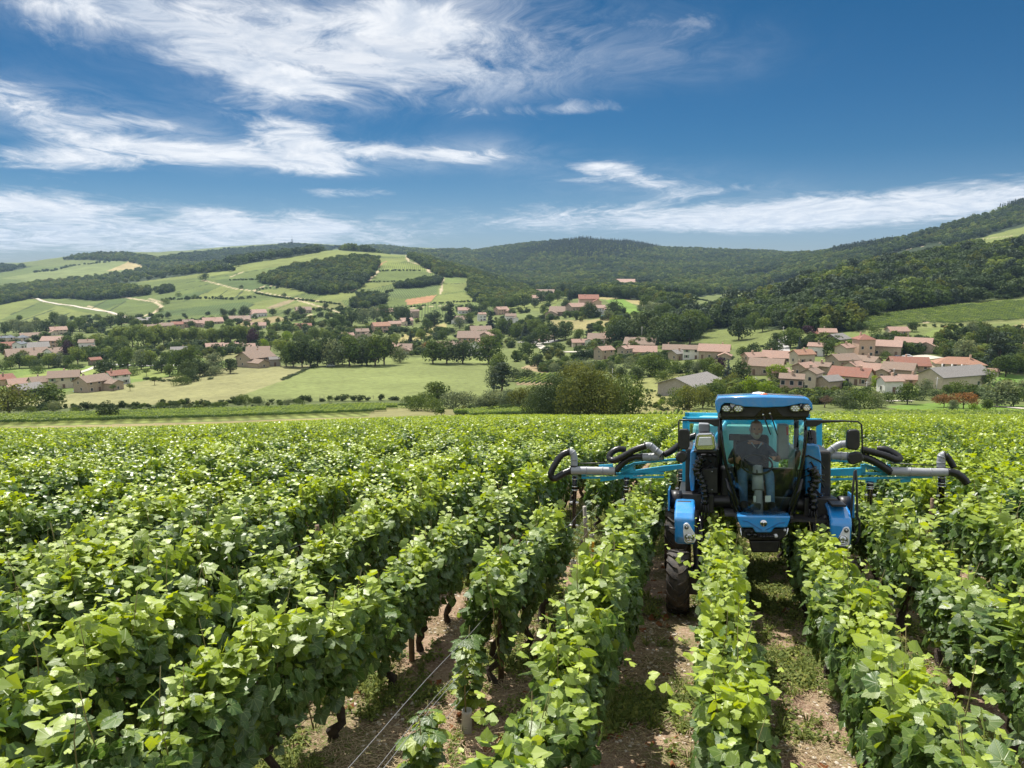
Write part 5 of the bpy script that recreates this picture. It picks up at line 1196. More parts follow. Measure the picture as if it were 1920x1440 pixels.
# ================================================================== the driver
def build_driver():
    SK = mat('skin', (.50, .26, .17), .55, var=.1, scale=25); SH = mat('dark_polo', (.040, .050, .080), .9, var=.25, scale=20); JE = mat('denim', (.10, .19, .33), .9, var=.25, scale=14)
    SHOE = mat('work_shoe', (.03, .026, .022), .7); HAIR = mat('grey_hair', (.50, .47, .44), .85, var=.3, scale=80); COLL = mat('polo_collar', (.55, .62, .68), .85)
    root = empty('person'); root.matrix_world = TRM
    tag(root, 'bearded man in dark polo shirt and jeans seated in the tractor cab', 'person')
    hx = tp(*z3(785, 620), .80); hc = Vector((hx.x, .80, hx.z+.02))
    lh = tp(*z3(500, 1050), .56); rh = tp(*z3(1040, 1010), .46)
    J = {'pel': (-.06, .93, 1.64), 'sp1': (-.06, .93, 1.78), 'sp2': (-.06, .90, 1.93), 'chest': (-.06, .87, 2.03), 'neck': (hc.x, .84, 2.11),
         'ls': (-.24, .86, 2.03), 'rs': (.12, .86, 2.03), 'le': (-.34, .78, 1.84), 're': (.26, .70, 1.90), 'lw': tuple(lh+Vector((.02, .07, .02))), 'rw': tuple(rh+Vector((.03, .08, .02))),
         'lhand': tuple(lh+Vector((0, 0, -.01))), 'rhand': tuple(rh),
         'lhip': (-.15, .90, 1.63), 'rhip': (.03, .90, 1.63), 'lk': (-.20, .46, 1.76), 'rk': (.13, .44, 1.76), 'la': (-.175, .34, 1.37), 'ra': (.15, .33, 1.37), 'lt': (-.185, .16, 1.31), 'rt': (.17, .14, 1.31)}
    rad = {'pel': .15, 'sp1': .145, 'sp2': .155, 'chest': .15, 'neck': .060, 'ls': .075, 'rs': .075, 'le': .050, 're': .048, 'lw': .032, 'rw': .032, 'lhand': .036, 'rhand': .036, 'lhip': .095, 'rhip': .095, 'lk': .072, 'rk': .072, 'la': .050, 'ra': .050, 'lt': .040, 'rt': .040}
    Eg = [('pel', 'sp1'), ('sp1', 'sp2'), ('sp2', 'chest'), ('chest', 'neck'), ('chest', 'ls'), ('chest', 'rs'), ('ls', 'le'), ('rs', 're'), ('le', 'lw'), ('re', 'rw'), ('lw', 'lhand'), ('rw', 'rhand'), ('pel', 'lhip'), ('pel', 'rhip'), ('lhip', 'lk'), ('rhip', 'rk'), ('lk', 'la'), ('rk', 'ra'), ('la', 'lt'), ('ra', 'rt')]
    zone = {}
    for a, b in Eg: zone[(a, b)] = 1 if a in ('pel', 'sp1', 'sp2', 'chest', 'ls', 'rs') else 2
    for k in (('chest', 'neck'), ('le', 'lw'), ('re', 'rw'), ('lw', 'lhand'), ('rw', 'rhand')): zone[k] = 0
    for k in (('pel', 'lhip'), ('pel', 'rhip')): zone[k] = 2
    for k in (('la', 'lt'), ('ra', 'rt')): zone[k] = 3
    # fingers curled round what the hand holds
    for s, h in (('l', 'lhand'), ('r', 'rhand')):
        c = Vector(J[h])
        for i in range(5):
            if i == 4: p1 = c+Vector((.035 if s == 'l' else -.035, -.015, .02)); p2 = p1+Vector((.012 if s == 'l' else -.012, -.03, -.012))
            else:
                dz = .028-.018*i; p1 = c+Vector(((-.012 if s == 'l' else .012), -.045, dz)); p2 = p1+Vector(((.030 if s == 'l' else -.030), -.022+.003*i, -.014))
            a, b = '%sf%da' % (s, i), '%sf%db' % (s, i); J[a] = tuple(p1); J[b] = tuple(p2); rad[a] = .0105; rad[b] = .008; Eg += [(h, a), (a, b)]; zone[(h, a)] = zone[(a, b)] = 0
    names = list(J); me = bpy.data.meshes.new('skeleton'); me.from_pydata([J[n] for n in names], [(names.index(a), names.index(b)) for a, b in Eg], [])
    o = bpy.data.objects.new('skeleton', me); COL.objects.link(o)
    sk = o.modifiers.new('skin', 'SKIN'); sk.use_smooth_shade = True
    for i, n in enumerate(names): me.skin_vertices[0].data[i].radius = (rad[n], rad[n]*(.78 if n in ('sp1', 'sp2', 'chest', 'pel') else 1))
    me.skin_vertices[0].data[names.index('pel')].use_root = True
    sb = o.modifiers.new('sub', 'SUBSURF'); sb.levels = 2; sb.render_levels = 2
    dg = bpy.context.evaluated_depsgraph_get(); ev = bpy.data.meshes.new_from_object(o.evaluated_get(dg)); bpy.data.objects.remove(o)
    segs = [(Vector(J[a]), Vector(J[b]), zone[(a, b)]) for a, b in Eg]
    V = [v.co.copy() for v in ev.vertices]; F = [tuple(p.vertices) for p in ev.polygons]; zf = []
    for p in ev.polygons:
        c = p.center; best = (1e9, 0)
        for a, b, z in segs:
            d = b-a; t = max(0, min(1, (c-a).dot(d)/max(1e-9, d.length_squared))); q = (c-a-d*t).length
            if q < best[0]: best = (q, z)
        z = best[1]
        if z == 0 and 1.97 < c.z < 2.085 and abs(c.x-hc.x) < .3: z = 1
        zf.append(z)
    # head: ellipsoid shaped with brow, nose, jaw; eyes at half height; ears
    n0 = len(V); nu, nv = 24, 18; hr = Vector((.078, .098, .122))
    for j in range(nv+1):
        ph = math.pi*j/nv; sz = math.cos(ph)
        for i in range(nu):
            th = 2*math.pi*i/nu; x = math.sin(ph)*math.sin(th); y = -math.sin(ph)*math.cos(th)
            front = max(0, -y)*math.sin(ph)
            p = Vector((x*hr.x, y*hr.y, sz*hr.z))
            if sz < -.25: p.x *= 1-.22*(-.25-sz); p.y -= .010*(-.25-sz)*front
            g = lambda cx, cz, w, h: math.exp(-((x-cx)/w)**2-((sz-cz)/h)**2)*front
            p.y -= .026*g(0, -.10, .16, .24)+.008*g(0, .22, .5, .10)+.010*g(0, -.52, .35, .12)
            p.y += .010*(g(.38, .06, .2, .12)+g(-.38, .06, .2, .12))
            V.append(hc+p)
    for j in range(nv):
        for i in range(nu):
            f = (n0+j*nu+i, n0+(j+1)*nu+i, n0+(j+1)*nu+(i+1) % nu, n0+j*nu+(i+1) % nu); F.append(f); zf.append(0)
    body = np_mesh('body', [tuple(v) for v in V], [np.array([f for f in F if len(f) == k]) for k in (3, 4) if any(len(f) == k for f in F)], [SK, SH, JE, SHOE], [z for k in (3, 4) for f, z in zip(F, zf) if len(f) == k], smooth=True)
    link('body', body, root)
    bpy.data.meshes.remove(ev)
    def shell(name, cond, off, m):
        mb = MB(); idx = {}; VV = []; FF = []
        for j in range(nv):
            for i in range(nu):
                f = (n0+j*nu+i, n0+(j+1)*nu+i, n0+(j+1)*nu+(i+1) % nu, n0+j*nu+(i+1) % nu); c = sum((V[k] for k in f), Vector())/4-hc
                if cond(c.x/hr.x, c.y/hr.y, c.z/hr.z):
                    g = []
                    for k in f:
                        if k not in idx: idx[k] = len(VV); d = V[k]-hc; VV.append(hc+d*(1+off*(1+.25*math.sin(k*7.1))))
                        g.append(idx[k])
                    FF.append(g)
        mb.add(VV, FF, True); return mb.build(name, m, root)
    shell('beard', lambda x, y, z: z < -.30 and y < .25 and not (abs(x) < .25 and -.52 < z < -.42), .10, HAIR)
    shell('hair', lambda x, y, z: (y > .05 and z > -.35 and z < .8) or (abs(x) > .72 and y > -.45 and z > -.1 and z < .55), .07, HAIR)
    for s in (-1, 1):
        mb = MB(); c = hc+Vector((s*.029, -.090, .008)); mb.lathe([(.013, .006), (.011, -.003), (.006, -.006), (.001, -.007)], c, (0, 1, 0), 10); mb.build('eye', mat('eye', (.06, .05, .05), .3) if s < 0 else bpy.data.materials['eye'], root)
        mb = MB(); c = hc+Vector((s*.080, .01, -.005)); mb.lathe([(.001, -.012), (.018, -.006), (.026, 0), (.018, .006), (.001, .008)], c, (s, -.2, 0), 10); mb.build('ear', SK, root)
    mb = MB(); mb.tube([hc+Vector((-.030, -.095, -.055)), hc+Vector((0, -.104, -.058)), hc+Vector((.030, -.095, -.055))], [.003, .006, .003], 6); mb.build('mouth', mat('lip', (.33, .12, .09), .5), root)
    for s in (-1, 1):
        mb = MB(); n_ = Vector(J['neck']); mb.add([n_+Vector((s*.060, -.040, .0)), n_+Vector((s*.010, -.118, -.07)), n_+Vector((s*.024, -.122, -.055)), n_+Vector((s*.072, -.062, -.004))], [(0, 1, 2, 3)], True); c_ = mb.build('collar', COLL, root)
        so = c_.modifiers.new('thick', 'SOLIDIFY'); so.thickness = .006
build_driver()
# ================================================================== valley: trees, houses, lanes
def unit_tree(kind, seed):
    P = {'green': ('round', .95, .16, 1500, .072, 'green', 17), 'dark': ('round', .95, .08, 1500, .072, 'dark', 16), 'light': ('round', .90, .18, 1500, .072, 'light', 18), 'grey': ('round', 1.0, .10, 1500, .07, 'grey', 18),
         'olive': ('round', 1.15, .06, 1600, .068, 'olive', 20), 'bright': ('round', .95, .12, 1400, .065, 'bright', 15), 'purple': ('round', .9, .10, 1300, .072, 'purple', 14), 'rust': ('spread', 1.5, .22, 1500, .072, 'rust', 22),
         'tall': ('tall', .42, .05, 1300, .050, 'dark', 14), 'cone': ('cone', .45, .06, 1500, .050, 'conifer', 20), 'cedar': ('cedar', .62, .05, 1800, .055, 'conifer', 26), 'blue': ('cone', .42, .05, 1400, .048, 'blue', 20),
         'bush': ('round', 1.6, .0, 1300, .085, 'green', 14), 'bushd': ('round', 1.6, .0, 1300, .085, 'dark', 14), 'bushg': ('round', 1.5, .0, 1300, .085, 'grey', 14), 'fruit': ('spread', 1.0, .38, 700, .070, 'green', 14),
         'plane': ('round', .80, .30, 1400, .072, 'light', 16)}[kind]
    sh, W, base, n, size, lf, lobes = P
    rg = np.random.default_rng(seed); Pt, d, idx, C, Rr = crown_points(sh, 1, W, base, n, rg, lobes); V, F = leaf_cloud(Pt, d, np.full(n, size), rg, .42)
    tint = np.clip(rg.random(lobes)[idx]*.45+.2*rg.random(n)+.25*Pt[:, 2], 0, 1)
    crown = np_mesh('crown', V, F, [LEAF[lf]], attrs={'tint': ('FLOAT', 'FACE', tint)})
    mb = MB(); r0 = .028; mb.tube([(0, 0, -.08), (.01, 0, .12), (-.01, .01, .35), (0, 0, .7)], [r0*1.3, r0, r0*.75, r0*.25], 7)
    for i in rg.permutation(len(C))[:6]:
        c = Vector(C[i]); p0 = Vector((0, 0, max(.10, base*.9))); mb.tube([p0, p0.lerp(c, .5)+Vector((0, 0, -.02)), c], [r0*.5, r0*.33, r0*.1], 5)
    return crown, mb.mesh('trunk', BARK)
def bare_tree(seed):
    """winter-brown small tree: thin twigs, few dry leaves"""
    rg = np.random.default_rng(seed); mb = MB(); tips = []
    def grow(p, d, L_, r, lev):
        q = p+d*L_; mid = p+d*L_*.5+Vector(rg.normal(0, .03*L_*3, 3)); mb.tube([p, mid, q], [r, r*.8, r*.55], 5 if lev < 2 else 4, caps=False); tips.append(q)
        if lev < 4:
            for _ in range(4 if lev < 2 else 3):
                e = (d+Vector(rg.normal(0, .55, 3))+Vector((0, 0, .12))).normalized(); grow(q if rg.random() < .6 else mid, e, L_*rg.uniform(.55, .8), r*.55, lev+1)
    grow(Vector((0, 0, -.05)), Vector((.08, 0, 1)), .24, .035, 0)
    T = np.array([tuple(t) for t in tips]); P_ = T[rg.integers(0, len(T), 900)]+rg.normal(0, .035, (900, 3)); V, F = leaf_cloud(P_, rg.normal(0, 1, (900, 3)), np.full(900, .026), rg, .5)
    return np_mesh('crown', V, F, [LEAF['brown']], attrs={'tint': ('FLOAT', 'FACE', rg.random(900)*.6)}), mb.mesh('trunk', mat('dry_twigs', (.16, .12, .09), .9))
TREES = {k: [unit_tree(k, 400+i*10+s) for s in range(3)] for i, k in enumerate(['green', 'dark', 'light', 'grey', 'olive', 'bright', 'purple', 'rust', 'tall', 'cone', 'cedar', 'blue', 'bush', 'bushd', 'bushg', 'fruit', 'plane'])}
TREES['bare'] = [bare_tree(3)]
LOOK = {'green': 'round mid green tree', 'dark': 'dense dark green tree', 'light': 'pale green leafy tree', 'grey': 'grey green rounded tree', 'olive': 'wide olive green tree', 'bright': 'bright yellow green tree', 'purple': 'dark purple leaved tree', 'rust': 'spreading tree with rusty leaves',
        'tall': 'tall narrow dark tree', 'cone': 'pointed dark conifer', 'cedar': 'tall dark layered conifer', 'blue': 'blue grey spruce', 'bush': 'low green bush', 'bushd': 'low dark bush', 'bushg': 'low grey green bush', 'fruit': 'small open fruit tree', 'plane': 'round pale plane tree', 'bare': 'bare brown twiggy tree'}
TCOUNT = [0]
trg = np.random.default_rng(77)
def tree(u, v, hpx, kind, place, w=1.0, pos=None, h=None):
    p = pos if pos is not None else hit(u, v); H = h if h else hpx*p.y/FPX
    root = empty('bush' if kind.startswith('bush') else 'tree', p, trg.random()*6.28); ww = H*w*trg.uniform(.95, 1.1); root.scale = (ww, ww, H)
    lib = TREES[kind]; cr, tr = lib[trg.integers(0, len(lib))]
    link('crown', cr, root)
    if not kind.startswith('bush'): link('trunk', tr, root)
    tag(root, LOOK[kind]+' '+place, 'bush' if kind.startswith('bush') else 'tree', LOOK[kind]+' '+place); TCOUNT[0] += 1
    return root
def trees(lst, place):
    for t in lst: tree(t[0], t[1], t[2], t[3], place, *(t[4:5]))
def belt(p0, p1, n, h, kinds, place, jv=2, w=1.0):
    for i in range(n):
        t = (i+.5)/n; tree(p0[0]+(p1[0]-p0[0])*t+trg.normal(0, 2.5), p0[1]+(p1[1]-p0[1])*t+trg.normal(0, jv), h*trg.uniform(.82, 1.15), kinds[trg.integers(0, len(kinds))], place, w)
belt((528, 688), (728, 684), 13, 50, ['green', 'dark', 'grey', 'green'], 'in the belt above the pasture', 1.5, .85)
trees([(750, 680, 30, 'grey'), (812, 682, 44, 'green', 1.05), (838, 682, 45, 'dark', 1.05), (868, 682, 44, 'dark', 1.05), (916, 682, 52, 'green', 1.05)], 'at the top edge of the pasture')
belt((118, 660), (300, 652), 9, 32, ['light', 'plane', 'green'], 'in the old avenue by the town', 2); belt((215, 650), (480, 646), 15, 34, ['plane'], 'in the row behind the white bungalows', 1.2)
trees([(475, 650, 34, 'purple', .8), (225, 688, 42, 'dark'), (240, 690, 38, 'green'), (265, 692, 36, 'grey'), (283, 690, 34, 'light'), (312, 690, 30, 'green')], 'beside the lane through the valley')
trees([(340, 700, 46, 'green'), (357, 700, 50, 'green', .9), (352, 712, 36, 'dark'), (404, 700, 38, 'grey'), (432, 700, 28, 'dark'), (375, 706, 34, 'dark'), (358, 716, 24, 'bushd'), (340, 722, 22, 'bush'), (386, 704, 26, 'bushg'), (404, 704, 18, 'bushg'), (318, 706, 24, 'green'), (303, 698, 28, 'dark'), (290, 722, 18, 'fruit'), (275, 705, 16, 'fruit'), (250, 704, 14, 'bush')], 'in the clump beside the hay field')
trees([(20, 692, 24, 'green'), (36, 690, 28, 'green'), (55, 690, 26, 'light'), (68, 694, 18, 'bushd'), (92, 690, 30, 'light'), (110, 688, 28, 'grey'), (128, 690, 24, 'green'), (128, 672, 34, 'purple', .7), (146, 684, 36, 'light'), (160, 676, 26, 'green'), (4, 698, 22, 'bush'), (72, 700, 14, 'bush'), (140, 696, 14, 'bush')], 'in the orchard below the town')
trees([(196, 716, 42, 'dark', 1.1)], 'standing behind the red roofed farm'); trees([(213, 733, 14, 'fruit'), (244, 733, 16, 'fruit')], 'in the hay field below the farm')
trees([(94, 766, 46, 'green', 1.35)], 'in front of the stone farm'); trees([(18, 778, 58, 'olive', 1.0)], 'beside the open farm shed'); trees([(198, 786, 34, 'dark', 1.15)], 'alone on the bank above the vines')
trees([(105, 772, 20, 'bushg'), (140, 778, 14, 'bush'), (250, 774, 12, 'bushd'), (60, 776, 14, 'bush'), (300, 768, 14, 'bush'), (330, 766, 12, 'bushd'), (410, 765, 12, 'bush'), (455, 758, 18, 'bush'), (483, 760, 15, 'bushd'), (540, 762, 14, 'bushg'), (560, 760, 14, 'bush'), (620, 764, 10, 'bushg')], 'on the rough bank below the hay field')
trees([(942, 734, 58, 'cedar', 1.2), (926, 732, 48, 'grey', .7), (936, 706, 42, 'green', 1.1), (960, 715, 24, 'bushd'), (985, 712, 20, 'bushd')], 'at the corner of the pasture')
trees([(820, 756, 42, 'green', 1.1), (795, 762, 26, 'bush'), (770, 765, 22, 'bush'), (845, 766, 30, 'bushg'), (870, 766, 32, 'bushg'), (900, 768, 26, 'grey'), (930, 766, 34, 'bushg'), (955, 766, 36, 'grey'), (780, 770, 26, 'bush'), (815, 772, 26, 'bush'), (975, 770, 42, 'olive'), (915, 752, 14, 'bushd'), (1000, 762, 40, 'olive')], 'in the hedge below the pasture')
# big scrub in front of the field's far corner, built finer
BIG = {}
for nm, lf, sd in (('a', 'dark', 31), ('b', 'olive', 32), ('c', 'green', 33)):
    rg = np.random.default_rng(sd); Pt, d, idx, C, Rr = crown_points('round', 1, 1.45, .0, 9000, rg, 34, .24); V_, F_ = leaf_cloud(Pt, d, np.full(9000, .038), rg, .45)
    BIG[nm] = np_mesh('crown', V_, F_, [LEAF[lf]], attrs={'tint': ('FLOAT', 'FACE', np.clip(rg.random(34)[idx]*.4+.3*rg.random(9000)+.25*Pt[:, 2], 0, 1))})
for u, v, h, nm, lb in ((1050, 790, 84, 'a', 'large dark green bush leading the scrub beyond the vine rows'), (1105, 792, 100, 'b', 'largest olive brown bush in the scrub beyond the vine rows'), (1155, 788, 88, 'c', 'large green bush at the open meadow end of the scrub'), (1085, 775, 92, 'b', 'olive bush at the back of the scrub beyond the vines'), (1020, 784, 58, 'a', 'smaller dark bush at the hedge end of the scrub')):
    p = hit(u, v); H = h*p.y/FPX; r_ = empty('bush', p, trg.random()*6); r_.scale = (H*.92, H*.92, H); link('crown', BIG[nm], r_); link('trunk', TREES['olive'][0][1], r_); tag(r_, lb, 'bush', 'scrub beyond the vine rows')
trees([(1240, 716, 22, 'bush'), (1196, 718, 32, 'dark'), (1222, 706, 42, 'green', 1.1), (1205, 702, 34, 'light'), (1250, 704, 32, 'bush'), (1163, 714, 28, 'dark'), (1145, 700, 22, 'grey'), (1125, 705, 26, 'green'), (1100, 700, 24, 'bushg'), (1075, 698, 22, 'bushg'), (1060, 690, 24, 'green'), (1040, 700, 18, 'bushg'), (1180, 690, 20, 'bushg'), (1245, 690, 24, 'dark', 1.1), (1270, 700, 22, 'bush'), (1290, 698, 24, 'green'), (1305, 700, 22, 'grey'), (1320, 698, 26, 'green'), (1010, 690, 26, 'dark'), (985, 672, 30, 'green'), (1000, 650, 30, 'dark')], 'in the gardens of the middle hamlet')
trees([(1288, 768, 46, 'olive', .9), (1318, 766, 40, 'olive', .9), (1262, 768, 26, 'bush'), (1240, 762, 14, 'bright'), (1335, 762, 44, 'green'), (1350, 752, 40, 'light'), (1305, 752, 30, 'bush'), (1328, 750, 28, 'bushg'), (1275, 752, 24, 'bush')], 'in front of the grey roofed shed')
trees([(1364, 716, 46, 'blue', 1.15), (1388, 722, 48, 'dark', .8), (1350, 704, 34, 'purple', .8), (1375, 730, 30, 'olive'), (1340, 716, 36, 'light'), (1330, 700, 30, 'green'), (1408, 756, 50, 'bright', .8), (1382, 756, 36, 'green')], 'between the shed and the village')
trees([(1456, 716, 34, 'bright', 1.2), (1436, 752, 40, 'bright'), (1427, 764, 26, 'bushd', .8), (1505, 738, 26, 'tall', .6), (1486, 736, 16, 'tall', .6), (1573, 735, 30, 'bright', .8), (1590, 738, 20, 'bushd'), (1640, 728, 24, 'bright'), (1550, 668, 30, 'green', 1.1), (1567, 676, 14, 'bright', 1.4), (1555, 678, 10, 'purple', 1.4), (1495, 675, 14, 'bush'), (1523, 642, 20, 'dark'), (1620, 655, 16, 'bush')], 'among the village houses')
trees([(1546, 764, 44, 'bare', 1.0)], 'at the edge of the vine field'); trees([(1582, 764, 30, 'bushg'), (1610, 766, 34, 'bush'), (1640, 764, 28, 'bushg'), (1597, 770, 16, 'bushd'), (1660, 756, 22, 'bush'), (1570, 760, 20, 'bush')], 'in the scrub before the village')
trees([(1701, 758, 40, 'green', 1.0)], 'at the corner of the lawn'); trees([(1724, 750, 16, 'bushd', 1.6), (1755, 748, 16, 'bushd', 1.6), (1775, 745, 24, 'green'), (1735, 740, 30, 'grey'), (1800, 742, 26, 'bush')], 'in the hedge behind the lawn')
trees([(1770, 764, 30, 'rust'), (1806, 766, 36, 'rust')], 'on the lawn below the village'); trees([(1787, 774, 24, 'grey', .8), (1826, 776, 20, 'bright', .9), (1850, 775, 26, 'green', .8)], 'planted alone on the lawn')
trees([(1868, 762, 52, 'grey', 1.2), (1900, 762, 36, 'green'), (1920, 752, 40, 'grey')], 'at the lawn by the road')
trees([(1806, 678, 42, 'grey', 1.1)], 'above the long barn, silvery leaved'); trees([(1872, 700, 80, 'cedar', 1.1)], 'towering beside the columned house'); trees([(1848, 726, 36, 'light'), (1885, 706, 40, 'green'), (1908, 700, 34, 'green'), (1895, 640, 26, 'light'), (1905, 662, 34, 'dark'), (1850, 648, 36, 'dark'), (1780, 640, 22, 'dark'), (1760, 645, 20, 'green'), (1820, 630, 26, 'grey'), (1846, 625, 20, 'olive'), (1780, 622, 14, 'rust'), (1735, 650, 18, 'green'), (1710, 622, 18, 'dark'), (1660, 640, 18, 'grey'), (1765, 668, 18, 'bush'), (1720, 664, 14, 'bush'), (1660, 672, 14, 'bush'), (1890, 735, 26, 'green')], 'in the gardens above the village')
trees([(1385, 638, 42, 'dark', 1.15)], 'alone in the meadow by the wood'); trees([(1482, 652, 38, 'green', 1.2), (1498, 664, 34, 'blue', .9), (1448, 668, 30, 'dark', 1.2), (1455, 648, 24, 'dark'), (1410, 672, 30, 'dark'), (1392, 672, 22, 'green'), (1520, 652, 22, 'dark'), (1515, 636, 26, 'purple'), (1430, 622, 28, 'light'), (1540, 618, 30, 'green'), (1560, 612, 36, 'dark'), (1590, 616, 34, 'green'), (1500, 620, 34, 'green'), (1470, 616, 30, 'grey'), (1415, 616, 30, 'green'), (1610, 622, 18, 'dark'), (1640, 628, 16, 'bush'), (1665, 622, 14, 'dark')], 'along the lane to the wood')
belt((1145, 645), (1240, 640), 8, 48, ['dark', 'dark', 'green', 'tall'], 'in the dark grove behind the hamlet', 5); belt((1240, 650), (1310, 640), 6, 50, ['dark', 'green'], 'at the foot of the wooded hill', 6)
trees([(1106, 640, 34, 'cedar'), (1085, 640, 24, 'green'), (1060, 636, 30, 'dark'), (1040, 640, 36, 'dark'), (1018, 645, 36, 'green'), (1000, 632, 34, 'green'), (985, 640, 38, 'cone', 1.3), (970, 636, 30, 'green'), (955, 630, 34, 'cone', 1.2), (942, 626, 30, 'green'), (930, 650, 34, 'light'), (920, 625, 44, 'cone', 1.2), (905, 640, 20, 'bush')], 'in the grove between the two farms')
trees([(1152, 592, 28, 'dark', 1.1), (1168, 590, 14, 'dark'), (1140, 600, 18, 'grey'), (1108, 596, 30, 'dark', .9), (1200, 585, 14, 'grey', 1.0), (1068, 565, 26, 'cone'), (1060, 580, 18, 'dark'), (1020, 590, 16, 'green'), (1080, 600, 16, 'green')], 'on the knoll around the old farm')
trees([(845, 606, 42, 'tall', 1.3), (862, 616, 22, 'grey'), (800, 622, 24, 'green'), (815, 612, 30, 'dark'), (830, 640, 22, 'green'), (790, 640, 22, 'light'), (770, 648, 30, 'cone'), (755, 656, 18, 'bushd'), (740, 645, 20, 'light'), (802, 656, 18, 'rust', .8), (715, 660, 20, 'dark'), (880, 606, 20, 'green'), (765, 610, 28, 'cone'), (756, 605, 30, 'dark'), (745, 600, 26, 'dark'), (700, 600, 26, 'grey'), (680, 606, 28, 'grey'), (660, 612, 30, 'dark'), (640, 616, 26, 'green'), (720, 596, 26, 'green'), (625, 622, 24, 'green'), (650, 640, 16, 'bush'), (680, 645, 16, 'dark'), (705, 645, 14, 'dark'), (610, 640, 22, 'light'), (590, 640, 26, 'light'), (560, 645, 26, 'light'), (540, 645, 24, 'bright'), (512, 640, 22, 'light'), (495, 655, 20, 'bright'), (575, 650, 22, 'green'), (527, 664, 30, 'light')], 'in the gardens of the new houses')
trees([(420, 594, 16, 'dark'), (437, 594, 16, 'dark'), (458, 596, 22, 'dark'), (512, 592, 14, 'dark'), (540, 592, 14, 'dark'), (565, 590, 16, 'dark'), (610, 580, 12, 'dark'), (640, 588, 16, 'dark'), (655, 590, 14, 'green'), (315, 597, 12, 'dark'), (423, 604, 12, 'dark'), (300, 585, 8, 'bush'), (335, 556, 7, 'bush'), (384, 526, 12, 'bushd'), (452, 541, 6, 'bushd'), (532, 558, 8, 'bushd'), (310, 570, 10, 'bush'), (365, 560, 8, 'bush'), (350, 562, 7, 'bushd'), (414, 560, 6, 'bushd'), (447, 500, 10, 'bushd'), (36, 603, 12, 'green'), (460, 612, 10, 'green'), (360, 615, 14, 'green'), (390, 618, 16, 'green'), (430, 622, 18, 'green'), (480, 618, 14, 'dark'), (445, 640, 22, 'dark')], 'scattered over the lower vine slope')
belt((0, 625), (140, 618), 9, 24, ['dark', 'green', 'grey', 'dark'], 'above the town roofs', 6); belt((140, 622), (300, 612), 10, 22, ['dark', 'green', 'dark'], 'along the valley floor beyond the town', 6); belt((1000, 575), (1060, 555), 5, 20, ['green', 'dark'], 'by the road over the knoll', 3); belt((1150, 560), (1240, 556), 9, 22, ['dark', 'green'], 'lining the field on the knoll', 2); belt((1210, 590), (1250, 605), 5, 28, ['green', 'grey'], 'beside the climbing road', 4); belt((880, 590), (990, 572), 9, 20, ['green', 'dark', 'cone'], 'among houses under the vineyard hill', 5)
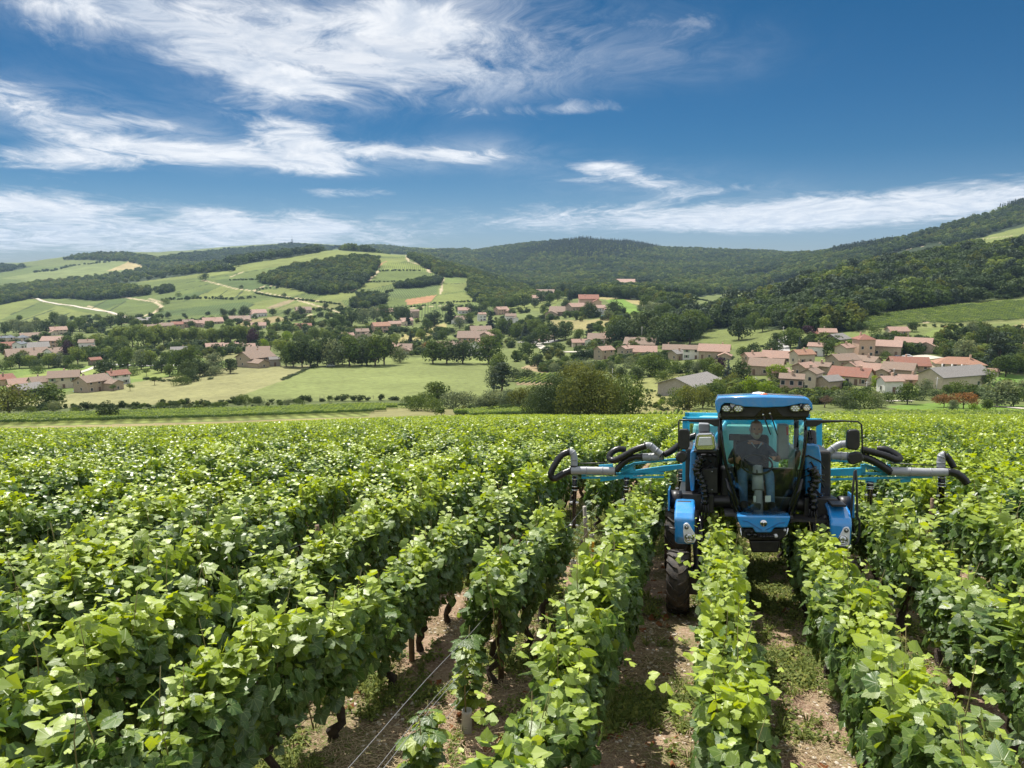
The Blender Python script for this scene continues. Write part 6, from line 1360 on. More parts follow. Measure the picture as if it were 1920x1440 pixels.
# ------------------------------------------------------------------ hedgerows and scrub, one mass
def hedges():
    P, rot, scl, pick = [], [], [], []; rg = np.random.default_rng(9)
    lines = [([(585, 515), (560, 520), (500, 524), (430, 526)], 3, 4), ([(478, 544), (520, 540), (552, 536)], 4, 4), ([(300, 563), (380, 560), (440, 562), (480, 558)], 4, 4), ([(478, 550), (560, 563), (640, 572)], 3, 3.5), ([(740, 545), (728, 548), (712, 556)], 4, 5), ([(645, 549), (690, 552)], 5, 5), ([(810, 570), (860, 567), (935, 562)], 3, 4), ([(740, 580), (800, 573)], 2.5, 3),
             ([(0, 607), (140, 606), (330, 603), (450, 603)], 3, 4), ([(560, 585), (640, 580), (700, 585)], 4, 4), ([(600, 472), (700, 467), (760, 472)], 5, 5), ([(710, 509), (790, 508)], 3, 4), ([(690, 529), (770, 528)], 2.5, 4), ([(300, 495), (420, 500)], 8, 8), ([(60, 512), (140, 498), (220, 490)], 8, 9),
             ([(0, 770), (120, 768), (260, 764), (420, 756), (560, 754), (700, 752)], 2.2, 2.2), ([(40, 782), (180, 776), (300, 772), (420, 766)], 1.6, 3), ([(530, 713), (592, 685)], 1.0, 2.5), ([(700, 751), (760, 750), (830, 748)], 2, 2.5), ([(1250, 563), (1300, 562), (1330, 565)], 3, 4), ([(1215, 588), (1250, 572)], 4, 5), ([(1700, 612), (1790, 614), (1840, 608)], 2.2, 2.5), ([(1180, 712), (1260, 700), (1330, 700)], 1.8, 3), ([(840, 640), (930, 650)], 3, 4), ([(1080, 680), (1120, 668), (1180, 668)], 2.5, 3), ([(270, 712), (330, 716), (400, 712)], 1.8, 3),
             ([(1660, 582), (1740, 572), (1900, 560)], 6, 6), ([(100, 690), (190, 690), (330, 680)], 2, 4), ([(640, 668), (720, 666)], 2.5, 4), ([(1400, 652), (1480, 648)], 2, 3), ([(860, 784), (930, 782), (1000, 783)], 1.2, 1.5), ([(740, 604), (840, 602)], 2.5, 3.5)]
    for pts, h, sp in lines:
        for (u0, v0), (u1, v1) in zip(pts, pts[1:]):
            a, b = hit(u0, v0), hit(u1, v1); n = max(2, int((b-a).length/sp))
            for k in range(n):
                if rg.random() < .12: continue
                q = a.lerp(b, (k+rg.random()*.7)/n); x, y = q.x+rg.normal(0, .5), q.y+rg.normal(0, .8); s = h*rg.uniform(.6, 1.35)
                P.append((x, y, gz(x, y)-.1*s)); rot.append((0, 0, rg.random()*6.28)); scl.append((max(s, sp)*1.05, max(s, sp)*1.05, s)); pick.append(rg.choice([0, 2, 2, 6, 7, 8]))
    scatter('hedgerow', P, rot, scl, pick, WOODC, label='dark hedgerows drawn along plot edges across the valley', cat='hedge')
    # rough scrub clumps between gardens and on slopes
    P, rot, scl, pick = [], [], [], []
    for poly, n, h0, h1 in (([(0, 640), (300, 622), (560, 615), (640, 625), (640, 668), (520, 672), (300, 672), (0, 690)], 420, 3, 7.5), ([(640, 625), (900, 590), (1060, 570), (1230, 600), (1240, 650), (1000, 690), (930, 668), (640, 668)], 420, 3, 7.5), ([(1010, 690), (1230, 672), (1380, 672), (1390, 740), (1340, 745), (1250, 700), (1180, 715), (1060, 735)], 300, 2, 5), ([(1400, 655), (1480, 640), (1620, 640), (1600, 625), (1920, 622), (1920, 700), (1840, 690), (1740, 660), (1640, 676), (1500, 650)], 300, 2.5, 6), ([(1380, 700), (1440, 720), (1500, 745), (1640, 742), (1700, 740), (1850, 735), (1850, 748), (1640, 752), (1500, 760), (1380, 762)], 220, 1.5, 4), ([(0, 600), (640, 585), (900, 575), (900, 590), (640, 618), (0, 628)], 200, 4, 8), ([(1790, 562), (1850, 542), (1925, 532), (1925, 558), (1840, 566)], 80, 2.5, 5.5), ([(740, 770), (1000, 758), (1010, 775), (760, 780)], 60, 1, 2.5), ([(0, 780), (0, 765), (420, 756), (700, 752), (700, 758), (420, 768)], 130, .5, 1.6), ([(1180, 775), (1190, 740), (1230, 730), (1300, 765), (1280, 780)], 50, .5, 1.5)):
        Pl = world_poly(poly); lo, hi = Pl.min(0), Pl.max(0); k = 0
        while k < n:
            x, y = rg.uniform(lo[0], hi[0], 200), rg.uniform(lo[1], hi[1], 200); m = inside(Pl, x, y) & (fbm(x/40, y/40, 77) > .45)
            for a, b in zip(x[m], y[m]):
                if k >= n: break
                s = rg.uniform(h0, h1); P.append((a, b, gz(a, b)-.08*s)); rot.append((0, 0, rg.random()*6.28)); w = s*rg.uniform(1.0, 1.5); scl.append((w, w, s)); pick.append(rg.choice([0, 1, 2, 3, 4, 5, 6, 7])); k += 1
    scatter('scrub', P, rot, scl, pick, WOODC, label='rough scrub and garden bushes filling gaps between the houses', cat='scrub')
hedges()
# ------------------------------------------------------------------ houses
def roof_mat(name, c, sc_=2.2):
    m, nt, b = node_mat(name); N = nt.nodes.new; L = nt.links.new; tc = N('ShaderNodeTexCoord')
    br = N('ShaderNodeTexBrick'); br.inputs['Scale'].default_value = 1.6; br.inputs['Color1'].default_value = (*c, 1); br.inputs['Color2'].default_value = (*[k*.78 for k in c], 1); br.inputs['Mortar'].default_value = (*[k*.5 for k in c], 1); br.inputs['Mortar Size'].default_value = .03
    L(tc.outputs['Object'], br.inputs['Vector'])
    n = N('ShaderNodeTexNoise'); n.inputs['Scale'].default_value = .7; n.inputs['Detail'].default_value = 7; n.inputs['Roughness'].default_value = .75; L(tc.outputs['Object'], n.inputs['Vector'])
    mr = N('ShaderNodeMapRange'); L(n.outputs[0], mr.inputs[0]); mr.inputs[1].default_value = .40; mr.inputs[2].default_value = .70; mr.inputs[4].default_value = .65
    mx = N('ShaderNodeMix'); mx.data_type = 'RGBA'; L(mr.outputs[0], mx.inputs[0]); L(br.outputs[0], mx.inputs[6]); mx.inputs[7].default_value = (*[k*.45+.07 for k in c], 1)
    L(mx.outputs[2], b.inputs['Base Color']); b.inputs['Roughness'].default_value = .85; b.inputs['Specular IOR Level'].default_value = .25
    w = N('ShaderNodeTexWave'); w.inputs['Scale'].default_value = 2.6; w.bands_direction = 'X'; L(tc.outputs['Object'], w.inputs['Vector']); bp = N('ShaderNodeBump'); bp.inputs['Strength'].default_value = .5; bp.inputs['Distance'].default_value = .08; L(w.outputs[0], bp.inputs['Height']); L(bp.outputs[0], b.inputs['Normal'])
    return m
ROOF = {'pink': (roof_mat('tiles_pink', (.47, .30, .23)), 'pink tiled'), 'brown': (roof_mat('tiles_brown', (.33, .235, .175)), 'brown tiled'), 'red': (roof_mat('tiles_red', (.35, .155, .105)), 'red tiled'), 'grey': (roof_mat('sheets_grey', (.30, .28, .26)), 'weathered grey'), 'orange': (roof_mat('tiles_orange', (.44, .235, .15)), 'orange tiled'), 'pale': (roof_mat('tiles_pale', (.50, .33, .26)), 'pale tiled'), 'slate': (roof_mat('slate', (.20, .22, .25)), 'slate')}
WALLM = {'stone': (mat('wall_stone', (.40, .32, .235), .95, var=.3, scale=2.5, dirt=(.24, .19, .14), dscale=1.2), 'stone'), 'cream': (mat('wall_cream', (.56, .47, .36), .95, var=.12, scale=1.2, dirt=(.4, .33, .25), dscale=.8), 'cream'), 'white': (mat('wall_white', (.72, .70, .66), .9, var=.08, scale=1.2, dirt=(.5, .46, .4), dscale=.8, damt=.3), 'white'), 'rose': (mat('wall_rose', (.54, .37, .27), .95, var=.12, scale=1.2), 'rose'), 'grey': (mat('wall_grey', (.33, .30, .27), .95, var=.2, scale=2), 'grey'), 'wood': (mat('wall_boards', (.20, .15, .11), .9, var=.3, scale=3), 'dark boarded')}
PANE = mat('window_pane', (.035, .04, .05), .15, var=.3, scale=2); FRAME = mat('window_frame', (.55, .50, .44), .7); SHUT = mat('shutter', (.22, .12, .08), .8); SHUTG = mat('shutter_green', (.22, .30, .22), .8); DOORM = mat('door_wood', (.16, .10, .065), .8)
UNIT_BOX = MB().box(-.5, .5, -.5, .5, -.5, .5)
MEMO = {}
def ubox(m):
    if m.name not in MEMO: MEMO[m.name] = UNIT_BOX.mesh('piece', m)
    return MEMO[m.name]
def piece(name, m, parent, c, s):
    o = link(name, ubox(m), parent); o.location = c; o.scale = s; return o
hrg = np.random.default_rng(15)
def house(u0, u1, vr, vb, rot, roof, wall, extra, kind='house', shape='gable', depth=None, win=None, pitch=None):
    """u0,u1 left and right edge, vr roof top and vb base rows in the photograph; rot = turn (deg) of the long wall from facing us"""
    uc = (u0+u1)/2; p = hit(uc, vb); Y = p.y; r = R(rot)
    wpx = (u1-u0)*Y/FPX; H = (vb-vr)*Y/FPX
    asp = depth if depth else .80
    w = wpx/(abs(math.cos(r))+asp*abs(math.sin(r))); d = w*asp
    pit = math.tan(R(pitch if pitch else 26)); rise = pit*d/2 if shape != 'hip' else pit*min(d, w)/2
    rise = min(rise, H*.55); eave = max(1.9, H-rise-.10*d*.5); 
    az = math.atan2(p.x, p.y)
    root = empty('house' if kind == 'house' else kind, p+Vector((0, 0, 0)), -az+r)
    ctr = Vector((0, d/2*abs(math.cos(r))+w/2*abs(math.sin(r))*.6, 0)); root.location = p+Vector((math.sin(az), math.cos(az), 0))*ctr.y
    root.location.z = min(p.z, gz(root.location.x, root.location.y))
    wm, wn = WALLM[wall]; rm_, rn = ROOF[roof]
    mb = MB(); mb.box(-w/2, w/2, -d/2, d/2, -2.5, eave)
    if shape == 'gable':
        for sx in (-1, 1): mb.add([(sx*w/2, -d/2, eave), (sx*w/2, d/2, eave), (sx*w/2, 0, eave+rise)], [(0, 1, 2) if sx > 0 else (2, 1, 0)])
    wl = mb.build('wall', wm, root)
    mb = MB(); ov = .35+.02*w; t = .22
    zo = eave-pit*0-.02; k = rise/(d/2) if shape == 'gable' else 0
    if shape == 'gable':
        ze = eave+.03-k*ov
        for s in (-1, 1):
            V = [(-w/2-ov, s*(d/2+ov), ze), (w/2+ov, s*(d/2+ov), ze), (w/2+ov, 0, eave+rise+.03), (-w/2-ov, 0, eave+rise+.03)]; V += [(x, y, z+t) for x, y, z in V]
            F = [(4, 5, 6, 7), (3, 2, 1, 0), (0, 1, 5, 4), (1, 2, 6, 5), (2, 3, 7, 6), (3, 0, 4, 7)]
            mb.add(V, F if s < 0 else [tuple(reversed(f)) for f in F])
    else:
        top = max(0.02, (w-d)/2) if shape == 'hip' else .02; rise2 = H-eave if shape == 'pyramid' else rise
        V = [(-w/2-ov, -d/2-ov, eave-.12), (w/2+ov, -d/2-ov, eave-.12), (w/2+ov, d/2+ov, eave-.12), (-w/2-ov, d/2+ov, eave-.12), (-top, 0, eave+rise2), (top, 0, eave+rise2)]
        mb.add(V, [(0, 1, 5, 4), (1, 2, 5), (2, 3, 4, 5), (3, 0, 4), (3, 2, 1, 0)])
    ro = mb.build('roof', rm_, root)
    if kind == 'house' and hrg.random() < .8:
        cx, cy_ = w*hrg.uniform(-.35, .35), hrg.choice([-.12, .12])*d; ch = piece('chimney', WALLM['rose'][0] if hrg.random() < .5 else WALLM['stone'][0], ro, (cx, cy_, eave+rise*.85+.55), (.55, .75, 1.5))
    nst = 2 if eave > 4.6 else 1; nw = win if win is not None else max(1, int(w/3.2))
    sh = SHUTG if hrg.random() < .3 else SHUT
    door_i = hrg.integers(0, max(1, nw))
    for st in range(nst):
        for i in range(nw):
            x = -w/2+w*(i+.5)/nw+hrg.normal(0, .15); z = 1.5+2.7*st
            if st == 0 and i == door_i: piece('door', DOORM, root, (x, -d/2-.02, 1.05), (1.0, .12, 2.1)); continue
            o = piece('window', FRAME, root, (x, -d/2-.01, z), (1.25, .10, 1.45)); q = piece('pane', PANE, o, (0, -.35, 0), (.78, .5, .82))
            if hrg.random() < .5 and w > 7:
                for sx in (-1, 1): piece('shutter', sh, o, (sx*.74, -.3, 0), (.42, .6, 1.0))
    if shape == 'gable' and nw > 0:
        for sx in (-1, 1):
            for z in ([1.6, 4.2] if nst == 2 else [1.6]):
                o = piece('window', FRAME, root, (sx*(w/2+.01), hrg.uniform(-.2, .2)*d, z), (.10, 1.1, 1.35)); piece('pane', PANE, o, (sx*.35, 0, 0), (.5, .76, .82))
    if kind == 'house' and shape == 'gable' and w > 8 and hrg.random() < .6:      # lower wing with its own roof
        sg = hrg.choice([-1, 1]); ww, wd = w*hrg.uniform(.35, .5), d*hrg.uniform(.5, .75); we = eave*hrg.uniform(.62, .85); x0 = sg*(w/2-ww*.25); y0 = -d/2-wd/2+.3; k2 = rise/(d/2)*.9; ry = k2*ww/2
        mb = MB(); mb.box(x0-ww/2, x0+ww/2, y0-wd/2, y0+wd/2, -2.5, we); mb.add([(x0-ww/2, y0-wd/2, we), (x0+ww/2, y0-wd/2, we), (x0, y0-wd/2, we+ry)], [(0, 1, 2)]); mb.build('wing', wm, root)
        mb = MB()
        for s in (-1, 1):
            V = [(x0+s*(ww/2+.4), y0-wd/2-.4, we-k2*.4+.03), (x0+s*(ww/2+.4), y0+wd/2+.6, we-k2*.4+.03), (x0, y0+wd/2+.6, we+ry+.03), (x0, y0-wd/2-.4, we+ry+.03)]; V += [(a, b, c+.2) for a, b, c in V]; F = [(4, 5, 6, 7), (3, 2, 1, 0), (0, 1, 5, 4), (1, 2, 6, 5), (2, 3, 7, 6), (3, 0, 4, 7)]
            mb.add(V, F if s > 0 else [tuple(reversed(f)) for f in F])
        mb.build('wing_roof', rm_, root); o = piece('window', FRAME, root, (x0, y0-wd/2-.01, min(1.6, we*.55)), (1.1, .1, 1.3)); piece('pane', PANE, o, (0, -.35, 0), (.78, .5, .82))
    size = 'long' if w > 17 else ('small' if w < 8.5 else '')
    lab = ' '.join(('%s %s %s with %s roof %s' % (size, wn, kind.replace('_', ' '), rn, extra)).split())
    tag(root, lab, kind.replace('_', ' '), None); return root, w, d, eave, rise
H_ = house
# village on the right
r, w, d, e, rs = H_(1750, 1840, 669, 707, 12, 'orange', 'cream', 'and white gallery columns', shape='hip', depth=.55, win=4)
for i in range(5): 
    mb = MB(); mb.tube([(-w/2+w*(i+.5)/5, -d/2-.9, 0), (-w/2+w*(i+.5)/5, -d/2-.9, e-.05)], .22, 8); mb.build('column', WALLM['white'][0], r)
H_(1726, 1850, 688, 730, 52, 'grey', 'cream', 'in front of the columned house', 'barn', depth=.42, win=2); H_(1680, 1744, 633, 659, -6, 'pink', 'stone', 'and sunken porch beside the garden tower', depth=.5); H_(1732, 1757, 643, 661, 8, 'brown', 'cream', 'pointed like a little garden tower', shape='pyramid', depth=1.0, win=1)
H_(1638, 1688, 638, 668, -4, 'pale', 'stone', 'joined to the porch house'); H_(1660, 1702, 613, 631, 24, 'pink', 'cream', 'above the village by the vine plot'); H_(1597, 1638, 627, 671, 25, 'red', 'rose', 'steep as a pyramid in the village centre', shape='pyramid', depth=1.0, win=2)
H_(1515, 1546, 643, 668, -10, 'pink', 'white', 'with a blank end by the lane'); H_(1542, 1592, 626, 648, 62, 'grey', 'stone', 'above the lane', 'barn', win=1); H_(1565, 1600, 645, 672, 60, 'pink', 'cream', 'gable on to the village street'); H_(1517, 1535, 622, 634, 0, 'red', 'rose', 'highest by the lane to the wood'); H_(1533, 1567, 616, 634, 10, 'pink', 'rose', 'under the forest edge')
H_(1390, 1432, 661, 692, 30, 'pink', 'rose', 'at the meadow end of the village', win=3); H_(1430, 1486, 658, 680, -3, 'pink', 'stone', 'along the meadow side'); H_(1480, 1526, 656, 684, 35, 'orange', 'cream', 'with a fresh bright gable'); H_(1404, 1470, 672, 704, -8, 'brown', 'stone', 'and a small skylight'); H_(1462, 1504, 700, 744, -2, 'brown', 'rose', 'and tall shuttered front facing the vines', win=3, depth=.7)
H_(1500, 1540, 690, 735, 70, 'brown', 'cream', 'gable next to the shuttered front'); H_(1530, 1578, 704, 738, 48, 'grey', 'stone', 'by the bare tree', win=2); H_(1556, 1635, 689, 722, -14, 'red', 'cream', 'and dark open ground floor', win=5); H_(1644, 1690, 705, 738, 32, 'pale', 'white', 'at the scrub edge'); H_(1683, 1723, 704, 722, 12, 'pink', 'rose', 'low behind the lawn trees')
for i, (a, b, vr, vb, ro, rf, wl, ex) in enumerate([(1485, 1530, 680, 706, 55, 'pink', 'stone', 'wedged behind the shuttered front'), (1525, 1560, 680, 702, -20, 'brown', 'stone', 'in the packed middle of the village'), (1548, 1610, 664, 690, 40, 'brown', 'stone', 'below the pyramid roof'), (1600, 1650, 668, 690, -25, 'brown', 'cream', 'beside the parking place'), (1612, 1668, 682, 708, -6, 'pink', 'stone', 'behind the open ground floor house'), (1655, 1715, 680, 712, -10, 'brown', 'stone', 'overgrown with ivy'), (1664, 1740, 670, 696, 14, 'red', 'stone', 'behind the ivy house'), (1580, 1622, 678, 704, 58, 'pink', 'cream', 'end on in the packed middle'), (1440, 1480, 690, 716, 20, 'pink', 'stone', 'under the bright round tree'), (1912, 1960, 645, 662, 5, 'pink', 'rose', 'by the car at the road bend'), (1845, 1870, 694, 706, 20, 'pink', 'cream', 'roof peeping over the garden')]): H_(a, b, vr, vb, ro, rf, wl, ex)
# hamlet in the middle
for a in [(1102, 1148, 625, 645, -4, 'brown', 'white', 'at the dark grove'), (1132, 1194, 622, 642, 3, 'pink', 'stone', 'longest by the dark grove'), (1170, 1232, 633, 652, -8, 'brown', 'white', 'with a wide pale gable'), (1113, 1152, 649, 674, 40, 'pink', 'stone', 'by the parking place bend'), (1157, 1186, 648, 675, 55, 'pale', 'stone', 'end on beside the hedged garden'), (1182, 1230, 648, 670, 0, 'pink', 'rose', 'joined to the end on house'), (1243, 1284, 646, 664, -2, 'brown', 'stone', 'first of the terrace'), (1280, 1312, 647, 674, 0, 'brown', 'white', 'with blue white upper floor in the terrace'), (1310, 1368, 645, 674, -4, 'pink', 'stone', 'last of the terrace'), (1252, 1288, 656, 676, 48, 'grey', 'stone', 'in front of the terrace'), (1070, 1100, 636, 650, 10, 'pink', 'cream', 'by the parking place'), (1008, 1040, 628, 640, 8, 'brown', 'stone', 'behind the parking place')]: H_(*a)
H_(1250, 1270, 551, 563, 8, 'pink', 'cream', 'alone where the road climbs')
r, w, d, e, rs = H_(1232, 1358, 702, 742, 60, 'grey', 'grey', 'open fronted beside the meadow', 'shed', depth=.72, win=0, pitch=19)
for i in range(4): piece('post', REDM, r, (-w/2+w*(i+.5)/4, -d/2-.15, e/2-.3), (.28, .28, e))
# knoll and farms in the centre
for a in [(1030, 1078, 574, 592, -6, 'brown', 'stone', 'low on the knoll'), (1060, 1100, 568, 588, 30, 'pink', 'stone', 'in the knoll farmyard'), (1084, 1122, 552, 580, 4, 'red', 'rose', 'tallest on the knoll'), (1108, 1136, 572, 590, 20, 'pale', 'white', 'beside the blue pool'), (995, 1022, 553, 566, 10, 'pink', 'cream', 'behind the knoll vines'), (1005, 1040, 542, 554, -5, 'brown', 'stone', 'by the upper knoll trees'), (1150, 1192, 522, 532, 0, 'pink', 'white', 'far off under the forest'), (1085, 1100, 545, 553, 0, 'red', 'stone', 'among the trees past the knoll'),
          (858, 915, 620, 647, -5, 'brown', 'rose', 'heart of the big farm'), (880, 922, 611, 630, 8, 'brown', 'stone', 'at the back of the big farm'), (900, 934, 622, 652, 55, 'pale', 'stone', 'gable end of the big farm'), (878, 920, 636, 668, 62, 'pink', 'white', 'bright gable facing the pasture'), (851, 882, 592, 606, -6, 'brown', 'white', 'with two storeys above the farm'), (895, 912, 586, 602, 20, 'pink', 'white', 'beside the pointed conifers'), (946, 968, 588, 606, 10, 'brown', 'white', 'half hidden by the grove'), (926, 954, 575, 590, 30, 'pink', 'rose', 'under the bright vine plot'), (858, 884, 576, 588, 5, 'pink', 'white', 'with a pale terrace under the slope'), (880, 905, 545, 552, 8, 'grey', 'white', 'highest at the wood corner'),
          (696, 732, 604, 624, 15, 'orange', 'rose', 'newest in the pink row'), (727, 752, 602, 614, 12, 'pink', 'rose', 'second in the pink row'), (748, 775, 596, 610, 20, 'pale', 'cream', 'end of the pink row by the pasture'), (666, 692, 616, 634, 10, 'brown', 'cream', 'low beside the pink row'), (640, 664, 624, 636, 12, 'pink', 'cream', 'by the pale garden trees'), (706, 738, 578, 588, 6, 'pink', 'cream', 'in the dark copse'), (768, 786, 580, 596, 10, 'brown', 'stone', 'below the red soil plot'), (706, 740, 640, 666, 50, 'pink', 'stone', 'end on behind the tree belt'), (735, 775, 644, 664, -10, 'brown', 'stone', 'flat roofed look behind the tree belt'), (815, 860, 640, 658, -8, 'brown', 'cream', 'low behind the three dark trees'),
          (386, 420, 643, 657, 6, 'pale', 'white', 'first of the three bungalows'), (418, 448, 643, 657, 10, 'pale', 'white', 'middle of the three bungalows'), (446, 478, 644, 658, 4, 'pink', 'cream', 'last of the three bungalows'), (463, 506, 650, 664, -4, 'brown', 'cream', 'behind the big grey farm'), (444, 516, 657, 688, 38, 'brown', 'stone', 'largest of the grey farm'), (505, 526, 669, 687, 8, 'grey', 'grey', 'annex at the tree belt'), (467, 500, 580, 594, 14, 'pale', 'white', 'hangar like under the vine slope'), (552, 584, 606, 618, 5, 'red', 'rose', 'square by the garden trees'), (472, 498, 604, 616, 0, 'pink', 'white', 'alone in the dry field'), (322, 350, 650, 664, -2, 'grey', 'white', 'beside the avenue'), (554, 584, 575, 588, 8, 'brown', 'cream', 'by the track up the hill'),
          (300, 325, 605, 620, 5, 'brown', 'stone', 'first in the far village street'), (322, 345, 603, 618, -8, 'red', 'stone', 'second in the far village street'), (342, 364, 599, 614, 12, 'brown', 'rose', 'third in the far village street'), (362, 386, 600, 614, 0, 'pink', 'stone', 'fourth in the far village street'), (379, 418, 595, 608, 10, 'pink', 'stone', 'last in the far village street'), (270, 300, 608, 622, 6, 'brown', 'cream', 'start of the far village street'), (430, 470, 592, 602, -5, 'brown', 'stone', 'by the dark slope trees'), (240, 285, 596, 604, 4, 'grey', 'cream', 'at the road end')]: H_(*a)
# town and farm on the left
for a in [(14, 88, 652, 674, 8, 'brown', 'rose', 'long in front of the town'), (85, 122, 652, 672, 40, 'brown', 'white', 'with white gable at the orchard'), (80, 122, 630, 652, -18, 'pale', 'rose', 'tall with rows of windows in town'), (46, 90, 641, 658, 6, 'grey', 'stone', 'wide in the town middle'), (-4, 28, 641, 660, 10, 'red', 'cream', 'red topped in the town'), (26, 50, 640, 662, 60, 'slate', 'white', 'white gabled in the town'), (0, 14, 630, 642, 0, 'slate', 'cream', 'at the town edge'), (95, 125, 612, 628, 8, 'pink', 'cream', 'behind the town trees'), (40, 75, 624, 634, 4, 'brown', 'cream', 'low behind the turrets'), (-20, 26, 702, 724, 20, 'red', 'rose', 'in the farm corner'), (17, 60, 709, 728, 8, 'pink', 'stone', 'second in the stone farm'), (57, 106, 705, 730, 14, 'brown', 'cream', 'with small yard in the stone farm'), (95, 150, 694, 728, -6, 'brown', 'cream', 'main house of the stone farm'), (142, 207, 702, 735, 36, 'brown', 'stone', 'bare walled corner of the stone farm'), (199, 243, 694, 722, 24, 'red', 'white', 'brightest roof of the stone farm'), (167, 190, 670, 685, 20, 'red', 'wood', 'alone by the lane'), (150, 178, 636, 660, -10, 'brown', 'white', 'half hidden in the avenue')]: H_(*a)
H_(12, 30, 628, 644, 10, 'slate', 'cream', 'as a pointed turret in town', 'turret', shape='pyramid', depth=1.0, win=1); H_(34, 54, 628, 645, 20, 'slate', 'cream', 'as a second turret in town', 'turret', shape='pyramid', depth=1.0, win=1)
r, w, d, e, rs = H_(26, 80, 718, 744, 30, 'grey', 'wood', 'with dark open end below the farm', 'barn', depth=.8, win=0); piece('opening_shade', mat('barn_dark', (.012, .012, .012), .9), r, (0, -d/2-.02, e*.45), (w*.8, .1, e*.85))  # near-black panel on the wall, painted as the shade inside the barn
# ------------------------------------------------------------------ lanes, posts, cars, cattle, mast
ASPH = mat('lane_asphalt', (.34, .33, .31), .9, var=.12, scale=.5); GRAVEL = mat('lane_gravel', (.46, .42, .35), .95, var=.15, scale=.8)
def lane(pts, w, m, name='lane'):
    P = []
    for (u0, v0), (u1, v1) in zip(pts, pts[1:]):
        a, b = hit(u0, v0), hit(u1, v1)
        n = max(3, int((b-a).length/6))
        for k in range(n): P.append(a.lerp(b, k/n))
    P.append(hit(*pts[-1])); V = []
    for i, p in enumerate(P):
        t = (P[min(i+1, len(P)-1)]-P[max(i-1, 0)]); t.z = 0; t.normalize(); nrm = Vector((t.y, -t.x, 0))
        for s in (-1, 1):
            q = p+nrm*s*w/2; V.append((q.x, q.y, gz(q.x, q.y)+.12+.0002*p.y))
    F = [(2*i, 2*i+1, 2*i+3, 2*i+2) for i in range(len(P)-1)]
    mb = MB(); mb.add(V, F, True); o = mb.build(name, m); tag(o, kind='structure'); return o
lane([(60, 557), (85, 566), (140, 574), (200, 584), (248, 598)], 5, GRAVEL); lane([(1248, 560), (1236, 566), (1222, 580), (1210, 590)], 5, ASPH); lane([(1210, 590), (1222, 597), (1240, 602), (1255, 606)], 4.5, ASPH); lane([(1466, 630), (1468, 645), (1472, 668)], 5, ASPH)
lane([(985, 640), (1010, 642), (1045, 640)], 14, ASPH, 'parking_place'); lane([(1000, 640), (1020, 654), (1050, 660), (1090, 660), (1110, 656)], 5, GRAVEL); lane([(1675, 676), (1720, 672), (1752, 668)], 9, GRAVEL, 'parking_place'); lane([(190, 680), (215, 684), (290, 686), (380, 684)], 4.5, ASPH); lane([(140, 702), (170, 692), (185, 685)], 3.5, GRAVEL); lane([(1860, 762), (1890, 764), (1935, 768)], 3, GRAVEL); lane([(1890, 690), (1920, 694), (1960, 700)], 6, GRAVEL); lane([(1660, 753), (1680, 752), (1710, 752)], 2.5, GRAVEL); lane([(1890, 738), (1920, 742)], 2.5, GRAVEL)
POSTM = mat('concrete_post', (.50, .48, .45), .9)
for u, v0, v1, lb in ((1755, 706, 742, 'in front of the long barn'), (1415, 706, 740, 'by the bright trees behind the tractor'), (1624, 714, 737, 'in the scrub before the red roofed house'), (1203, 612, 646, 'at the edge of the parking place'), (1467, 612, 652, 'beside the lane to the wood'), (1148, 690, 716, 'in the middle hamlet gardens'), (1675, 690, 712, 'behind the ivy house')):
    p = hit(u, v1); h = (v1-v0)*p.y/FPX; mb = MB(); mb.tube([(0, 0, -.5), (0, 0, h)], [.16, .10], 8); r_ = empty('utility_pole', p); mb.build('post', POSTM, r_); mb = MB(); mb.box(-.7, .7, -.05, .05, h-.5, h-.38); mb.build('crossarm', POSTM, r_); tag(r_, 'thin grey utility pole '+lb, 'pole', 'utility poles around the village')
CARP = {'white': mat('car_white', (.75, .76, .78), .3, coat=.6), 'dark': mat('car_dark', (.05, .06, .09), .3, coat=.6), 'silver': mat('car_silver', (.45, .47, .5), .3, metal=.5, coat=.5)}
def car(u, v, c, az, lb):
    p = hit(u, v); r_ = empty('car', p, R(az)); mb = MB()
    prof = [(-2.1, .35), (-2.1, .75), (-1.95, .9), (-1.25, .98), (-.65, 1.45), (.75, 1.48), (1.55, 1.0), (2.05, .9), (2.1, .4)]; V = [(x, -.82*(.9 if z > 1.2 else 1), z) for x, z in prof]+[(x, .82*(.9 if z > 1.2 else 1), z) for x, z in prof]; n = len(prof)
    mb.add(V, [tuple(range(n)), tuple(range(2*n-1, n-1, -1))]+[(i, i+n, (i+1) % n+n, (i+1) % n) for i in range(n)]); mb.build('body', CARP[c], r_, .06)
    for s in (-1, 1):
        mb = MB(); mb.add([(-1.0, s*.83, 1.02), (-.6, s*.765, 1.38), (.7, s*.765, 1.4), (1.25, s*.83, 1.02)], [(0, 1, 2, 3)]); mb.build('side_window', PANE, r_)
        for x in (-1.3, 1.3): mb = MB(); mb.lathe([(.001, -.1), (.3, -.1), (.33, 0), (.3, .1), (.001, .1)], (x, s*.76, .32), (0, 1, 0), 14); mb.build('wheel', RUB, r_)
    mb = MB(); mb.add([(-1.2, -.7, 1.02), (-.68, -.62, 1.43), (-.68, .62, 1.43), (-1.2, .7, 1.02)], [(0, 1, 2, 3)]); mb.build('windscreen', PANE, r_)
    tag(r_, lb, 'car')
car(1690, 632, 'white', 20, 'white car parked below the upper village house'); car(1701, 671, 'white', -30, 'white car on the village parking place'); car(1682, 673, 'dark', 80, 'dark blue car on the village parking place'); car(1470, 644, 'silver', 85, 'silver car parked on the lane to the wood'); car(1912, 652, 'dark', 10, 'dark car beside the rose house at the bend'); car(620, 688, 'silver', 5, 'pale car under the tree belt of the pasture')
COWM = mat('cow_coat', (.05, .035, .028), .9, var=.4, scale=3)
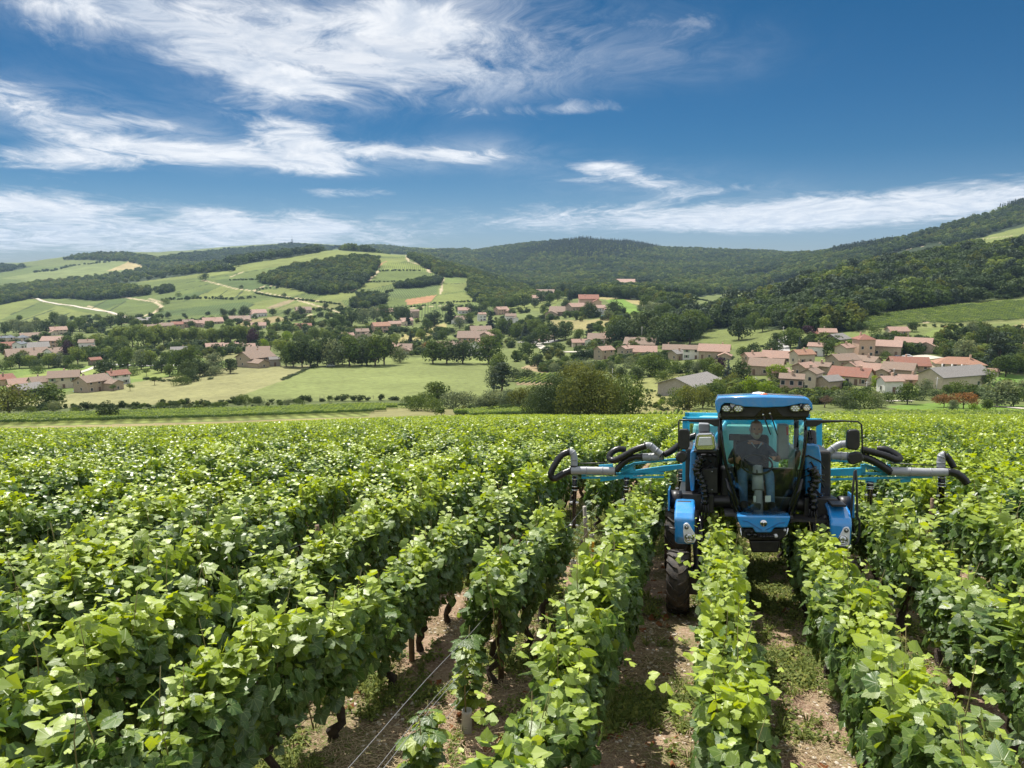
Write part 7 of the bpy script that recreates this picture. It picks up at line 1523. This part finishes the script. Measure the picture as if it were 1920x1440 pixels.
for i, (u, v) in enumerate([(797, 607), (815, 609), (825, 606), (805, 617), (774, 614), (742, 622), (762, 613), (755, 616)]):
    p = hit(u, v); r_ = empty('cow', p, i*1.3); mb = MB(); mb.tube([(-1.0, 0, 1.05), (-.7, 0, 1.08), (0, 0, 1.0), (.6, 0, 1.08), (.95, 0, 1.2), (1.25, 0, 1.1), (1.55, 0, .9)], [.2, .38, .42, .38, .22, .17, .10], 9)
    for x, y in ((-.75, -.2), (-.75, .2), (.6, -.2), (.6, .2)): mb.tube([(x, y, .95), (x+.03, y, .5), (x, y, 0)], [.13, .07, .06], 6)
    mb.build('body', COWM, r_); tag(r_, 'small dark cow grazing in the straw coloured pasture', 'cow', 'cows in the straw pasture')
p = hit(160, 733); mb = MB(); V = []; 
for j in range(5):
    for i in range(9): V.append((i*1.1-4.4, j*.9-1.8, .9*math.sin(math.pi*i/8)*math.sin(math.pi*j/4)+.05+.15*math.sin(i*2.1+j)))
mb.add(V, [(j*9+i, j*9+i+1, (j+1)*9+i+1, (j+1)*9+i) for j in range(4) for i in range(8)], True); o = mb.build('tarpaulin', mat('blue_tarp', (.03, .18, .42), .5)); o.location = p; tag(o, 'blue tarpaulin heap at the foot of the bare stone wall', 'tarpaulin')
p = hit(1133, 594); mb = MB(); mb.lathe([(.01, 1.1), (2.3, 1.1), (2.3, 1.2), (2.45, 1.2), (2.45, 0)], p, (0, 0, 1), 24); o = mb.build('pool', mat('pool_blue', (.03, .25, .55), .2)); tag(o, 'round blue garden pool below the knoll farm', 'pool')
# mast on the far hill
p = hit(548, 461); r_ = empty('radio_mast', p); MST = mat('mast_steel', (.10, .11, .13), .7); mb = MB(); mb.tube([(0, 0, -5), (0, 0, 18), (0, 0, 19), (0, 0, 48)], [2.2, 1.6, .8, .35], 8); mb.build('tower', MST, r_)
for z, rr in ((19, 6.5), (24, 5.0), (29, 3.5)): mb = MB(); mb.lathe([(.5, 0), (rr, .3), (rr, 1.6), (.5, 2.0)], (0, 0, z), (0, 0, 1), 12); mb.build('platform', MST, r_)
tag(r_, 'dark radio mast on top of the distant blue green hill', 'mast')
# wire fence across the pasture and fence posts by the hay field
FP = mat('fence_post', (.22, .18, .14), .9)
for (a, b, n, lb) in (((530, 713), (592, 686), 22, 'between hay field and pasture'), ((600, 748), (700, 748), 14, 'along the foot of the pasture')):
    f = empty('wire_fence', hit(*a)); A, B = hit(*a), hit(*b); tag(f, 'thin line of wooden fence posts with wire '+lb, 'fence')
    for k in range(n):
        q = A.lerp(B, k/(n-1)); q.z = gz(q.x, q.y); mbx = piece('post', FP, f, q-A+Vector((0, 0, .55)), (.12, .12, 1.3))
    for h in (.5, 1.0):
        mb = MB(); mb.tube([A.lerp(B, k/(n-1))*1.0-A+Vector((0, 0, h+gz(*(A.lerp(B, k/(n-1)).xy))-A.lerp(B, k/(n-1)).z)) for k in range(n)], .012, 4); mb.build('wire', FP, f)
print('individual trees', TCOUNT[0])
# ================================================================== details among the near vines
STAKE = mat('stake_wood', (.17, .115, .075), .9, var=.35, scale=12, bump=.5); GREYW = mat('grey_post', (.34, .31, .27), .9, var=.25, scale=10, bump=.4); SLEEVE = mat('sleeve_white', (.50, .48, .43), .75, var=.12, scale=30); WIREM = mat('wire_steel', (.42, .42, .42), .4, metal=.7); YELL = mat('yellow_tie', (.70, .42, .03), .5)
def at_row(k, t, de=0.0):
    x, y = row_xy(row_e(k)+de, t); return Vector((x, y, gz(x, y)))
def stake(k, t, h, r, lb, m=STAKE, lean=(0, 0), de=0.0):
    p = at_row(k, t, de); mb = MB(); mb.tube([(0, 0, -.2), (lean[0]*.5, lean[1]*.5, h*.5), (lean[0], lean[1], h)], [r, r, r*.92], 8); o = mb.build('vine_stake', m); o.location = p; tag(o, lb, 'stake', 'stakes among the near vines')
stake(-3, 7.37, 1.0, .030, 'brown wooden stake beside the gnarled trunk with an open gap before it'); stake(-2, 7.12, 1.0, .030, 'brown wooden stake in the lone clump beside bare wires'); stake(-5, 9.30, 1.02, .030, 'weathered stake in a leafless gap four rows off')
stake(-2, 12.91, .82, .032, 'leaning grey post holding slack wires by white vine sleeves', GREYW, (-.06, -.05)); stake(2, 7.6, .9, .028, 'brown stake hidden low under the first row past the leaf hidden wheel'); stake(-1, 6.5, .9, .028, 'brown stake under the row next to the clear front wheel')
stake(3, 13.2, 1.1, .03, 'thin stake standing in the gap two rows past the leaf hidden wheel'); 
mb = MB(); mb.box(-.02, .02, -.02, .02, 0, .22); o = mb.build('yellow_tie', YELL); o.location = at_row(-2, 12.75, .12); tag(o, 'yellow plastic tie at the foot of the leaning grey post', 'tie')
mb = MB(); mb.tube([(0, 0, -.05), (-.02, .01, .16), (-.07, .02, .30)], [.045, .05, .03], 8); o = mb.build('vine_stump', VBARK); o.location = at_row(-2, 12.5, .02); tag(o, 'dark dead vine stump at the leaning grey post', 'stump')
for k, t0, t1, lb in ((-2, 2.6, 14.6, 'slack steel trellis wires through the gappy row'), (-3, 2.6, 14.0, 'steel trellis wires in the row behind the gappy one'), (-1, 2.8, 12.0, 'steel trellis wires in the row beside the clear wheel'), (-5, 5.0, 14.0, 'steel trellis wires crossing the gap four rows off')):
    root = empty('trellis_wire', at_row(k, t0)); tag(root, lb, 'trellis wire')
    for h, de in ((.38, .015), (.60, -.03), (.63, .03), (.85, 0)):
        mb = MB(); mb.tube([at_row(k, t0+(t1-t0)*i/30, de)+Vector((0, 0, h-.02*math.sin(i/30*math.pi*5)**2))-at_row(k, t0) for i in range(31)], .0020, 5); mb.build('wire', WIREM, root)
def young_vine(k, t, h, lb, sleeve=True, n=34, de=0.0, sz=1.0):
    rg = np.random.default_rng(int(t*100)); root = empty('young_vine', at_row(k, t, de), rg.random()*6); tag(root, lb, 'young vine')
    if sleeve: mb = MB(); mb.lathe([(.045, -.05), (.044, .08), (.042, .17), (.044, .20), (.037, .20), (.036, .08)], (0, 0, 0), (0, .05, 1), 14); mb.build('sleeve', SLEEVE, root)
    mb = MB(); mb.tube([(0, 0, 0), (.02, .01, h*.5), (-.01, .0, h)], [.009, .007, .003], 6); mb.build('cane', CANE, root)
    for i in range(n):
        z = (.28 if sleeve else .1)+(h-.2)*rg.random(); th = i*2.4; d = np.array([math.cos(th), math.sin(th), -.25]); d /= np.linalg.norm(d); N_ = np.array([d[0]*.4, d[1]*.4, 1.]); N_ -= d*N_.dot(d); N_ /= np.linalg.norm(N_)
        m = Matrix((Vector(np.cross(d, N_)), Vector(d), Vector(N_))).transposed().to_4x4(); lf = link('leaf', LEAFM[int(rg.choice([1, 2, 3, 4, 7, 8]))], root)
        lf.matrix_local = Matrix.Translation(Vector((d[0]*rg.uniform(.02, .11), d[1]*rg.uniform(.02, .11), z))) @ m @ Matrix.Scale(float(rg.uniform(.06, .11))*sz, 4)
young_vine(-2, 5.96, .75, 'young vine in a white sleeve before the lone clump'); young_vine(-2, 11.43, .62, 'young vine in a white sleeve between clump and grey post'); young_vine(-2, 13.51, .85, 'young vine in a white sleeve just past the grey post'); young_vine(-2, 10.1, .9, 'bushy young vine right behind the lone clump', False, 60, 0, 1.1); young_vine(-2, 5.15, .62, 'bushy young vine on the wires with bare soil round it', False, 60, -.05, 1.15); young_vine(1, 6.05, .55, 'young vine in a white sleeve in the row by the leaf hidden wheel', True, 20, .12); young_vine(-2, 6.25, .85, 'bushy young vine leaning on the lone clump', False, 70, -.06, 1.2); young_vine(-2, 4.75, .7, 'bushy young vine between two bare wire spans', False, 60, .05, 1.2); young_vine(-2, 4.3, .5, 'small young vine below the wires near the row end', False, 40)
# ------------------------------------------------------------------ weeds, straw, stones on the aisles
def litter():
    rg = np.random.default_rng(61)
    WEED = leaf_mat('weed', (.15, .20, .05), young=(.32, .34, .09), trans=.3, gloss=.2); STRAW_ = mat('straw', (.46, .36, .22), .9, var=.4, scale=40); STONE = mat('stone_pale', (.52, .46, .38), .9, var=.3, scale=25); DRYL = leaf_mat('dry_leaf', (.28, .12, .055), young=(.42, .22, .10), trans=.2, gloss=.1)
    def tuft(seed, grass):
        r = np.random.default_rng(seed); n = 26
        if grass:
            V, F = [], []
            for i in range(n):
                a = r.random()*6.28; d = np.array([math.cos(a), math.sin(a), 0]); b = d*r.random()*.03; L_ = r.uniform(.05, .13); s = np.array([-d[1], d[0], 0])*.004; q = b+d*L_*.45+[0, 0, L_*.8]; t = b+d*L_+[0, 0, L_*.75*r.uniform(.7, 1.2)]
                k = len(V); V += [b-s, b+s, q+s*.8, q-s*.8, t]; F += [(k, k+1, k+2, k+3)]; F += [(k+3, k+2, k+4, k+4)]
            F = [f if f[2] != f[3] else f for f in F]
            Q = np.array([f for f in F if f[2] != f[3]]); T = np.array([f[:3] for f in F if f[2] == f[3]]); return np_mesh('tuft', V, [T, Q], [WEED], attrs={'tint': ('FLOAT', 'FACE', r.random(len(T)+len(Q))*.7)})
        P = r.normal(0, .045, (n*2, 3)); P[:, 2] = np.abs(P[:, 2])*.8+.01; N = np.tile([0, 0, 1.], (n*2, 1)); V, F = leaf_cloud(P, N, np.full(n*2, .030), r, .5, .9); return np_mesh('tuft', V, F, [WEED], attrs={'tint': ('FLOAT', 'FACE', r.random(n*2)*.8)})
    def straw(seed):
        r = np.random.default_rng(seed); mb = MB()
        for i in range(9):
            p = Vector((r.normal(0, .06), r.normal(0, .06), .004+.006*r.random())); a = r.random()*6.28; L_ = r.uniform(.03, .11); d = Vector((math.cos(a), math.sin(a), r.normal(0, .08)))*L_; mb.tube([p-d/2, p+d/2], .0016+.001*r.random(), 3, caps=False)
        return mb.mesh('straw', STRAW_)
    def stone(seed):
        r = np.random.default_rng(seed); bm = bmesh.new(); bmesh.ops.create_icosphere(bm, subdivisions=1, radius=1)
        for v in bm.verts: v.co *= r.uniform(.7, 1.2); v.co.z *= .55
        me = bpy.data.meshes.new('stone'); bm.to_mesh(me); bm.free(); me.materials.append(STONE); return me
    def dry(seed):
        tv, tf = TPL[1][seed % 4]; v = tv.copy(); v[:, 2] += .25*np.sin(v[:, 0]*6+seed)+.15; return np_mesh('dry_leaf', v*.1, tf, [DRYL], attrs={'tint': ('FLOAT', 'FACE', np.full(len(tf), .2+.2*(seed % 4)))})
    coll = proto_coll('litter', [tuft(1, True), tuft(2, True), tuft(3, False), tuft(4, False), tuft(5, False), straw(6), straw(7), stone(8), stone(9), dry(0), dry(1)])
    def spread(n, picks, s0, s1, ymax, keep, name, label):
        x = rg.uniform(-9, 11, n); y = 2.4+(ymax-2.4)*rg.random(n)**1.3
        e = x*RE.x+y*RE.y; a = np.abs(x/y) < .78; x, y, e = x[a], y[a], e[a]
        m = keep(x, y, e); x, y = x[m], y[m]; k = len(x); s = rg.uniform(s0, s1, k)
        scatter(name, np.stack([x, y, ground(x, y)+.0], 1), np.stack([rg.normal(-.1, .1, k), rg.normal(0, .1, k), rg.random(k)*6.28], 1), np.stack([s, s, s*rg.uniform(.7, 1.2, k)], 1), rg.choice(picks, k), coll, label=label, cat=name)
    patch = lambda x, y: fbm(x*.9, y*.9, 41)
    spread(70000, [0, 1, 2, 3, 4, 2, 3, 4], .5, 1.25, 22, lambda x, y, e: (patch(x, y)+rg.normal(0, .085, len(x)) > .53), 'weeds', 'low green weeds patching the soil between the rows')
    spread(30000, [5, 6], .7, 1.5, 16, lambda x, y, e: patch(x+9, y) > .36, 'straw', 'dry straw and twigs littering the soil between rows')
    spread(26000, [7, 8], .006, .026, 15, lambda x, y, e: patch(x, y+7) > .40, 'stones', 'small pale stones strewn on the soil between rows')
    spread(2600, [9, 10], .5, 1.1, 14, lambda x, y, e: patch(x+3, y+3) > .40, 'dry_leaves', 'rust coloured dry leaves lying between the rows')
litter()
# ================================================================== the valley's air
def haze():
    mb = MB(); mb.box(-9600, 9600, -460, 7700, -160, 290); m = bpy.data.materials.new('haze'); m.use_nodes = True; nt = m.node_tree; nt.nodes.clear()
    out = nt.nodes.new('ShaderNodeOutputMaterial'); pv = nt.nodes.new('ShaderNodeVolumePrincipled'); pv.inputs['Color'].default_value = (.50, .72, 1.0, 1); pv.inputs['Density'].default_value = 6.2e-5; pv.inputs['Anisotropy'].default_value = 0.0
    nt.links.new(pv.outputs[0], out.inputs['Volume']); o = mb.build('haze', m); tag(o, 'thin bluish summer haze filling the valley air', 'haze', kind='stuff')
haze()
